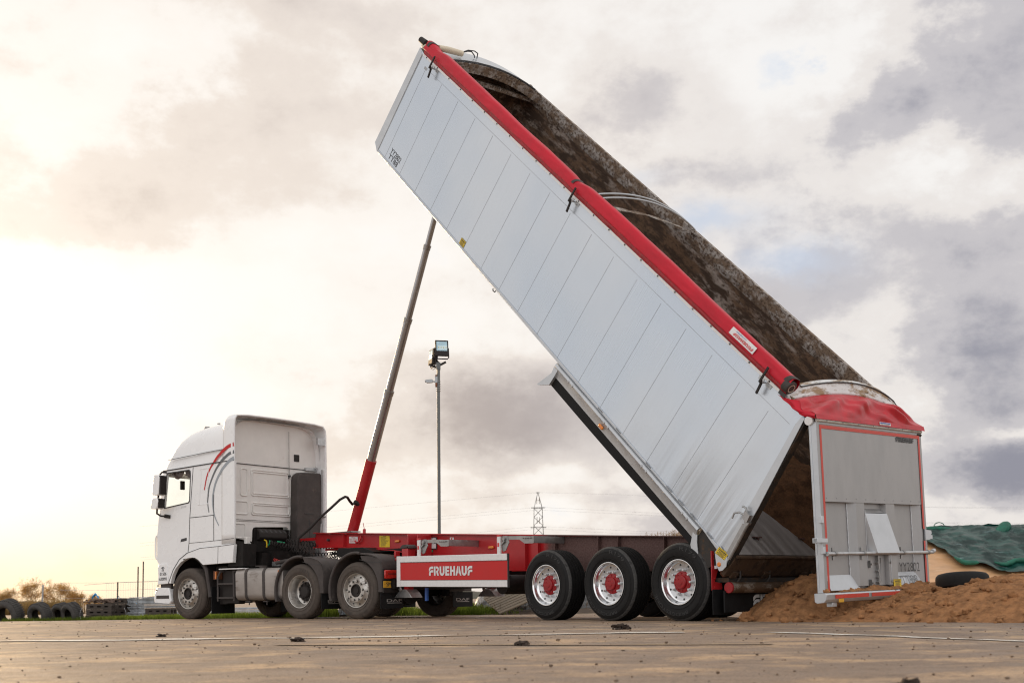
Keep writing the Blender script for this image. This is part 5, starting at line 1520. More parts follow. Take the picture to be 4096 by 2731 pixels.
    d.add([(S(-.36), -.080, Z(.555)), (S(-.81), -.080, Z(.555)), (S(-.95), -.012, Z(.36)), (S(-.36), -.030, Z(.36))], [(0, 1, 2, 3)])
    d.build_each('kick_plate', M['alu2'], G, smooth=0)
    # bottom sill
    d = MB()
    sec = [(-.11, 0), (.045, 0), (.055, -.02), (.050, -.075), (.02, -.110), (-.08, -.118), (-.11, -.10)]
    d.prism(sec, lambda u2, v, dd: (dd, u2, -H + v), -.075, Wd + .02)
    d.box(.10, .20, -.06, .02, -H - .165, -H - .115)
    so = d.build('bottom_sill', M['alu2'], G, smooth=30, bevel=.004)
    # reflective tape all round
    d = MB(); tw = .044; yy = .0025
    def tp(x0, x1, z0, z1, y=yy): d.add([(x0, y, z0), (x1, y, z0), (x1, y, z1), (x0, y, z1)], [(0, 1, 2, 3)])
    tp(.053, .053 + tw, Z(.985) + .0, -.036 - .043); tp(.053, .053 + tw, -H + .005, Z(.915)); tp(Wd - .098, Wd - .053, Z(1.11), -.036 - .043); tp(Wd - .098, Wd - .053, -H + .005, Z(.955)); tp(.053, Wd - .053, -.036 - .043, -.036)
    tp(S(1.155), S(.465), -H - .068, -H - .022, .0575); tp(S(.405), S(-.6), -H - .068, -H - .022, .0575)
    d.build('reflective_tape', M['reflred'], G, smooth=0)
    # top bead rail
    d = MB(); d.tube([(.0, .004, .016), (Wd, .004, .016)], .019, 10); rl = d.build('bead_rail', M['beadrail'], G, smooth=60)
    d = MB()
    for i in range(7): d.cyl((.2 + .36 * i, .015, .016), (.2 + .36 * i, .025, .016), .008, 6)
    d.build('rail_bolt', M['inkgrey'], rl)
    # wording
    d = MB(); put_logo(d, (S(-.421), .002, Z(2.272) - .036), (S(-.836) - S(-.421), 0, 0), (0, 0, .066)); d.build('lettering', M['ink'], uo, smooth=0)
    d = MB(); put_text(d, "YY2802", (S(-.335), -.008, Z(.560)), (S(-.815) - S(-.335), 0, -.006), (0, 0, .118)); d.build('fleet_number', M['ink'], G, smooth=0)
    d = MB(); put_text(d, "TT88", (S(-.41), -.014, Z(.402)), (S(-.80) - S(-.41), 0, 0), (-.0, -.036, .108)); d.build('fleet_number', M['inkgrey'], G, smooth=0)
    d = MB(); o = Vector((S(-.178), .002, Z(.368))); exx = Vector((S(-.350) - S(-.178), 0, 0)); ezz = Vector((0, 0, .098))
    d.flat([(0, 0), (1, 0), (1, 1), (0, 1)], lambda a, b, c: o + exx * a + ezz * b, 0); wo = d.build('warning_sticker', M['yellow'], G, smooth=0)
    d = MB(); put_text(d, "WARNING", o + exx * .12 + ezz * .64 + Vector((0, .0015, 0)), exx * .76, ezz * .2, bold=.0015)
    for i, (a, w) in enumerate(((.1, .8), (.25, .5), (.15, .7), (.25, .5))): d.flat([(a, .50 - .13 * i), (a + w, .50 - .13 * i), (a + w, .56 - .13 * i), (a, .56 - .13 * i)], lambda p, q, c: o + exx * p + ezz * q + Vector((0, .0015, 0)), 0)
    for i in range(7): d.flat([(i / 7 + .02, .91), (i / 7 + .09, .91), (i / 7 + .12, .98), (i / 7 + .05, .98)], lambda p, q, c: o + exx * p + ezz * q + Vector((0, .0015, 0)), 0)
    d.build('lettering', M['ink'], wo, smooth=0)
    d = MB(); d.add([(S(1.095), .058, -H - .115), (S(.99), .058, -H - .115), (S(.99), .0585, -H - .072), (S(1.095), .0585, -H - .072)], [(0, 1, 2, 3)]); d.build('sill_sticker', M['ylwplate'], G, smooth=0)
    # soil caught on the sill
    d = MB(); random.seed(11)
    def caught(u2, v):
        s = S(1.02) + (S(-1.0) - S(1.02)) * u2
        hgt = max(.0, .045 + .040 * fbm((s * 3, 0, 2)) + .02 * fbm((s * 11, 0, 4))) * min(1, u2 * 7)
        return (s, -.085 + .135 * v, -H + .004 + hgt * sin(pi * min(1, .15 + v * .85)) + .008 * fbm((s * 24, v * 8, 2)))
    d.grid(caught, 160, 9); d.blob((.02, .0, -H + .02), .04, .04, .03, 3)
    d.build('spilled_soil', M['soil'], G, smooth=50)
    # hinge disc at the top corner
    d = MB()
    for sgn, s in ((1, -.03), (-1, Wd + .01)): d.tube([(s, -.09, .015), (s + .03, -.09, .015)], .055, 16)
    d.build_each('hinge', M['whitestk'], G, smooth=40)
    # ---- red sheet from the rear arch down to the tailgate rail
    Bm = Matrix.Translation((-.9006, 0, .7633)) @ Matrix.Rotation(-TILT, 4, 'Y')
    Gm = MxL
    inv = Gm.inverted()
    c = MB()
    def cover(u, v):
        n = 1.27 - 2.54 * u
        top = Bm @ Vector((.64, n * .965, 2.072 + .20 * (1 - (min(1, abs(n * .965) / 1.24)) ** 2)))
        bot = Gm @ Vector((-.03 + (Wd + .085) * u, .015, .085))
        ed = (2 * u - 1) ** 6
        mid = top.lerp(bot, v)
        out = (ey + Vector((0, 0, .6))).normalized()
        bulge = .07 * sin(pi * v) * (1 - ed)
        # folds running from the corners and sagging between the fixings
        f1 = .085 * sin(v * pi) * (noise.noise(Vector((u * 4.2 + v * 1.6, v * .9, 3.1))) + .55 * noise.noise(Vector((u * 9 - v * 3.0, v * 1.5, 8.2))))
        f1 += .050 * sin(pi * v) * sin((u * 7.5 + v * 2.2) * pi) * exp(-((u - .30) / .35) ** 2) + .045 * sin(pi * v) * sin((u * 9 - v * 3.4) * pi) * exp(-((u - .80) / .2) ** 2)
        return mid + out * (bulge + f1)
    c.grid(lambda u, v: inv @ cover(u, v), 121, 41)
    co = c.build('tailgate_sheet', M['tarp_dust'], G, smooth=80)
    c = MB()
    def hem(u, v):
        p = Vector((-.035 + (Wd + .09) * u, .022 + .010 * v + .006 * fbm((u * 10, v, 2)), .088 - .060 * v + .008 * sin(u * 9) * v * 0))
        return p
    c.grid(hem, 60, 5); c.build('sheet_hem', M['tarp_dust'], co, smooth=60)
    # side flap closing the corner
    c = MB()
    def flap(u, v):
        b0 = inv @ (Bm @ Vector((.80 - .52 * u, 1.285 - .0 * u, 2.035 + .015 * u)))
        e1 = Vector((-.035, .022, .03))
        tp2 = inv @ cover(0, .0 + u)
        lo = b0 if u < .85 else b0.lerp(e1, (u - .85) / .15)
        q = lo.lerp(tp2, v)
        q = q + Vector((-.02 * sin(pi * v) - .02 * noise.noise(Vector((u * 5, v * 3, 1))), .015 * noise.noise(Vector((u * 6, v * 4, 6))), 0))
        return q
    c.grid(flap, 24, 12)
    c.build('sheet_flap', M['tarp'], co, smooth=70)
    c = MB(); c.add([(S(-.02), .0345, .042), (S(-.27), .0345, .042), (S(-.27), .0335, .078), (S(-.02), .0335, .078)], [(0, 1, 2, 3)])
    lo = c.build('maker_label', M['whitestk'], co, smooth=0)
    c = MB(); c.box(S(-.03), S(-.26), .036, .037, .062, .074); c.build('lettering', M['inkblue'], lo); 
    c = MB(); c.box(S(-.04), S(-.24), .036, .037, .047, .053); c.build('lettering', M['inkgrey'], lo)


build_trailer()
# ------------------------------------------------------------------ the yard
def ground_z(x, y):
    y0 = 25.0
    d = max(0.0, y - y0)
    drop = .0155 * min(d, 40) + .003 * max(0, min(d - 40, 300))
    side = 1 - min(1, max(0, (x - 4) / 6)) * .85
    return -drop * side


def ground_mat():
    mt = bpy.data.materials.new("dusty_worn_tarmac"); mt.use_nodes = True
    k = NT(mt.node_tree); k.n.clear()
    bs = k.node('ShaderNodeBsdfPrincipled'); out = k.node('ShaderNodeOutputMaterial'); k.l.new(bs.outputs[0], out.inputs[0])
    tc = k.node('ShaderNodeTexCoord').outputs['Object']
    n_big, _ = k.noise(k.mapping(tc, scale=(.25, .6, 1)), 1.0, 4, .55)
    n_str, _ = k.noise(k.mapping(tc, scale=(.8, .9, 1), rot=(0, 0, .3)), 1.5, 8, .68, .3)
    n_mid, _ = k.noise(tc, 9, 6, .65)
    n_fine, _ = k.noise(tc, 110, 4, .7)
    vor = k.node('ShaderNodeTexVoronoi'); vor.feature = 'F1'; k.put(vor.inputs['Vector'], tc); vor.inputs['Scale'].default_value = 85
    n_trk, _ = k.noise(k.mapping(tc, scale=(.25, 1.0, 1), rot=(0, 0, -.5)), 1.6, 7, .65, .3)
    n_spot, _ = k.noise(k.mapping(tc, scale=(1, 1, 1)), 3.4, 8, .70)
    n_grit, _ = k.noise(tc, 34, 5, .72)
    base = k.mix(k.ramp(n_big, .35, .65), (.180, .127, .090), (.262, .183, .126))
    base = k.mix(k.m('MULTIPLY', k.ramp(n_str, .48, .64), .80), base, (.56, .370, .205))
    base = k.mix(k.m('MULTIPLY', k.ramp(n_trk, .52, .64), .35), base, (.140, .104, .084))
    base = k.mix(k.m('MULTIPLY', k.ramp(n_spot, .54, .66), .70), base, (.115, .082, .062))
    base = k.mix(k.m('MULTIPLY', k.ramp(n_grit, .50, .62), .75), base, (.105, .076, .058))
    base = k.mix(k.m('MULTIPLY', k.ramp(n_fine, .52, .64), .60), base, (.55, .42, .29))
    k.put(bs.inputs['Base Color'], base)
    k.put(bs.inputs['Roughness'], k.m('ADD', .50, k.m('MULTIPLY', k.ramp(n_spot, .3, .7), .20)))
    bs.inputs['Specular IOR Level'].default_value = .38
    h = k.m('ADD', k.m('MULTIPLY', n_mid, .9), k.m('ADD', k.m('ADD', k.m('MULTIPLY', n_grit, .5), k.m('MULTIPLY', n_fine, .25)), k.m('MULTIPLY', vor.outputs['Distance'], .20)))
    bp = k.node('ShaderNodeBump'); bp.inputs['Strength'].default_value = .8; bp.inputs['Distance'].default_value = .022
    k.put(bp.inputs['Height'], h); k.l.new(bp.outputs[0], bs.inputs['Normal'])
    return mt


def axis(lo, hi, near0, near1, fine, grow):
    xs = [near0]
    while xs[-1] < near1: xs.append(xs[-1] + fine)
    s = fine
    while xs[-1] < hi: s *= grow; xs.append(xs[-1] + s)
    s = fine; L = []
    x = near0
    while x > lo: s *= grow; x -= s; L.append(x)
    return L[::-1] + xs


def build_ground():
    xs = axis(-1500, 1500, -9, 9, .12, 1.16); ys = axis(-60, 3500, 3.4, 27, .12, 1.13)
    nx, ny = len(xs), len(ys)
    vs = []
    for y in ys:
        for x in xs:
            z = ground_z(x, y)
            if 3 < y < 40 and abs(x) < 30:
                z += .006 * fbm((x * .9, y * .9, .5), 3) * (1 if y < 24 else 0.4) - .002
            vs.append((x, y, z))
    fs = [(j * nx + i, j * nx + i + 1, (j + 1) * nx + i + 1, (j + 1) * nx + i) for j in range(ny - 1) for i in range(nx - 1)]
    g = MB(); g.add(vs, fs)
    struct(g.build('ground', ground_mat(), None, smooth=180))
    # faded painted lines, each a thin sheet just above the tarmac
    wl = mat("worn_white_road_paint", (.80, .76, .68), .5, 0, .1, 6, dirt=[((.27, .195, .138), .54, 1.6, (.6, 2, 1)), ((.30, .22, .16), .40, 20, (1, 1, 1))], bump=.8, bscale=30)
    yl = mat("worn_yellow_road_paint", (.55, .40, .20), .6, 0, .1, 6, dirt=[((.27, .20, .145), .70, 2.6, (.5, 2, 1)), ((.27, .20, .145), .55, 22, (1, 1, 1))], bump=.8, bscale=30)
    def stripe(p0, p1, w, m, n=60):
        p0, p1 = Vector(p0), Vector(p1); d = (p1 - p0).normalized(); s = Vector((-d.y, d.x))
        mb = MB(); vv = []
        for i in range(n + 1):
            p = p0.lerp(p1, i / n)
            for q in (p + s * w / 2, p - s * w / 2):
                vv.append((q.x, q.y, ground_z(q.x, q.y) + .006 * fbm((q.x * .9, q.y * .9, .5), 3) * (1 if 3 < q.y < 24 else 0) + .004))
        mb.add(vv, [(2 * i, 2 * i + 1, 2 * i + 3, 2 * i + 2) for i in range(n)])
        struct(mb.build('road_marking', m, None, smooth=180))
    stripe((-9, 12.10), (1.6, 11.88), .34, wl, 120); stripe((2.35, 11.6), (3.62, 8.6), .13, wl, 40); stripe((-1.9, 10.1), (1.8, 8.8), .16, yl, 50)


build_ground()


def crumbs():
    random.seed(21)
    g = MB()
    for i in range(1500):
        y = 3.6 + 22 * random.random() ** 1.25; x = random.uniform(-.46, .46) * y * 1.0 + random.uniform(-.5, .5)
        r = random.choice((.002, .0025, .003, .003, .004, .005, .007)) * random.uniform(.7, 1.3)
        if y > 9: r *= 1.35
        g.blob((x, y, ground_z(x, y) + r * .35), r * random.uniform(.9, 1.8), r * random.uniform(.9, 1.6), r * .75, i % 50, .35, 5, 4)
    o = g.build('dirt_crumbs', mat("dry_dirt_crumbs", (.150, .102, .068), .9, 0, .5, 30), None, smooth=60)
    tag(o, "fine crumbs of dry dirt strewn over the tarmac", "dirt", None, 'stuff')
    spots = [(-1.86, 10.9, .030, "fist sized dark soil clod on the white line ahead of the front wheel"), (1.14, 13.3, .050, "flat dark clod with a ragged edge in front of the middle trailer axle"), (-.04, 4.30, .030, "dark clod lowest in the picture, under the white side guard"),
             (1.42, 4.55, .036, "dark clod lowest in the picture, under the trailer wheels"), (.06, 9.3, .030, "small brown clod beside the yellow line below the long white side guard"), (-3.6, 12.9, .026, "small dark clod just behind the white line before the pallets")]
    m = mat("dark_soil_clod", (.045, .030, .022), .95, 0, .4, 30, bump=.6)
    for i, (x, y, r, lab) in enumerate(spots):
        g = MB(); g.blob((0, 0, r * .40), r * 1.6, r * 1.2, r * .62, i + 3, .7, 16, 10)
        for j in range(7): a = random.uniform(0, 2 * pi); q = r * random.uniform(.12, .4); g.blob((cos(a) * r * 1.9, sin(a) * r * 1.7, q * .4), q, q, q * .7, j, .4, 6, 4)
        o = g.build('soil_clod', m, None, smooth=50, loc=(x, y, ground_z(x, y)))
        tag(o, lab, "clod", "dark clods lying on the yard")


crumbs()


# ------------------------------------------------------------------ the tipped heap (trailer axes turned into the world)
TM = Matrix.Translation((3.137, 17.475, 0)) @ Matrix.Rotation(radians(130.439), 4, 'Z')


def build_heap():
    def height(x, n):
        def mound(px, pn, H, rx, rn, p):
            d = sqrt(((x - px) / rx) ** 2 + ((n - pn) / rn) ** 2)
            return H * max(0.0, 1 - d ** p)
        hs = [mound(-1.15, -.30, .60, 1.02, 1.30, 1.7), mound(-1.9, -.9, .50, 1.1, 1.3, 1.6)]
        # ridge spread out behind the tailgate
        t = -x
        if t > 1.7:
            R = .24 + .20 * min(1, max(0, (t - 2.1) / 1.5)) + .05 * sin(t * 1.4 + 1) * min(1, max(0, (t - 3) / 2))
            nc = -.55 + .20 * sin(t * .9); w = 1.42 + .12 * sin(t * 1.7)
            s = min(1, (t - 1.7) / .5) * min(1, max(0, (9.1 - t) / 1.5))
            hs.append(R * s * max(0.0, 1 - abs((n - nc) / w) ** 1.9))
            hs.append(.50 * max(0.0, 1 - (((x + 3.5) / 1.2) ** 2 + ((n + .9) / 1.2) ** 2) ** .8))
        a = sum(q ** 5 for q in hs)
        return a ** .2 if a > 0 else 0.0
    N1, N2 = 340, 200
    g = MB(); vs = []

    def surf(x, n):
        h = height(x, n)
        k = min(1, h / .12)
        lump = .034 * fbm((x * 2.4, n * 2.4, 1), 3) + .020 * fbm((x * 7, n * 7, 4), 3) + .030 * abs(fbm((x * 15, n * 15, 7), 2)) + .016 * noise.noise(Vector((x * 40, n * 40, 2)))
        return h + lump * k + (.010 * fbm((x * 18, n * 18, 3), 2) if h > 0 else 0) - (.004 if h > 0 else .03)
    for i in range(N1):
        for j in range(N2):
            x = .15 - 9.4 * i / (N1 - 1); n = 1.45 - 3.4 * j / (N2 - 1)
            vs.append((x, n, surf(x, n)))
    g.add(vs, [(i * N2 + j, (i + 1) * N2 + j, (i + 1) * N2 + j + 1, i * N2 + j + 1) for i in range(N1 - 1) for j in range(N2 - 1)])
    random.seed(5)
    # clods on and at the foot of the heap
    for i in range(900):
        x = random.uniform(-.2, -8.5); n = random.uniform(-2.0, 1.35)
        h = surf(x, n)
        if h <= 0 and random.random() > .10: continue
        r = random.choice((.012, .016, .02, .026, .034, .045)) * random.uniform(.8, 1.2)
        g.blob((x, n, max(0, h) + r * .3), r * 1.2, r, r * .85, i, .4, 8, 6)
    g.blob((-.98, 1.08, .05), .085, .075, .075, 77, .4, 14, 10)
    o = g.build('soil_heap', M['soil'], None, smooth=60)
    o.matrix_world = TM
    tag(o, "long heap of freshly tipped brown soil spilling round the open tailgate", "soil heap")


build_heap()


# ------------------------------------------------------------------ covered clamp, sheets and verge behind the trailer
def build_clamp():
    # peach sheeted mound
    def top(x):
        return 1.95 - .75 * max(0, min(1, (x - 10.0) / 2.6)) ** 1.2 * 0
    pm = mat("peach_sheeting", (.60, .345, .175), .40, 0, .14, 3, bump=.9, bscale=4, stretch=(.35, 1, 2.5), dirt=((.66, .44, .27), .36, 6, (.3, 1, 3)))
    gm = mat("green_netting", (.004, .048, .038), .34, 0, .45, 5, dirt=[((.003, .022, .019), .52, 1.8, (1, 1, 1)), ((.20, .30, .30), .26, 4.2, (.45, 1, 3.0))], bump=.5, bscale=14, stretch=(.4, 1, 2))  # the pale dirt layer is wrinkle highlights painted into the sheet colour

    def mound(u, v):
        x = 1.6 + 18 * u; d = v
        zt = 2.02 - .50 * max(0, (6.5 - x) / 5) ** 1.5 + .05 * fbm((x * .5, 2, 3))
        y = 29.4 + 3.6 * d - .5 * sin(x * .35)
        z = zt * min(1, d) ** .9 + .05 * fbm((x * 1.1, d * 4, 7)) + .055 * abs(fbm((x * 1.1 + d * 2, d * 11, 3))) + .02 * noise.noise(Vector((x * 2.5, d * 26, 5)))
        return (x, y, z - .05)
    g = MB(); g.grid(mound, 150, 40)
    g.add([(1.6, 33.0, -.1), (19.6, 33.0, -.1), (19.6, 46, -.1), (1.6, 46, -.1)], [(0, 1, 2, 3)])
    g.grid(lambda u, v: (1.6 + 18 * u, 33.0 + 8 * v - .5 * sin((1.6 + 18 * u) * .35), mound(u, 1)[2] * (1 - v * .4) ), 150, 5)
    o = g.build('covered_clamp', pm, None, smooth=60)
    tag(o, "long mound under peach coloured plastic sheeting behind the soil heap", "clamp")
    # green sheet over its top with a ragged lower edge
    g = MB()
    edge = [(1.6, .60), (5.0, .78), (7.5, .97), (9.5, .97), (10.2, .864), (10.55, .778), (10.8, .656), (11.2, .448), (11.7, .414), (12.15, .306), (12.6, .32), (13.2, .31), (15, .32), (19.6, .30)]

    def low(x):
        for (a, p), (b, q) in zip(edge[:-1], edge[1:]):
            if a <= x <= b: return p + (q - p) * (x - a) / (b - a)
        return .4

    def sheet(u, v):
        x = 4.6 + 15 * u
        d0 = low(x) + .012 * noise.noise(Vector((x * 4, 1, 1))); d = d0 + (1.05 - d0) * v
        p = mound((x - 1.6) / 18, min(1, d))
        t = .04 + .06 * abs(fbm((x * 1.3, v * 2, 5))) + .035 * abs(noise.noise(Vector((x * 1.2 + v * 3, v * 9, 2)))) + .07 * exp(-(v / .05) ** 2) * (.6 + .6 * noise.noise(Vector((x * 3.3, 0, 4))))
        return (p[0], p[1] - t - .02, p[2] + t * 1.0 + .02)
    g.grid(sheet, 260, 46)
    o = g.build('green_sheet', gm, None, smooth=60)
    tag(o, "dark green woven sheet draped over the top of the peach mound", "sheet")
    bagm = mat("green_gravel_bag", (.010, .12, .075), .6, 0, .25, 9, bump=.4, bscale=20)
    bags = [((9.0, 10.6), "long green weight bag along the crest of the green sheet beside the tailgate"), ((10.75, 11.6), "green weight bag with a handle loop in the middle of the sheet crest"),
            ((12.75, 13.15), "fat green bag hanging over the crest of the green sheet, farthest from the tailgate"), ((5.6, 6.4), "green bag on the mound seen between the trailer beam and the raised body")]
    for i, ((x0, x1), lab) in enumerate(bags):
        g = MB(); n = 10; pts = []; rs = []
        for k2 in range(n + 1):
            x = x0 + (x1 - x0) * k2 / n
            p = mound((x - 1.6) / 18, .97)
            fat = .16 if i in (2, 3) else .07
            pts.append((x, p[1] - .05 - (.25 * (1 - k2 / n) if i == 2 else 0), p[2] + (.05 if i not in (2, 3) else .10) - (.25 * (1 - k2 / n) if i == 2 else 0) + .02 * noise.noise(Vector((x * 3, i, 1))))); rs.append(fat * (.35 + .65 * sin(pi * (.06 + .88 * k2 / n)) ** .5) * (1 + .2 * noise.noise(Vector((x * 5, 2, i)))))
        g.tube(pts, rs, 10)
        if i in (0, 1):
            xm = (x0 + x1) / 2 + .1; q = pts[n // 2]
            g.tube([(xm + .14 * cos(a * pi / 8), q[1], q[2] + .05 + .11 * sin(a * pi / 8)) for a in range(9)], .012, 5)
        o = g.build('weight_bag', bagm, None, smooth=60); tag(o, lab, "weight bag", "green bags weighing the sheet down")
    for i, (x0, x1, sh, lab) in enumerate([(11.05, 11.55, .0, "green tube of sheet weight lying along the lower edge of the green sheet"), (12.0, 13.0, .12, "ribbed green tube lying across the middle of the green sheet")]):
        g = MB(); pts = []
        for k2 in range(9):
            x = x0 + (x1 - x0) * k2 / 8; d0 = low(x) + sh
            p = mound((x - 1.6) / 18, d0); pts.append((p[0], p[1] - .14, p[2] + .10 - .0 * k2))
        g.tube(pts, [.02, .05, .06, .066, .058, .066, .06, .05, .02], 10)
        o = g.build('weight_tube', bagm, None, smooth=60); tag(o, lab, "weight bag", "green bags weighing the sheet down")
    # old tyre lying in front of the mound
    g = MB(); g.lathe([(.30, -.05), (.36, .0), (.44, .01), (.52, -.01), (.565, -.06), (.575, -.12), (.575, -.22), (.55, -.30), (.40, -.32), (.30, -.27)], 48)
    o = g.build('old_tyre', M['tyre'], None, smooth=50, loc=(10.05, 28.2, .71), rot=(radians(90), 0, 0)); o.rotation_euler = (radians(90 - 6), radians(0), 0)
    tag(o, "black worn lorry tyre lying flat between the soil heap and the peach sheeting", "tyre")
    g = MB(); g.blob((0, 0, 0), 2.1, 1.0, .50, 3, .25, 28, 16)
    o = g.build('soil_bund', M['soil'], None, smooth=60, loc=(10.05, 28.3, .0)); tag(o, "low brown bund under the tyre lying by the peach sheeting", "soil bund")
    # dry weeds growing on the mound above the beam
    random.seed(3); g = MB()
    for i in range(420):
        x = random.gauss(4.45, .85) if random.random() < .6 else random.gauss(4.6, .28); p = mound((max(1.7, x) - 1.6) / 18, .93)
        h = random.uniform(.10, .30) + (.30 * random.random() if abs(x - 4.6) < .35 else 0)
        lx, ly = random.gauss(0, .10), random.gauss(0, .08)
        g.tube([(x, p[1], p[2] - .05), (x + lx * .4, p[1] + ly * .4, p[2] + h * .6), (x + lx, p[1] + ly, p[2] + h)], [.006, .005, .003], 3, caps=False)
        for k2 in range(3):
            a = random.uniform(0, 6.28); t = random.uniform(.5, 1)
            b = (x + lx * t, p[1] + ly * t, p[2] + h * t)
            g.tube([b, (b[0] + .05 * cos(a), b[1] + .05 * sin(a), b[2] + .05)], [.004, .003], 3, caps=False)
    o = g.build('dry_weeds', mat("straw_weeds", (.42, .33, .22), .9, 0, .3, 6), None, smooth=0)
    tag(o, "straw coloured dead weeds standing above the brown trailer beam", "weeds", None, 'stuff')
    # black sheet heap, slatted board, soil bank, rough grass
    bm = mat("black_silage_sheet", (.014, .014, .016), .25, 0, .3, 6, bump=.5, bscale=8, spec=.6)

    def black(x0, x1, y0, top_, seed):
        def f(u, v):
            x = x0 + (x1 - x0) * u
            e = sin(pi * min(1, max(0, u))) ** .4
            z = top_ * e * sin(v * pi / 2) ** .8 * (1 + .18 * noise.noise(Vector((x * 1.7, v * 2, seed))))
            cr = .09 * abs(noise.noise(Vector((x * 3.4, v * 4.5, seed + 3)))) + .05 * abs(noise.noise(Vector((x * 8, v * 9, seed + 1))))
            return (x + cr * .4, y0 + 1.5 * v - cr, z + cr * e)
        b = MB(); b.grid(f, 90, 36); b.grid(lambda u, v: (x0 + (x1 - x0) * u, y0 + 1.5 + v, f(u, 1)[2] * (1 - v)), 90, 4); return b
    o = black(-.85, 1.9, 25.6, .80, 1).build('black_sheet', bm, None, smooth=35); tag(o, "crumpled black plastic sheet heaped behind the sloping slatted board", "sheet")
    o = black(.8, 3.6, 26.6, .42, 9).build('black_sheet', bm, None, smooth=35); tag(o, "low crumpled black plastic seen between the first and second trailer wheels", "sheet")
    g = MB()
    wood = mat("weathered_planks", (.20, .165, .12), .8, 0, .25, 8, stretch=(.2, 3, 3))
    for i in range(9):
        g.obox((0, -.42 + .105 * i, 0), (.62, 0, 0), (0, .042, 0), (0, 0, .014))
    for xx in (-.5, .5): g.obox((xx, 0, -.05), (.04, 0, 0), (0, .46, 0), (0, 0, .035))
    o = g.build('slatted_board', wood, None, smooth=0, bevel=.004, loc=(.12, 25.3, .40)); o.rotation_euler = (radians(22), radians(-22), radians(14))
    tag(o, "sloping weathered board of narrow planks leaning on the black plastic", "board")
    g = MB(); g.grid(lambda u, v: (-1.7 + 5.0 * u, 24.7 + 2.2 * v, -.03 + (.20 * sin(pi * u) ** .6) * sin(v * pi / 2) ** .8 + .05 * fbm((u * 9, v * 4, 2)) * v + .02 * fbm((u * 40, v * 16, 2)) * v), 120, 40)
    o = g.build('soil_bank', mat("dark_soil_bank", (.085, .058, .038), .95, 0, .35, 8, bump=.8), None, smooth=60); tag(o, "low bank of dark soil and roots behind the trailer's landing leg", "soil bank")


build_clamp()


def blades(name, n, fn, hfun, m, label, seed, wfun=.012, lean=.5):
    random.seed(seed); g = MB()
    for i in range(n):
        x, y, z = fn(); h = hfun(x, y); a = random.uniform(0, 2 * pi); w = wfun * random.uniform(.6, 1.4); l = h * lean * random.uniform(.1, 1); b = random.uniform(0, 2 * pi)
        dx, dy = cos(a) * w, sin(a) * w; lx, ly = cos(b) * l, sin(b) * l
        g.add([(x - dx, y - dy, z), (x + dx, y + dy, z), (x + dx * .6 + lx * .45, y + dy * .6 + ly * .45, z + h * .6), (x - dx * .6 + lx * .45, y - dy * .6 + ly * .45, z + h * .6), (x + lx, y + ly, z + h)], [(0, 1, 2, 3), (3, 2, 4)])
    o = g.build(name, m, None, smooth=0); tag(o, label, "grass", None, 'stuff'); return o


def leaf_mat(name, col, var=.35, trans=.5, sc=1.5):
    mt = bpy.data.materials.new(name); mt.use_nodes = True
    k = NT(mt.node_tree); k.n.clear(); out = k.node('ShaderNodeOutputMaterial')
    d = k.node('ShaderNodeBsdfDiffuse'); t = k.node('ShaderNodeBsdfTranslucent'); mx = k.node('ShaderNodeMixShader')
    tc = k.node('ShaderNodeTexCoord').outputs['Object']; n, _ = k.noise(tc, sc, 5, .7)
    c = k.mix(k.ramp(n, .3, .7), tuple(x * (1 - var) for x in col), tuple(min(1, x * (1 + var)) for x in col))
    k.put(d.inputs[0], c); k.put(t.inputs[0], c); mx.inputs[0].default_value = trans
    k.l.new(d.outputs[0], mx.inputs[1]); k.l.new(t.outputs[0], mx.inputs[2]); k.l.new(mx.outputs[0], out.inputs[0])
    return mt


GR = leaf_mat("lit_grass", (.115, .16, .026), .35, .55)


def verge():
    def f():
        # strip from the left running behind the tractor
        t = random.random(); x = -24 + 26.5 * t
        yn = 59 - 31.5 * max(0, min(1, (x + 20) / 19)) ** 1.0
        y = yn + random.random() ** 1.6 * 5
        return x, y, ground_z(x, y) - .01
    blades('verge_grass', 30000, f, lambda x, y: random.uniform(.08, .26) * (1 + .3 * noise.noise(Vector((x * .8, y * .8, 1)))), GR, "strip of bright green grass along the far edge of the yard", 2, .012)
    def f2():
        x = random.gauss(-.95, .40); y = random.uniform(24.7, 25.6)
        return x, y, ground_z(x, y) + .10 * max(0, (y - 24.7)) + .0
    blades('grass_tuft', 2600, f2, lambda x, y: random.uniform(.07, .24) * max(.3, 1 - abs(x + .95)), GR, "bright grass tuft on the soil bank behind the second landing leg", 4, .007)
    def f3():
        x = random.uniform(-5.2, -2.2); y = random.uniform(26.5, 29)
        return x, y, ground_z(x, y) - .01
    blades('rough_grass', 5000, f3, lambda x, y: random.uniform(.12, .30), GR, "sunlit grass patch glimpsed under the tractor behind its rear wheels", 6, .010)
    def f4():
        x = random.uniform(-1.6, 2.6); y = random.uniform(24.9, 26.2)
        return x, y, .10 + .06 * (y - 24.9)
    blades('dead_stalks', 500, f4, lambda x, y: random.uniform(.06, .20), leaf_mat("dead_stalk", (.16, .12, .08), .3, .2), "dead brown stalks on the soil bank behind the trailer", 8, .004, 1.0)


verge()


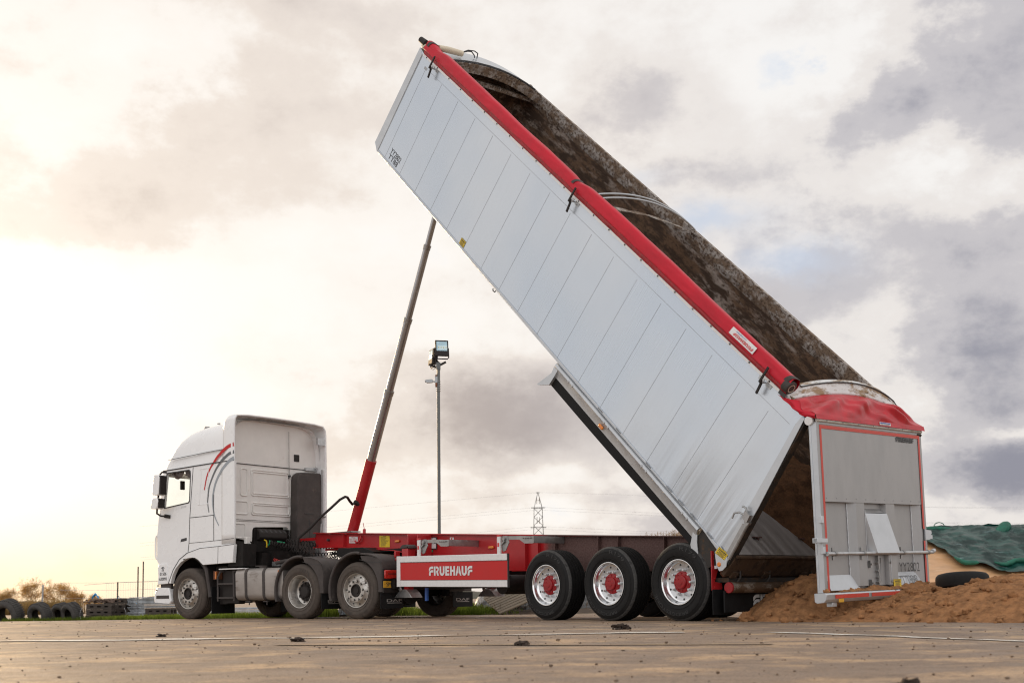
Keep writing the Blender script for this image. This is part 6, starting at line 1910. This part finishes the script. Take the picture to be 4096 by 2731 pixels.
def bag():
    g = MB(); g.blob((0, 0, .14), .07, .06, .12, 4, .5, 12, 10); g.blob((-.05, 0, .20), .04, .04, .09, 8, .5, 10, 8)
    o = g.build('plastic_bag', mat("pale_blue_plastic", (.55, .62, .68), .4, 0, .25, 14, dirt=((.10, .20, .33), .3, 9)), None, smooth=40, loc=(-3.52, 26.0, -.03)); tag(o, "small pale blue plastic bag on the grass behind the tractor's rear axle", "bag")
    g = MB(); g.box(-.06, .09, -.1, .1, 0, .09)
    o = g.build('wood_block', M['plastic_dark'], None, loc=(-3.50, 25.9, -.06), bevel=.006); tag(o, "dark wooden block under the pale blue plastic bag", "block")


bag()
# ------------------------------------------------------------------ floodlight mast
def mast():
    P = empty('floodlight_mast', None, (-1.87, 32.0, -.1))
    tag(P, "slim grey floodlight mast standing behind the red trailer beam", "mast")
    pg = mat("grey_mast_paint", (.145, .155, .155), .5, .2, .10, 9, stretch=(1, 1, .2))
    g = MB(); g.tube([(0, 0, 0), (.028, 0, 5.85)], .042, 16); g.tube([(.028, 0, 5.82), (.03, 0, 6.30)], .046, 14); g.box(-.02, .085, -.06, .06, 6.28, 6.46)
    g.build('pole', pg, P, smooth=40)
    g = MB()
    for z in (5.97, 5.90, 5.84, 5.78, 5.72): g.tube([(.03 + .052 * cos(a * pi / 8), .052 * sin(a * pi / 8), z + .0) for a in range(16)], .007, 5, closed=True)
    g.build('pole_clamp', M['steel'], P)
    # arms
    g = MB(); g.obox((.13, -.02, 6.42), (.10, 0, .05), (0, .03, 0), (-.01, 0, .022)); g.obox((-.08, .0, 6.36), (.12, .02, -.05), (0, .03, 0), (.01, 0, .022)); g.tube([(-.02, 0, 6.46), (.03, 0, 6.5)], .04, 8)
    g.build('lamp_arm', M['plastic_dark'], P)
    lens = mat("lamp_glass_face", (.42, .60, .68), .12, .2, .10, 9)
    led = mat("led_chip", (.62, .56, .20), .4, 0, .05, 9)

    def lamp(loc, yaw, tilt, w, h):
        f = MB(); f.box(-w, w, -.055, .02, -h, h); f.prism([(-w, 0), (w, 0), (w * .7, .09), (-w * .7, .09)], lambda u, v, d: (u, .02 + v, d), -h * .85, h * .85)
        lo = f.build('floodlight', M['plastic_dark'], P, bevel=.012, loc=loc, rot=(tilt, 0, yaw))
        f = MB(); f.box(-w * .82, w * .80, -.058, -.054, -h * .36, h * .82); f.build('lamp_glass', lens, lo)
        f = MB(); f.box(-w * .62, w * .80, -.062, -.058, -h * .22, h * .30); f.build('reflector', mat("pale_reflector", (.62, .76, .80), .3, .3, .06, 9), lo)
        f = MB()
        for i in range(4): f.box(-w * .55 + i * w * .37, -w * .43 + i * w * .37, -.065, -.062, -h * .02, h * .14)
        f.build('led', led, lo)
        f = MB(); f.tube([(w * 1.08, .03, h * .1), (w * 1.10, .03, -h * 1.1), (w * .9, .03, -h * 1.28), (-w * .9, .03, -h * 1.28), (-w * 1.08, .03, -h * 1.1), (-w * 1.08, .03, h * .1)], .016, 6); f.build('bracket', M['plastic_dark'], lo)
        return lo
    lamp((.125, -.12, 6.80), radians(14), radians(-5), .170, .205)
    lamp((-.12, .10, 6.62), radians(-68), radians(-6), .165, .20)
    # camera
    g = MB(); g.prism([(-.30, .05), (-.15, .065), (-.11, .05), (-.12, -.02), (-.27, -.03), (-.30, .01)], lambda u, v, d: (u, d, 5.985 + v - .02), -.05, .05); g.tube([(-.12, 0, 5.975), (-.03, 0, 5.965)], .018, 8); g.box(-.06, .01, -.05, .05, 5.93, 6.10)
    g.tube([(-.31, 0, 5.985), (-.26, 0, 5.985)], .035, 10)
    c = g.build('security_camera', mat("pale_grey_camera", (.45, .48, .50), .4, .1, .06, 9), P, bevel=.006)
    g = MB(); g.tube([(-.315, 0, 5.985), (-.305, 0, 5.985)], .026, 10); g.build('lens', M['seam'], c)
    g = MB(); g.box(-.05, .0, -.055, .045, 5.83, 5.93); g.box(-.05, .0, -.04, .04, 6.08, 6.14); g.build('back_box', M['rust'], P, bevel=.004)
    g = MB()
    for i in range(3): g.tube([(-.16 + .05 * i, -.02, 6.30), (-.10 + .03 * i, -.05, 6.26 + .02 * i), (-.02, -.06, 6.33), (.02, -.05, 6.24 - .04 * i), (.0, -.05, 6.15)], .007, 5)
    g.build('lamp_cable', M['beige'], P, smooth=60)


mast()


# ------------------------------------------------------------------ pylon and its wires
def pylon():
    P = empty('electricity_pylon', None, (8.35, 400, -4.0)); tag(P, "distant grey lattice electricity pylon above the red beam", "pylon")
    sm = mat("pylon_steel", (.16, .155, .145), .6, .3, .1, 2)
    g = MB(); hw = lambda z: 1.30 + 1.25 * max(0, (31.5 - z) / 31.5) ** 1.15 if z < 32 else 1.3 * max(.05, (37 - z) / 5)
    lv = [0, 3.5, 7, 10.5, 14, 17.5, 20.5, 23.5, 26.5, 29.2, 32.0]
    for sx in (-1, 1):
        for sy in (-1, 1):
            g.tube([(sx * hw(z), sy * hw(z), z) for z in lv] + [(0, 0, 37.2)], .11, 4)
    for a, b in zip(lv[:-1], lv[1:]):
        for s in (-1, 1):
            g.tube([(-hw(a), s * hw(a), a), (hw(b), s * hw(b), b)], .055, 4); g.tube([(hw(a), s * hw(a), a), (-hw(b), s * hw(b), b)], .055, 4)
            g.tube([(s * hw(a), -hw(a), a), (s * hw(b), hw(b), b)], .055, 4); g.tube([(s * hw(a), hw(a), a), (s * hw(b), -hw(b), b)], .055, 4)
    for z in (23.5, 32.0, 20.5):
        for s in (-1, 1): g.tube([(-hw(z), s * hw(z), z), (hw(z), s * hw(z), z)], .08, 4); g.tube([(s * hw(z), -hw(z), z), (s * hw(z), hw(z), z)], .08, 4)
    for s in (-1, 1): g.tube([(s * .65, -.65, 34.5), (-s * .65, .65, 34.5)], .05, 4)
    g.build('lattice', sm, P, smooth=0)
    g = MB()
    for z, ln in ((37.0, 1.6), (32.2, 2.6), (25.9, 2.9)):
        for sy in (-1, 1): g.tube([(-hw(z) - ln * .35, sy * 1.2, z), (hw(z) + ln * .35, sy * 1.2, z)], .07, 4)
    g.build('cross_arm', sm, P, smooth=0)
    g = MB()
    for z in (32.2, 25.9):
        for s in (-1, 1):
            for i in range(5): g.lathe([(.02, -.1), (.14, 0), (.02, .1)], 8, 0, (s * (hw(z) + .9 - .25 * i), 0, z))
        for s in (-.4, .4): g.tube([(s, 0, z + 3.4), (s, 0, z + 1.2)], .09, 5)
    g.build('insulator', sm, P, smooth=0)
    wm = mat("wire", (.34, .34, .35), .6, .3, .05, 1)
    wires = [([(-120, 405, 24.3), (-57.9, 400, 28.01), (1.05, 400, 32.53), (8.39, 400, 33.1)], [(8.39, 400, 33.1), (36.76, 400, 31.9), (80, 401, 28.6), (132, 402, 26.9), (175, 402, 25.9)], "thin top wire of the overhead line running through the pylon tip"),
             ([(-120, 405, 18.9), (-57.93, 400, 22.98), (.98, 400, 27.79), (8.3, 400, 28.4)], [(8.3, 400, 28.4), (47.6, 400, 25.86), (90, 402, 25.1), (132.4, 402, 26.68), (175, 402, 25.4)], "upper wire of the middle pair on the pylon"),
             ([(-120, 405, 18.0), (-57.93, 400, 22.07), (.97, 400, 26.9), (8.3, 400, 27.5)], [(8.3, 400, 27.5), (48.65, 400, 24.95), (90, 402, 22.4), (132, 402, 21.9), (175, 402, 20.8)], "lower wire of the middle pair on the pylon"),
             ([(-120, 405, 14.3), (-57, 400, 17.6), (-11.86, 400, 20.46), (.89, 400, 21.71), (8.2, 400, 22.3)], [(8.2, 400, 22.3), (41.8, 400, 20.18), (90, 402, 19.6), (132.2, 402, 21.6), (175, 402, 20.5)], "upper wire of the lowest pair on the pylon"),
             ([(-120, 405, 13.5), (-57, 400, 16.8), (-7.89, 400, 19.93), (.88, 400, 20.84), (8.2, 400, 21.45)], [(8.2, 400, 21.45), (34.1, 400, 19.65), (90, 402, 19.2), (132, 402, 21.2), (175, 402, 20.2)], "lowest wire of the overhead line on the pylon")]
    for a, b, lab in wires:
        g = MB(); g.tube(a + b[1:], .024, 4, caps=False); o = g.build('power_line', wm, None, smooth=60); tag(o, lab, "wire", "overhead wires strung on the pylon")


pylon()


# ------------------------------------------------------------------ left background: tyres, pallets, stacked fence panels, fence, trees
def left_background():
    GZ = lambda y: ground_z(-20, y)
    tm = mat("old_tractor_tyre", (.055, .050, .046), .85, 0, .25, 6, dirt=((.11, .095, .075), .3, 4))
    def big_tyre(R, w):
        g = MB(); b = R * .52
        g.lathe([(b, -.06), (b + .03, -.01), (b + .10, .02), (R - .10, .02), (R - .04, -.02), (R, -.08), (R, -w + .08), (R - .05, -w + .01), (b + .08, -w - .02), (b, -w + .06)], 40)
        for i in range(40):
            a = 2 * pi * i / 40
            for s, y0 in ((1, -.05), (-1, -w / 2)):
                g.obox((cos(a) * R, y0 - w * .22, sin(a) * R), (-sin(a) * .02, 0, cos(a) * .02), (0, w * .22, 0), (cos(a) * .018, 0, sin(a) * .018))
        return g
    base = big_tyre(.50, .42)
    specs = [(-24.25, 60.0, 1.45, -.26, "largest worn tyre at the end of the row, farthest from the pallets"), (-22.72, 60.0, 1.20, -.30, "upright old tyre with a pale bottle lying inside it"), (-22.10, 61.2, 1.15, -.30, "old tyre half hidden behind the one with the bottle"),
             (-21.22, 60.0, 1.20, -.31, "old tyre nearest the pallet stacks, at the end of the tyre row")]
    first = None
    for i, (x, y, dia, cz, lab) in enumerate(specs):
        if first is None: o = first = base.build('old_tyre', tm, None, smooth=45)
        else: o = first.copy(); COL.objects.link(o)
        o.location = (x, y, cz); o.scale = (dia * 1.06, dia, dia); o.rotation_euler = (radians(-12), 0, radians(180 - 22 - 6 * i))
        tag(o, lab, "tyre", "old tyres standing along the left edge of the yard")
    g = MB(); g.tube([(-.10, 0, 0), (.02, 0, .02), (.06, 0, .03), (.10, 0, .035)], [.04, .045, .02, .015], 10)
    o = g.build('plastic_bottle', mat("pale_bottle", (.7, .72, .72), .3, 0, .05, 9), None, smooth=50, loc=(-22.66, 59.75, -.50)); tag(o, "pale plastic bottle lying inside an old yard tyre", "bottle")
    # pallets
    wood = [mat("dark_pallet_wood", (.060, .047, .038), .85, 0, .35, 5, stretch=(.3, 3, 3)), mat("greyed_pallet_wood", (.135, .105, .085), .85, 0, .3, 5, stretch=(.3, 3, 3))]
    def pallet_mb(L=1.15, D=1.0):
        g = MB()
        for i in range(5): y = -D / 2 + .08 + (D - .16) * i / 4; g.box(-L / 2, L / 2, y - .07, y + .07, .150, .238)
        for i in range(3):
            y = -D / 2 + .06 + (D - .12) * i / 2; g.box(-L / 2, L / 2, y - .05, y + .05, 0, .088)
            for j in range(4): x = -L / 2 + .08 + (L - .16) * j / 3; g.box(x - .08, x + .08, y - .045, y + .045, .088, .150)
        return g
    pm = pallet_mb()
    words = ["bottom", "middle", "third", "fourth", "fifth", "sixth", "topmost"]
    src = None; random.seed(9)
    stacks = [(-19.80, 60.5, 3, "pallet in the tall stack with blue film, next to the tyres"), (-19.45, 62.2, 4, "pallet in the second stack from the tyres, with green moss on top"), (-19.60, 64.6, 3, "pallet in the rearmost dark stack by the fence panels"), (-16.15, 57.8, 2, "pallet in the low stack under the cab bumper")]
    for k2, (x, y, n, nm) in enumerate(stacks):
        for i in range(n):
            if src is None: o = src = pm.build('pallet', wood[0], None, smooth=0)
            else: o = src.copy(); COL.objects.link(o)
            zz = GZ(y) + .272 * i; o.scale = (1, 1, 1.11)
            o.location = (x + random.uniform(-.03, .03), y + random.uniform(-.03, .03), zz); o.rotation_euler = (0, 0, radians(random.uniform(-4, 4)) + (.12 if k2 == 0 else -.1))
            if k2 == 2: o.scale = (.85, 1, 1.11)
            wd = words[i] if i < n - 1 else "topmost"
            tag(o, wd + " " + nm, "pallet", "wooden pallets stacked at the edge of the yard")
    # loose bark on the first stack, blue film, hoops
    g = MB()
    for i in range(160): g.blob((random.gauss(0, .30), random.uniform(-.4, .4), .04 + .15 * random.random() * (1)), .07, .05, .035, i, .4, 6, 4)
    o = g.build('bark_pile', mat("brown_scrap", (.15, .10, .075), .9, 0, .4, 9), None, smooth=50, loc=(-19.75, 60.5, GZ(60.5) + .82)); tag(o, "ragged pile of brown scrap on the tall pallet stack", "scrap")
    bm = mat("blue_film", (.03, .30, .62), .4, 0, .2, 9)
    for (x, y, z, s, lab) in ((-19.95, 60.2, 1.08, .16, "crumpled blue plastic film on top of the tall pallet stack"), (-19.40, 62.0, 1.09, .08, "small blue film scrap on the second pallet stack"), (-19.25, 64.2, .83, .09, "blue film scrap on the rearmost pallet stack")):
        g = MB(); g.grid(lambda u, v: (s * (2 * u - 1), s * (2 * v - 1) * .6, s * 1.2 * (1 - abs(2 * u - 1)) + .10 * s * 8 * noise.noise(Vector((u * 4, v * 4, x)))), 10, 10)
        o = g.build('plastic_film', bm, None, smooth=0, loc=(x, y, GZ(y) + z)); tag(o, lab, "plastic film", "scraps of blue film on the pallets")
    for x, y, lab in ((-20.45, 59.8, "pale wire hoop against the tyre side of the tall pallet stack"), (-18.95, 61.4, "pale wire hoop against the second pallet stack")):
        g = MB(); g.tube([(.10 * sin(t * pi / 10) * (-1 if x < -20 else 1), 0, .62 * t / 10) for t in range(11)], .012, 5); o = g.build('wire_hoop', M['galv'], None, smooth=60, loc=(x, y, GZ(y))); tag(o, lab, "hoop", "wire hoops by the pallets")
    # steel fence panels lying in stacks
    fm = mat("galvanised_fence_tube", (.36, .385, .41), .45, .5, .4, 2.5, dirt=((.16, .13, .10), .25, 6))
    def panel():
        g = MB(); L, D = 3.4, 2.0
        g.tube([(0, 0, .02), (L, 0, .02), (L, D, .02), (0, D, .02)], .020, 8, closed=True)
        for i in range(1, 14): g.tube([(L * i / 14, 0, .02), (L * i / 14, D, .02)], .004, 4)
        for i in range(1, 6): g.tube([(0, D * i / 6, .02), (L, D * i / 6, .02)], .004, 4)
        return g
    src = None; ordn = ["lowest", "second lowest", "third", "fourth", "fifth", "sixth", "seventh", "eighth", "ninth", "tenth", "eleventh", "twelfth", "thirteenth", "fourteenth", "fifteenth", "sixteenth", "seventeenth", "eighteenth", "nineteenth", "twentieth"]
    for x, y, n, pitch, where in ((-18.62, 61.0, 18, .060, "tall stack beside the cab"), (-15.0, 60.5, 8, .066, "stack seen under the fuel tank")):
        for i in range(n):
            if src is None: o = src = panel().build('fence_panel', fm, None, smooth=40)
            else: o = src.copy(); COL.objects.link(o)
            o.location = (x + random.uniform(-.10, .10), y + random.uniform(-.15, .15), GZ(60) + .03 + pitch * i); o.rotation_euler = (radians(random.uniform(-.25, .25)), radians(random.uniform(-.25, .25)), radians(random.uniform(-1, 1)))
            w = ordn[i] if i < n - 1 else "topmost"
            tag(o, w + " steel fence panel lying in the " + where, "fence panel", "galvanised fence panels lying in stacks")
    # boundary fence
    F = empty('mesh_fence', None, (-19, 64, GZ(64))); tag(F, "thin mesh fence on tall posts behind the pallets", "fence")
    pmat = mat("rusty_fence_post", (.10, .075, .06), .7, .2, .2, 6); pg = M['steel']
    for (x, y, zb, zt2, m2) in ((-23.13, 62, -.6, 1.22, pg), (-19.64, 62.6, -.6, 1.32, pmat), (-18.45, 62, -.6, 2.05, pmat), (-18.90, 64.4, -.6, 2.38, pmat)):
        g = MB(); lean = .06 if x < -23 else .03
        g.tube([(x + 19 - lean, y - 64, zb - GZ(64)), (x + 19, y - 64, zt2 - GZ(64))], .034 if m2 is pmat else .045, 8); g.build('post', m2, F)
    g = MB()
    for z in (1.27, .9, .5): g.tube([(-7 + 19 - 19 + 3.0, 0, z + .1 + .57), (-.6, -1.4, z + .62), (8, -1.4, z + .75)], .007, 4)
    g.tube([(-2.3, -1.4, 1.80), (-.6, -1.4, 1.90), (4, -1.5, 2.02)], .012, 4)
    for i in range(26): g.tube([(-1.2 + .12 * i, -1.4, .3), (-1.2 + .12 * i, -1.4, 1.88)], .003, 3)
    g.build('wire_mesh', M['steel'], F)


left_background()


def trees():
    bark = mat("bare_twig_bark", (.34, .22, .11), .9, 0, .3, 2)
    leafm = leaf_mat("sunlit_dry_leaf", (.58, .35, .11), .35, .7, .6)

    def tree(name, x, y, h, spread, seed, lab):
        rnd = random.Random(seed)
        R = empty(name, None, (x, y, ground_z(x, y) - .2)); tag(R, lab, "tree", "bare trees against the glow beyond the tyres")
        tr = MB(); cr = MB(); tips = []

        def grow(p, d, L, r, depth):
            n = 3; pts = [p]; rs = [r]
            for i in range(n):
                d = (d + Vector((rnd.gauss(0, .16), rnd.gauss(0, .16), rnd.gauss(.02, .08)))).normalized()
                p = p + d * (L / n); pts.append(p); rs.append(r * (1 - .4 * (i + 1) / n))
            (tr if depth < 2 else cr).tube(pts, rs, 6 if depth < 2 else 3, caps=False)
            if depth >= 6: tips.append(p); return
            for _ in range(3 if depth < 3 else 2 + (rnd.random() < .85)):
                a = rnd.uniform(0, 2 * pi); s = rnd.uniform(.35, .95)
                side = d.orthogonal().normalized(); side = Matrix.Rotation(a, 3, d) @ side
                nd = (d + side * s * spread + Vector((0, 0, .12 if depth < 3 else -.05))).normalized()
                q = pts[rnd.choice((2, 3, 3))]
                grow(q, nd, L * rnd.uniform(.58, .80), max(.006, rs[-1] * .62), depth + 1)
        for k2 in range(rnd.choice((2, 3, 3))):
            grow(Vector((rnd.uniform(-.3, .3), rnd.uniform(-.3, .3), 0)), Vector((rnd.gauss(0, .18), rnd.gauss(0, .1), 1)).normalized(), h * .27, h * .018, 0)
        for t in tips:
            for _ in range(2):
                c = t + Vector((rnd.gauss(0, .09), rnd.gauss(0, .09), rnd.gauss(0, .09))); s = rnd.uniform(.015, .035)
                a = Vector((rnd.gauss(0, 1), rnd.gauss(0, 1), rnd.gauss(0, 1))).normalized(); b = a.orthogonal().normalized()
                cr.add([c - a * s, c + b * s, c + a * s, c - b * s], [(0, 1, 2, 3)], 1)
        tr.build('trunk', bark, R, smooth=60); cr.build('crown', [bark, leafm], R, smooth=60)
    data = [(-53.0, 129, 3.2, 1.0, "faint low bare tree above the largest tyre"), (-51.3, 128, 3.7, .9, "bare tree between the largest tyre and the grey post"), (-49.9, 131, 4.2, .85, "bare tree with drooping twigs just before the grey post"), (-48.6, 128, 5.0, .85, "tallest bare tree, the grey post in front of it"),
            (-47.2, 131, 4.6, .9, "broad bare tree just beyond the grey post"), (-46.0, 129, 4.1, .95, "bare tree over the tyre nearest the pallets"), (-44.8, 130, 3.4, 1.0, "low bare tree next to the pallet stacks"), (-43.7, 131, 2.7, 1.0, "small greenish bare bush meeting the tall pallet stack")]
    for i, (x, y, h, s, lab) in enumerate(data): tree('bare_tree', x, y, h * .98, s, 100 + i, lab)
    def f(): x = random.uniform(-56, -42); y = random.uniform(118, 124); return x, y, ground_z(x, y) - .1
    blades('undergrowth', 9000, f, lambda x, y: random.uniform(.5, 1.7), leaf_mat("brown_undergrowth", (.28, .19, .08), .4, .6), "brown undergrowth at the foot of the bare trees", 12, .03)
    # far field edge that closes the horizon on the left
    g = MB(); random.seed(31)
    def hill(u, v): x = -420 + 1100 * u; return (x, 900 + 60 * v, -6 + (9.0 + 4 * fbm((x * .01, 0, 2)) + 2.0 * fbm((x * .08, 1, 2))) * sin(v * pi / 2))
    g.grid(hill, 200, 5); o = g.build('far_field_hedge', mat("far_hedge", (.075, .07, .05), .95, 0, .3, .05), None, smooth=60); struct(o)


trees()
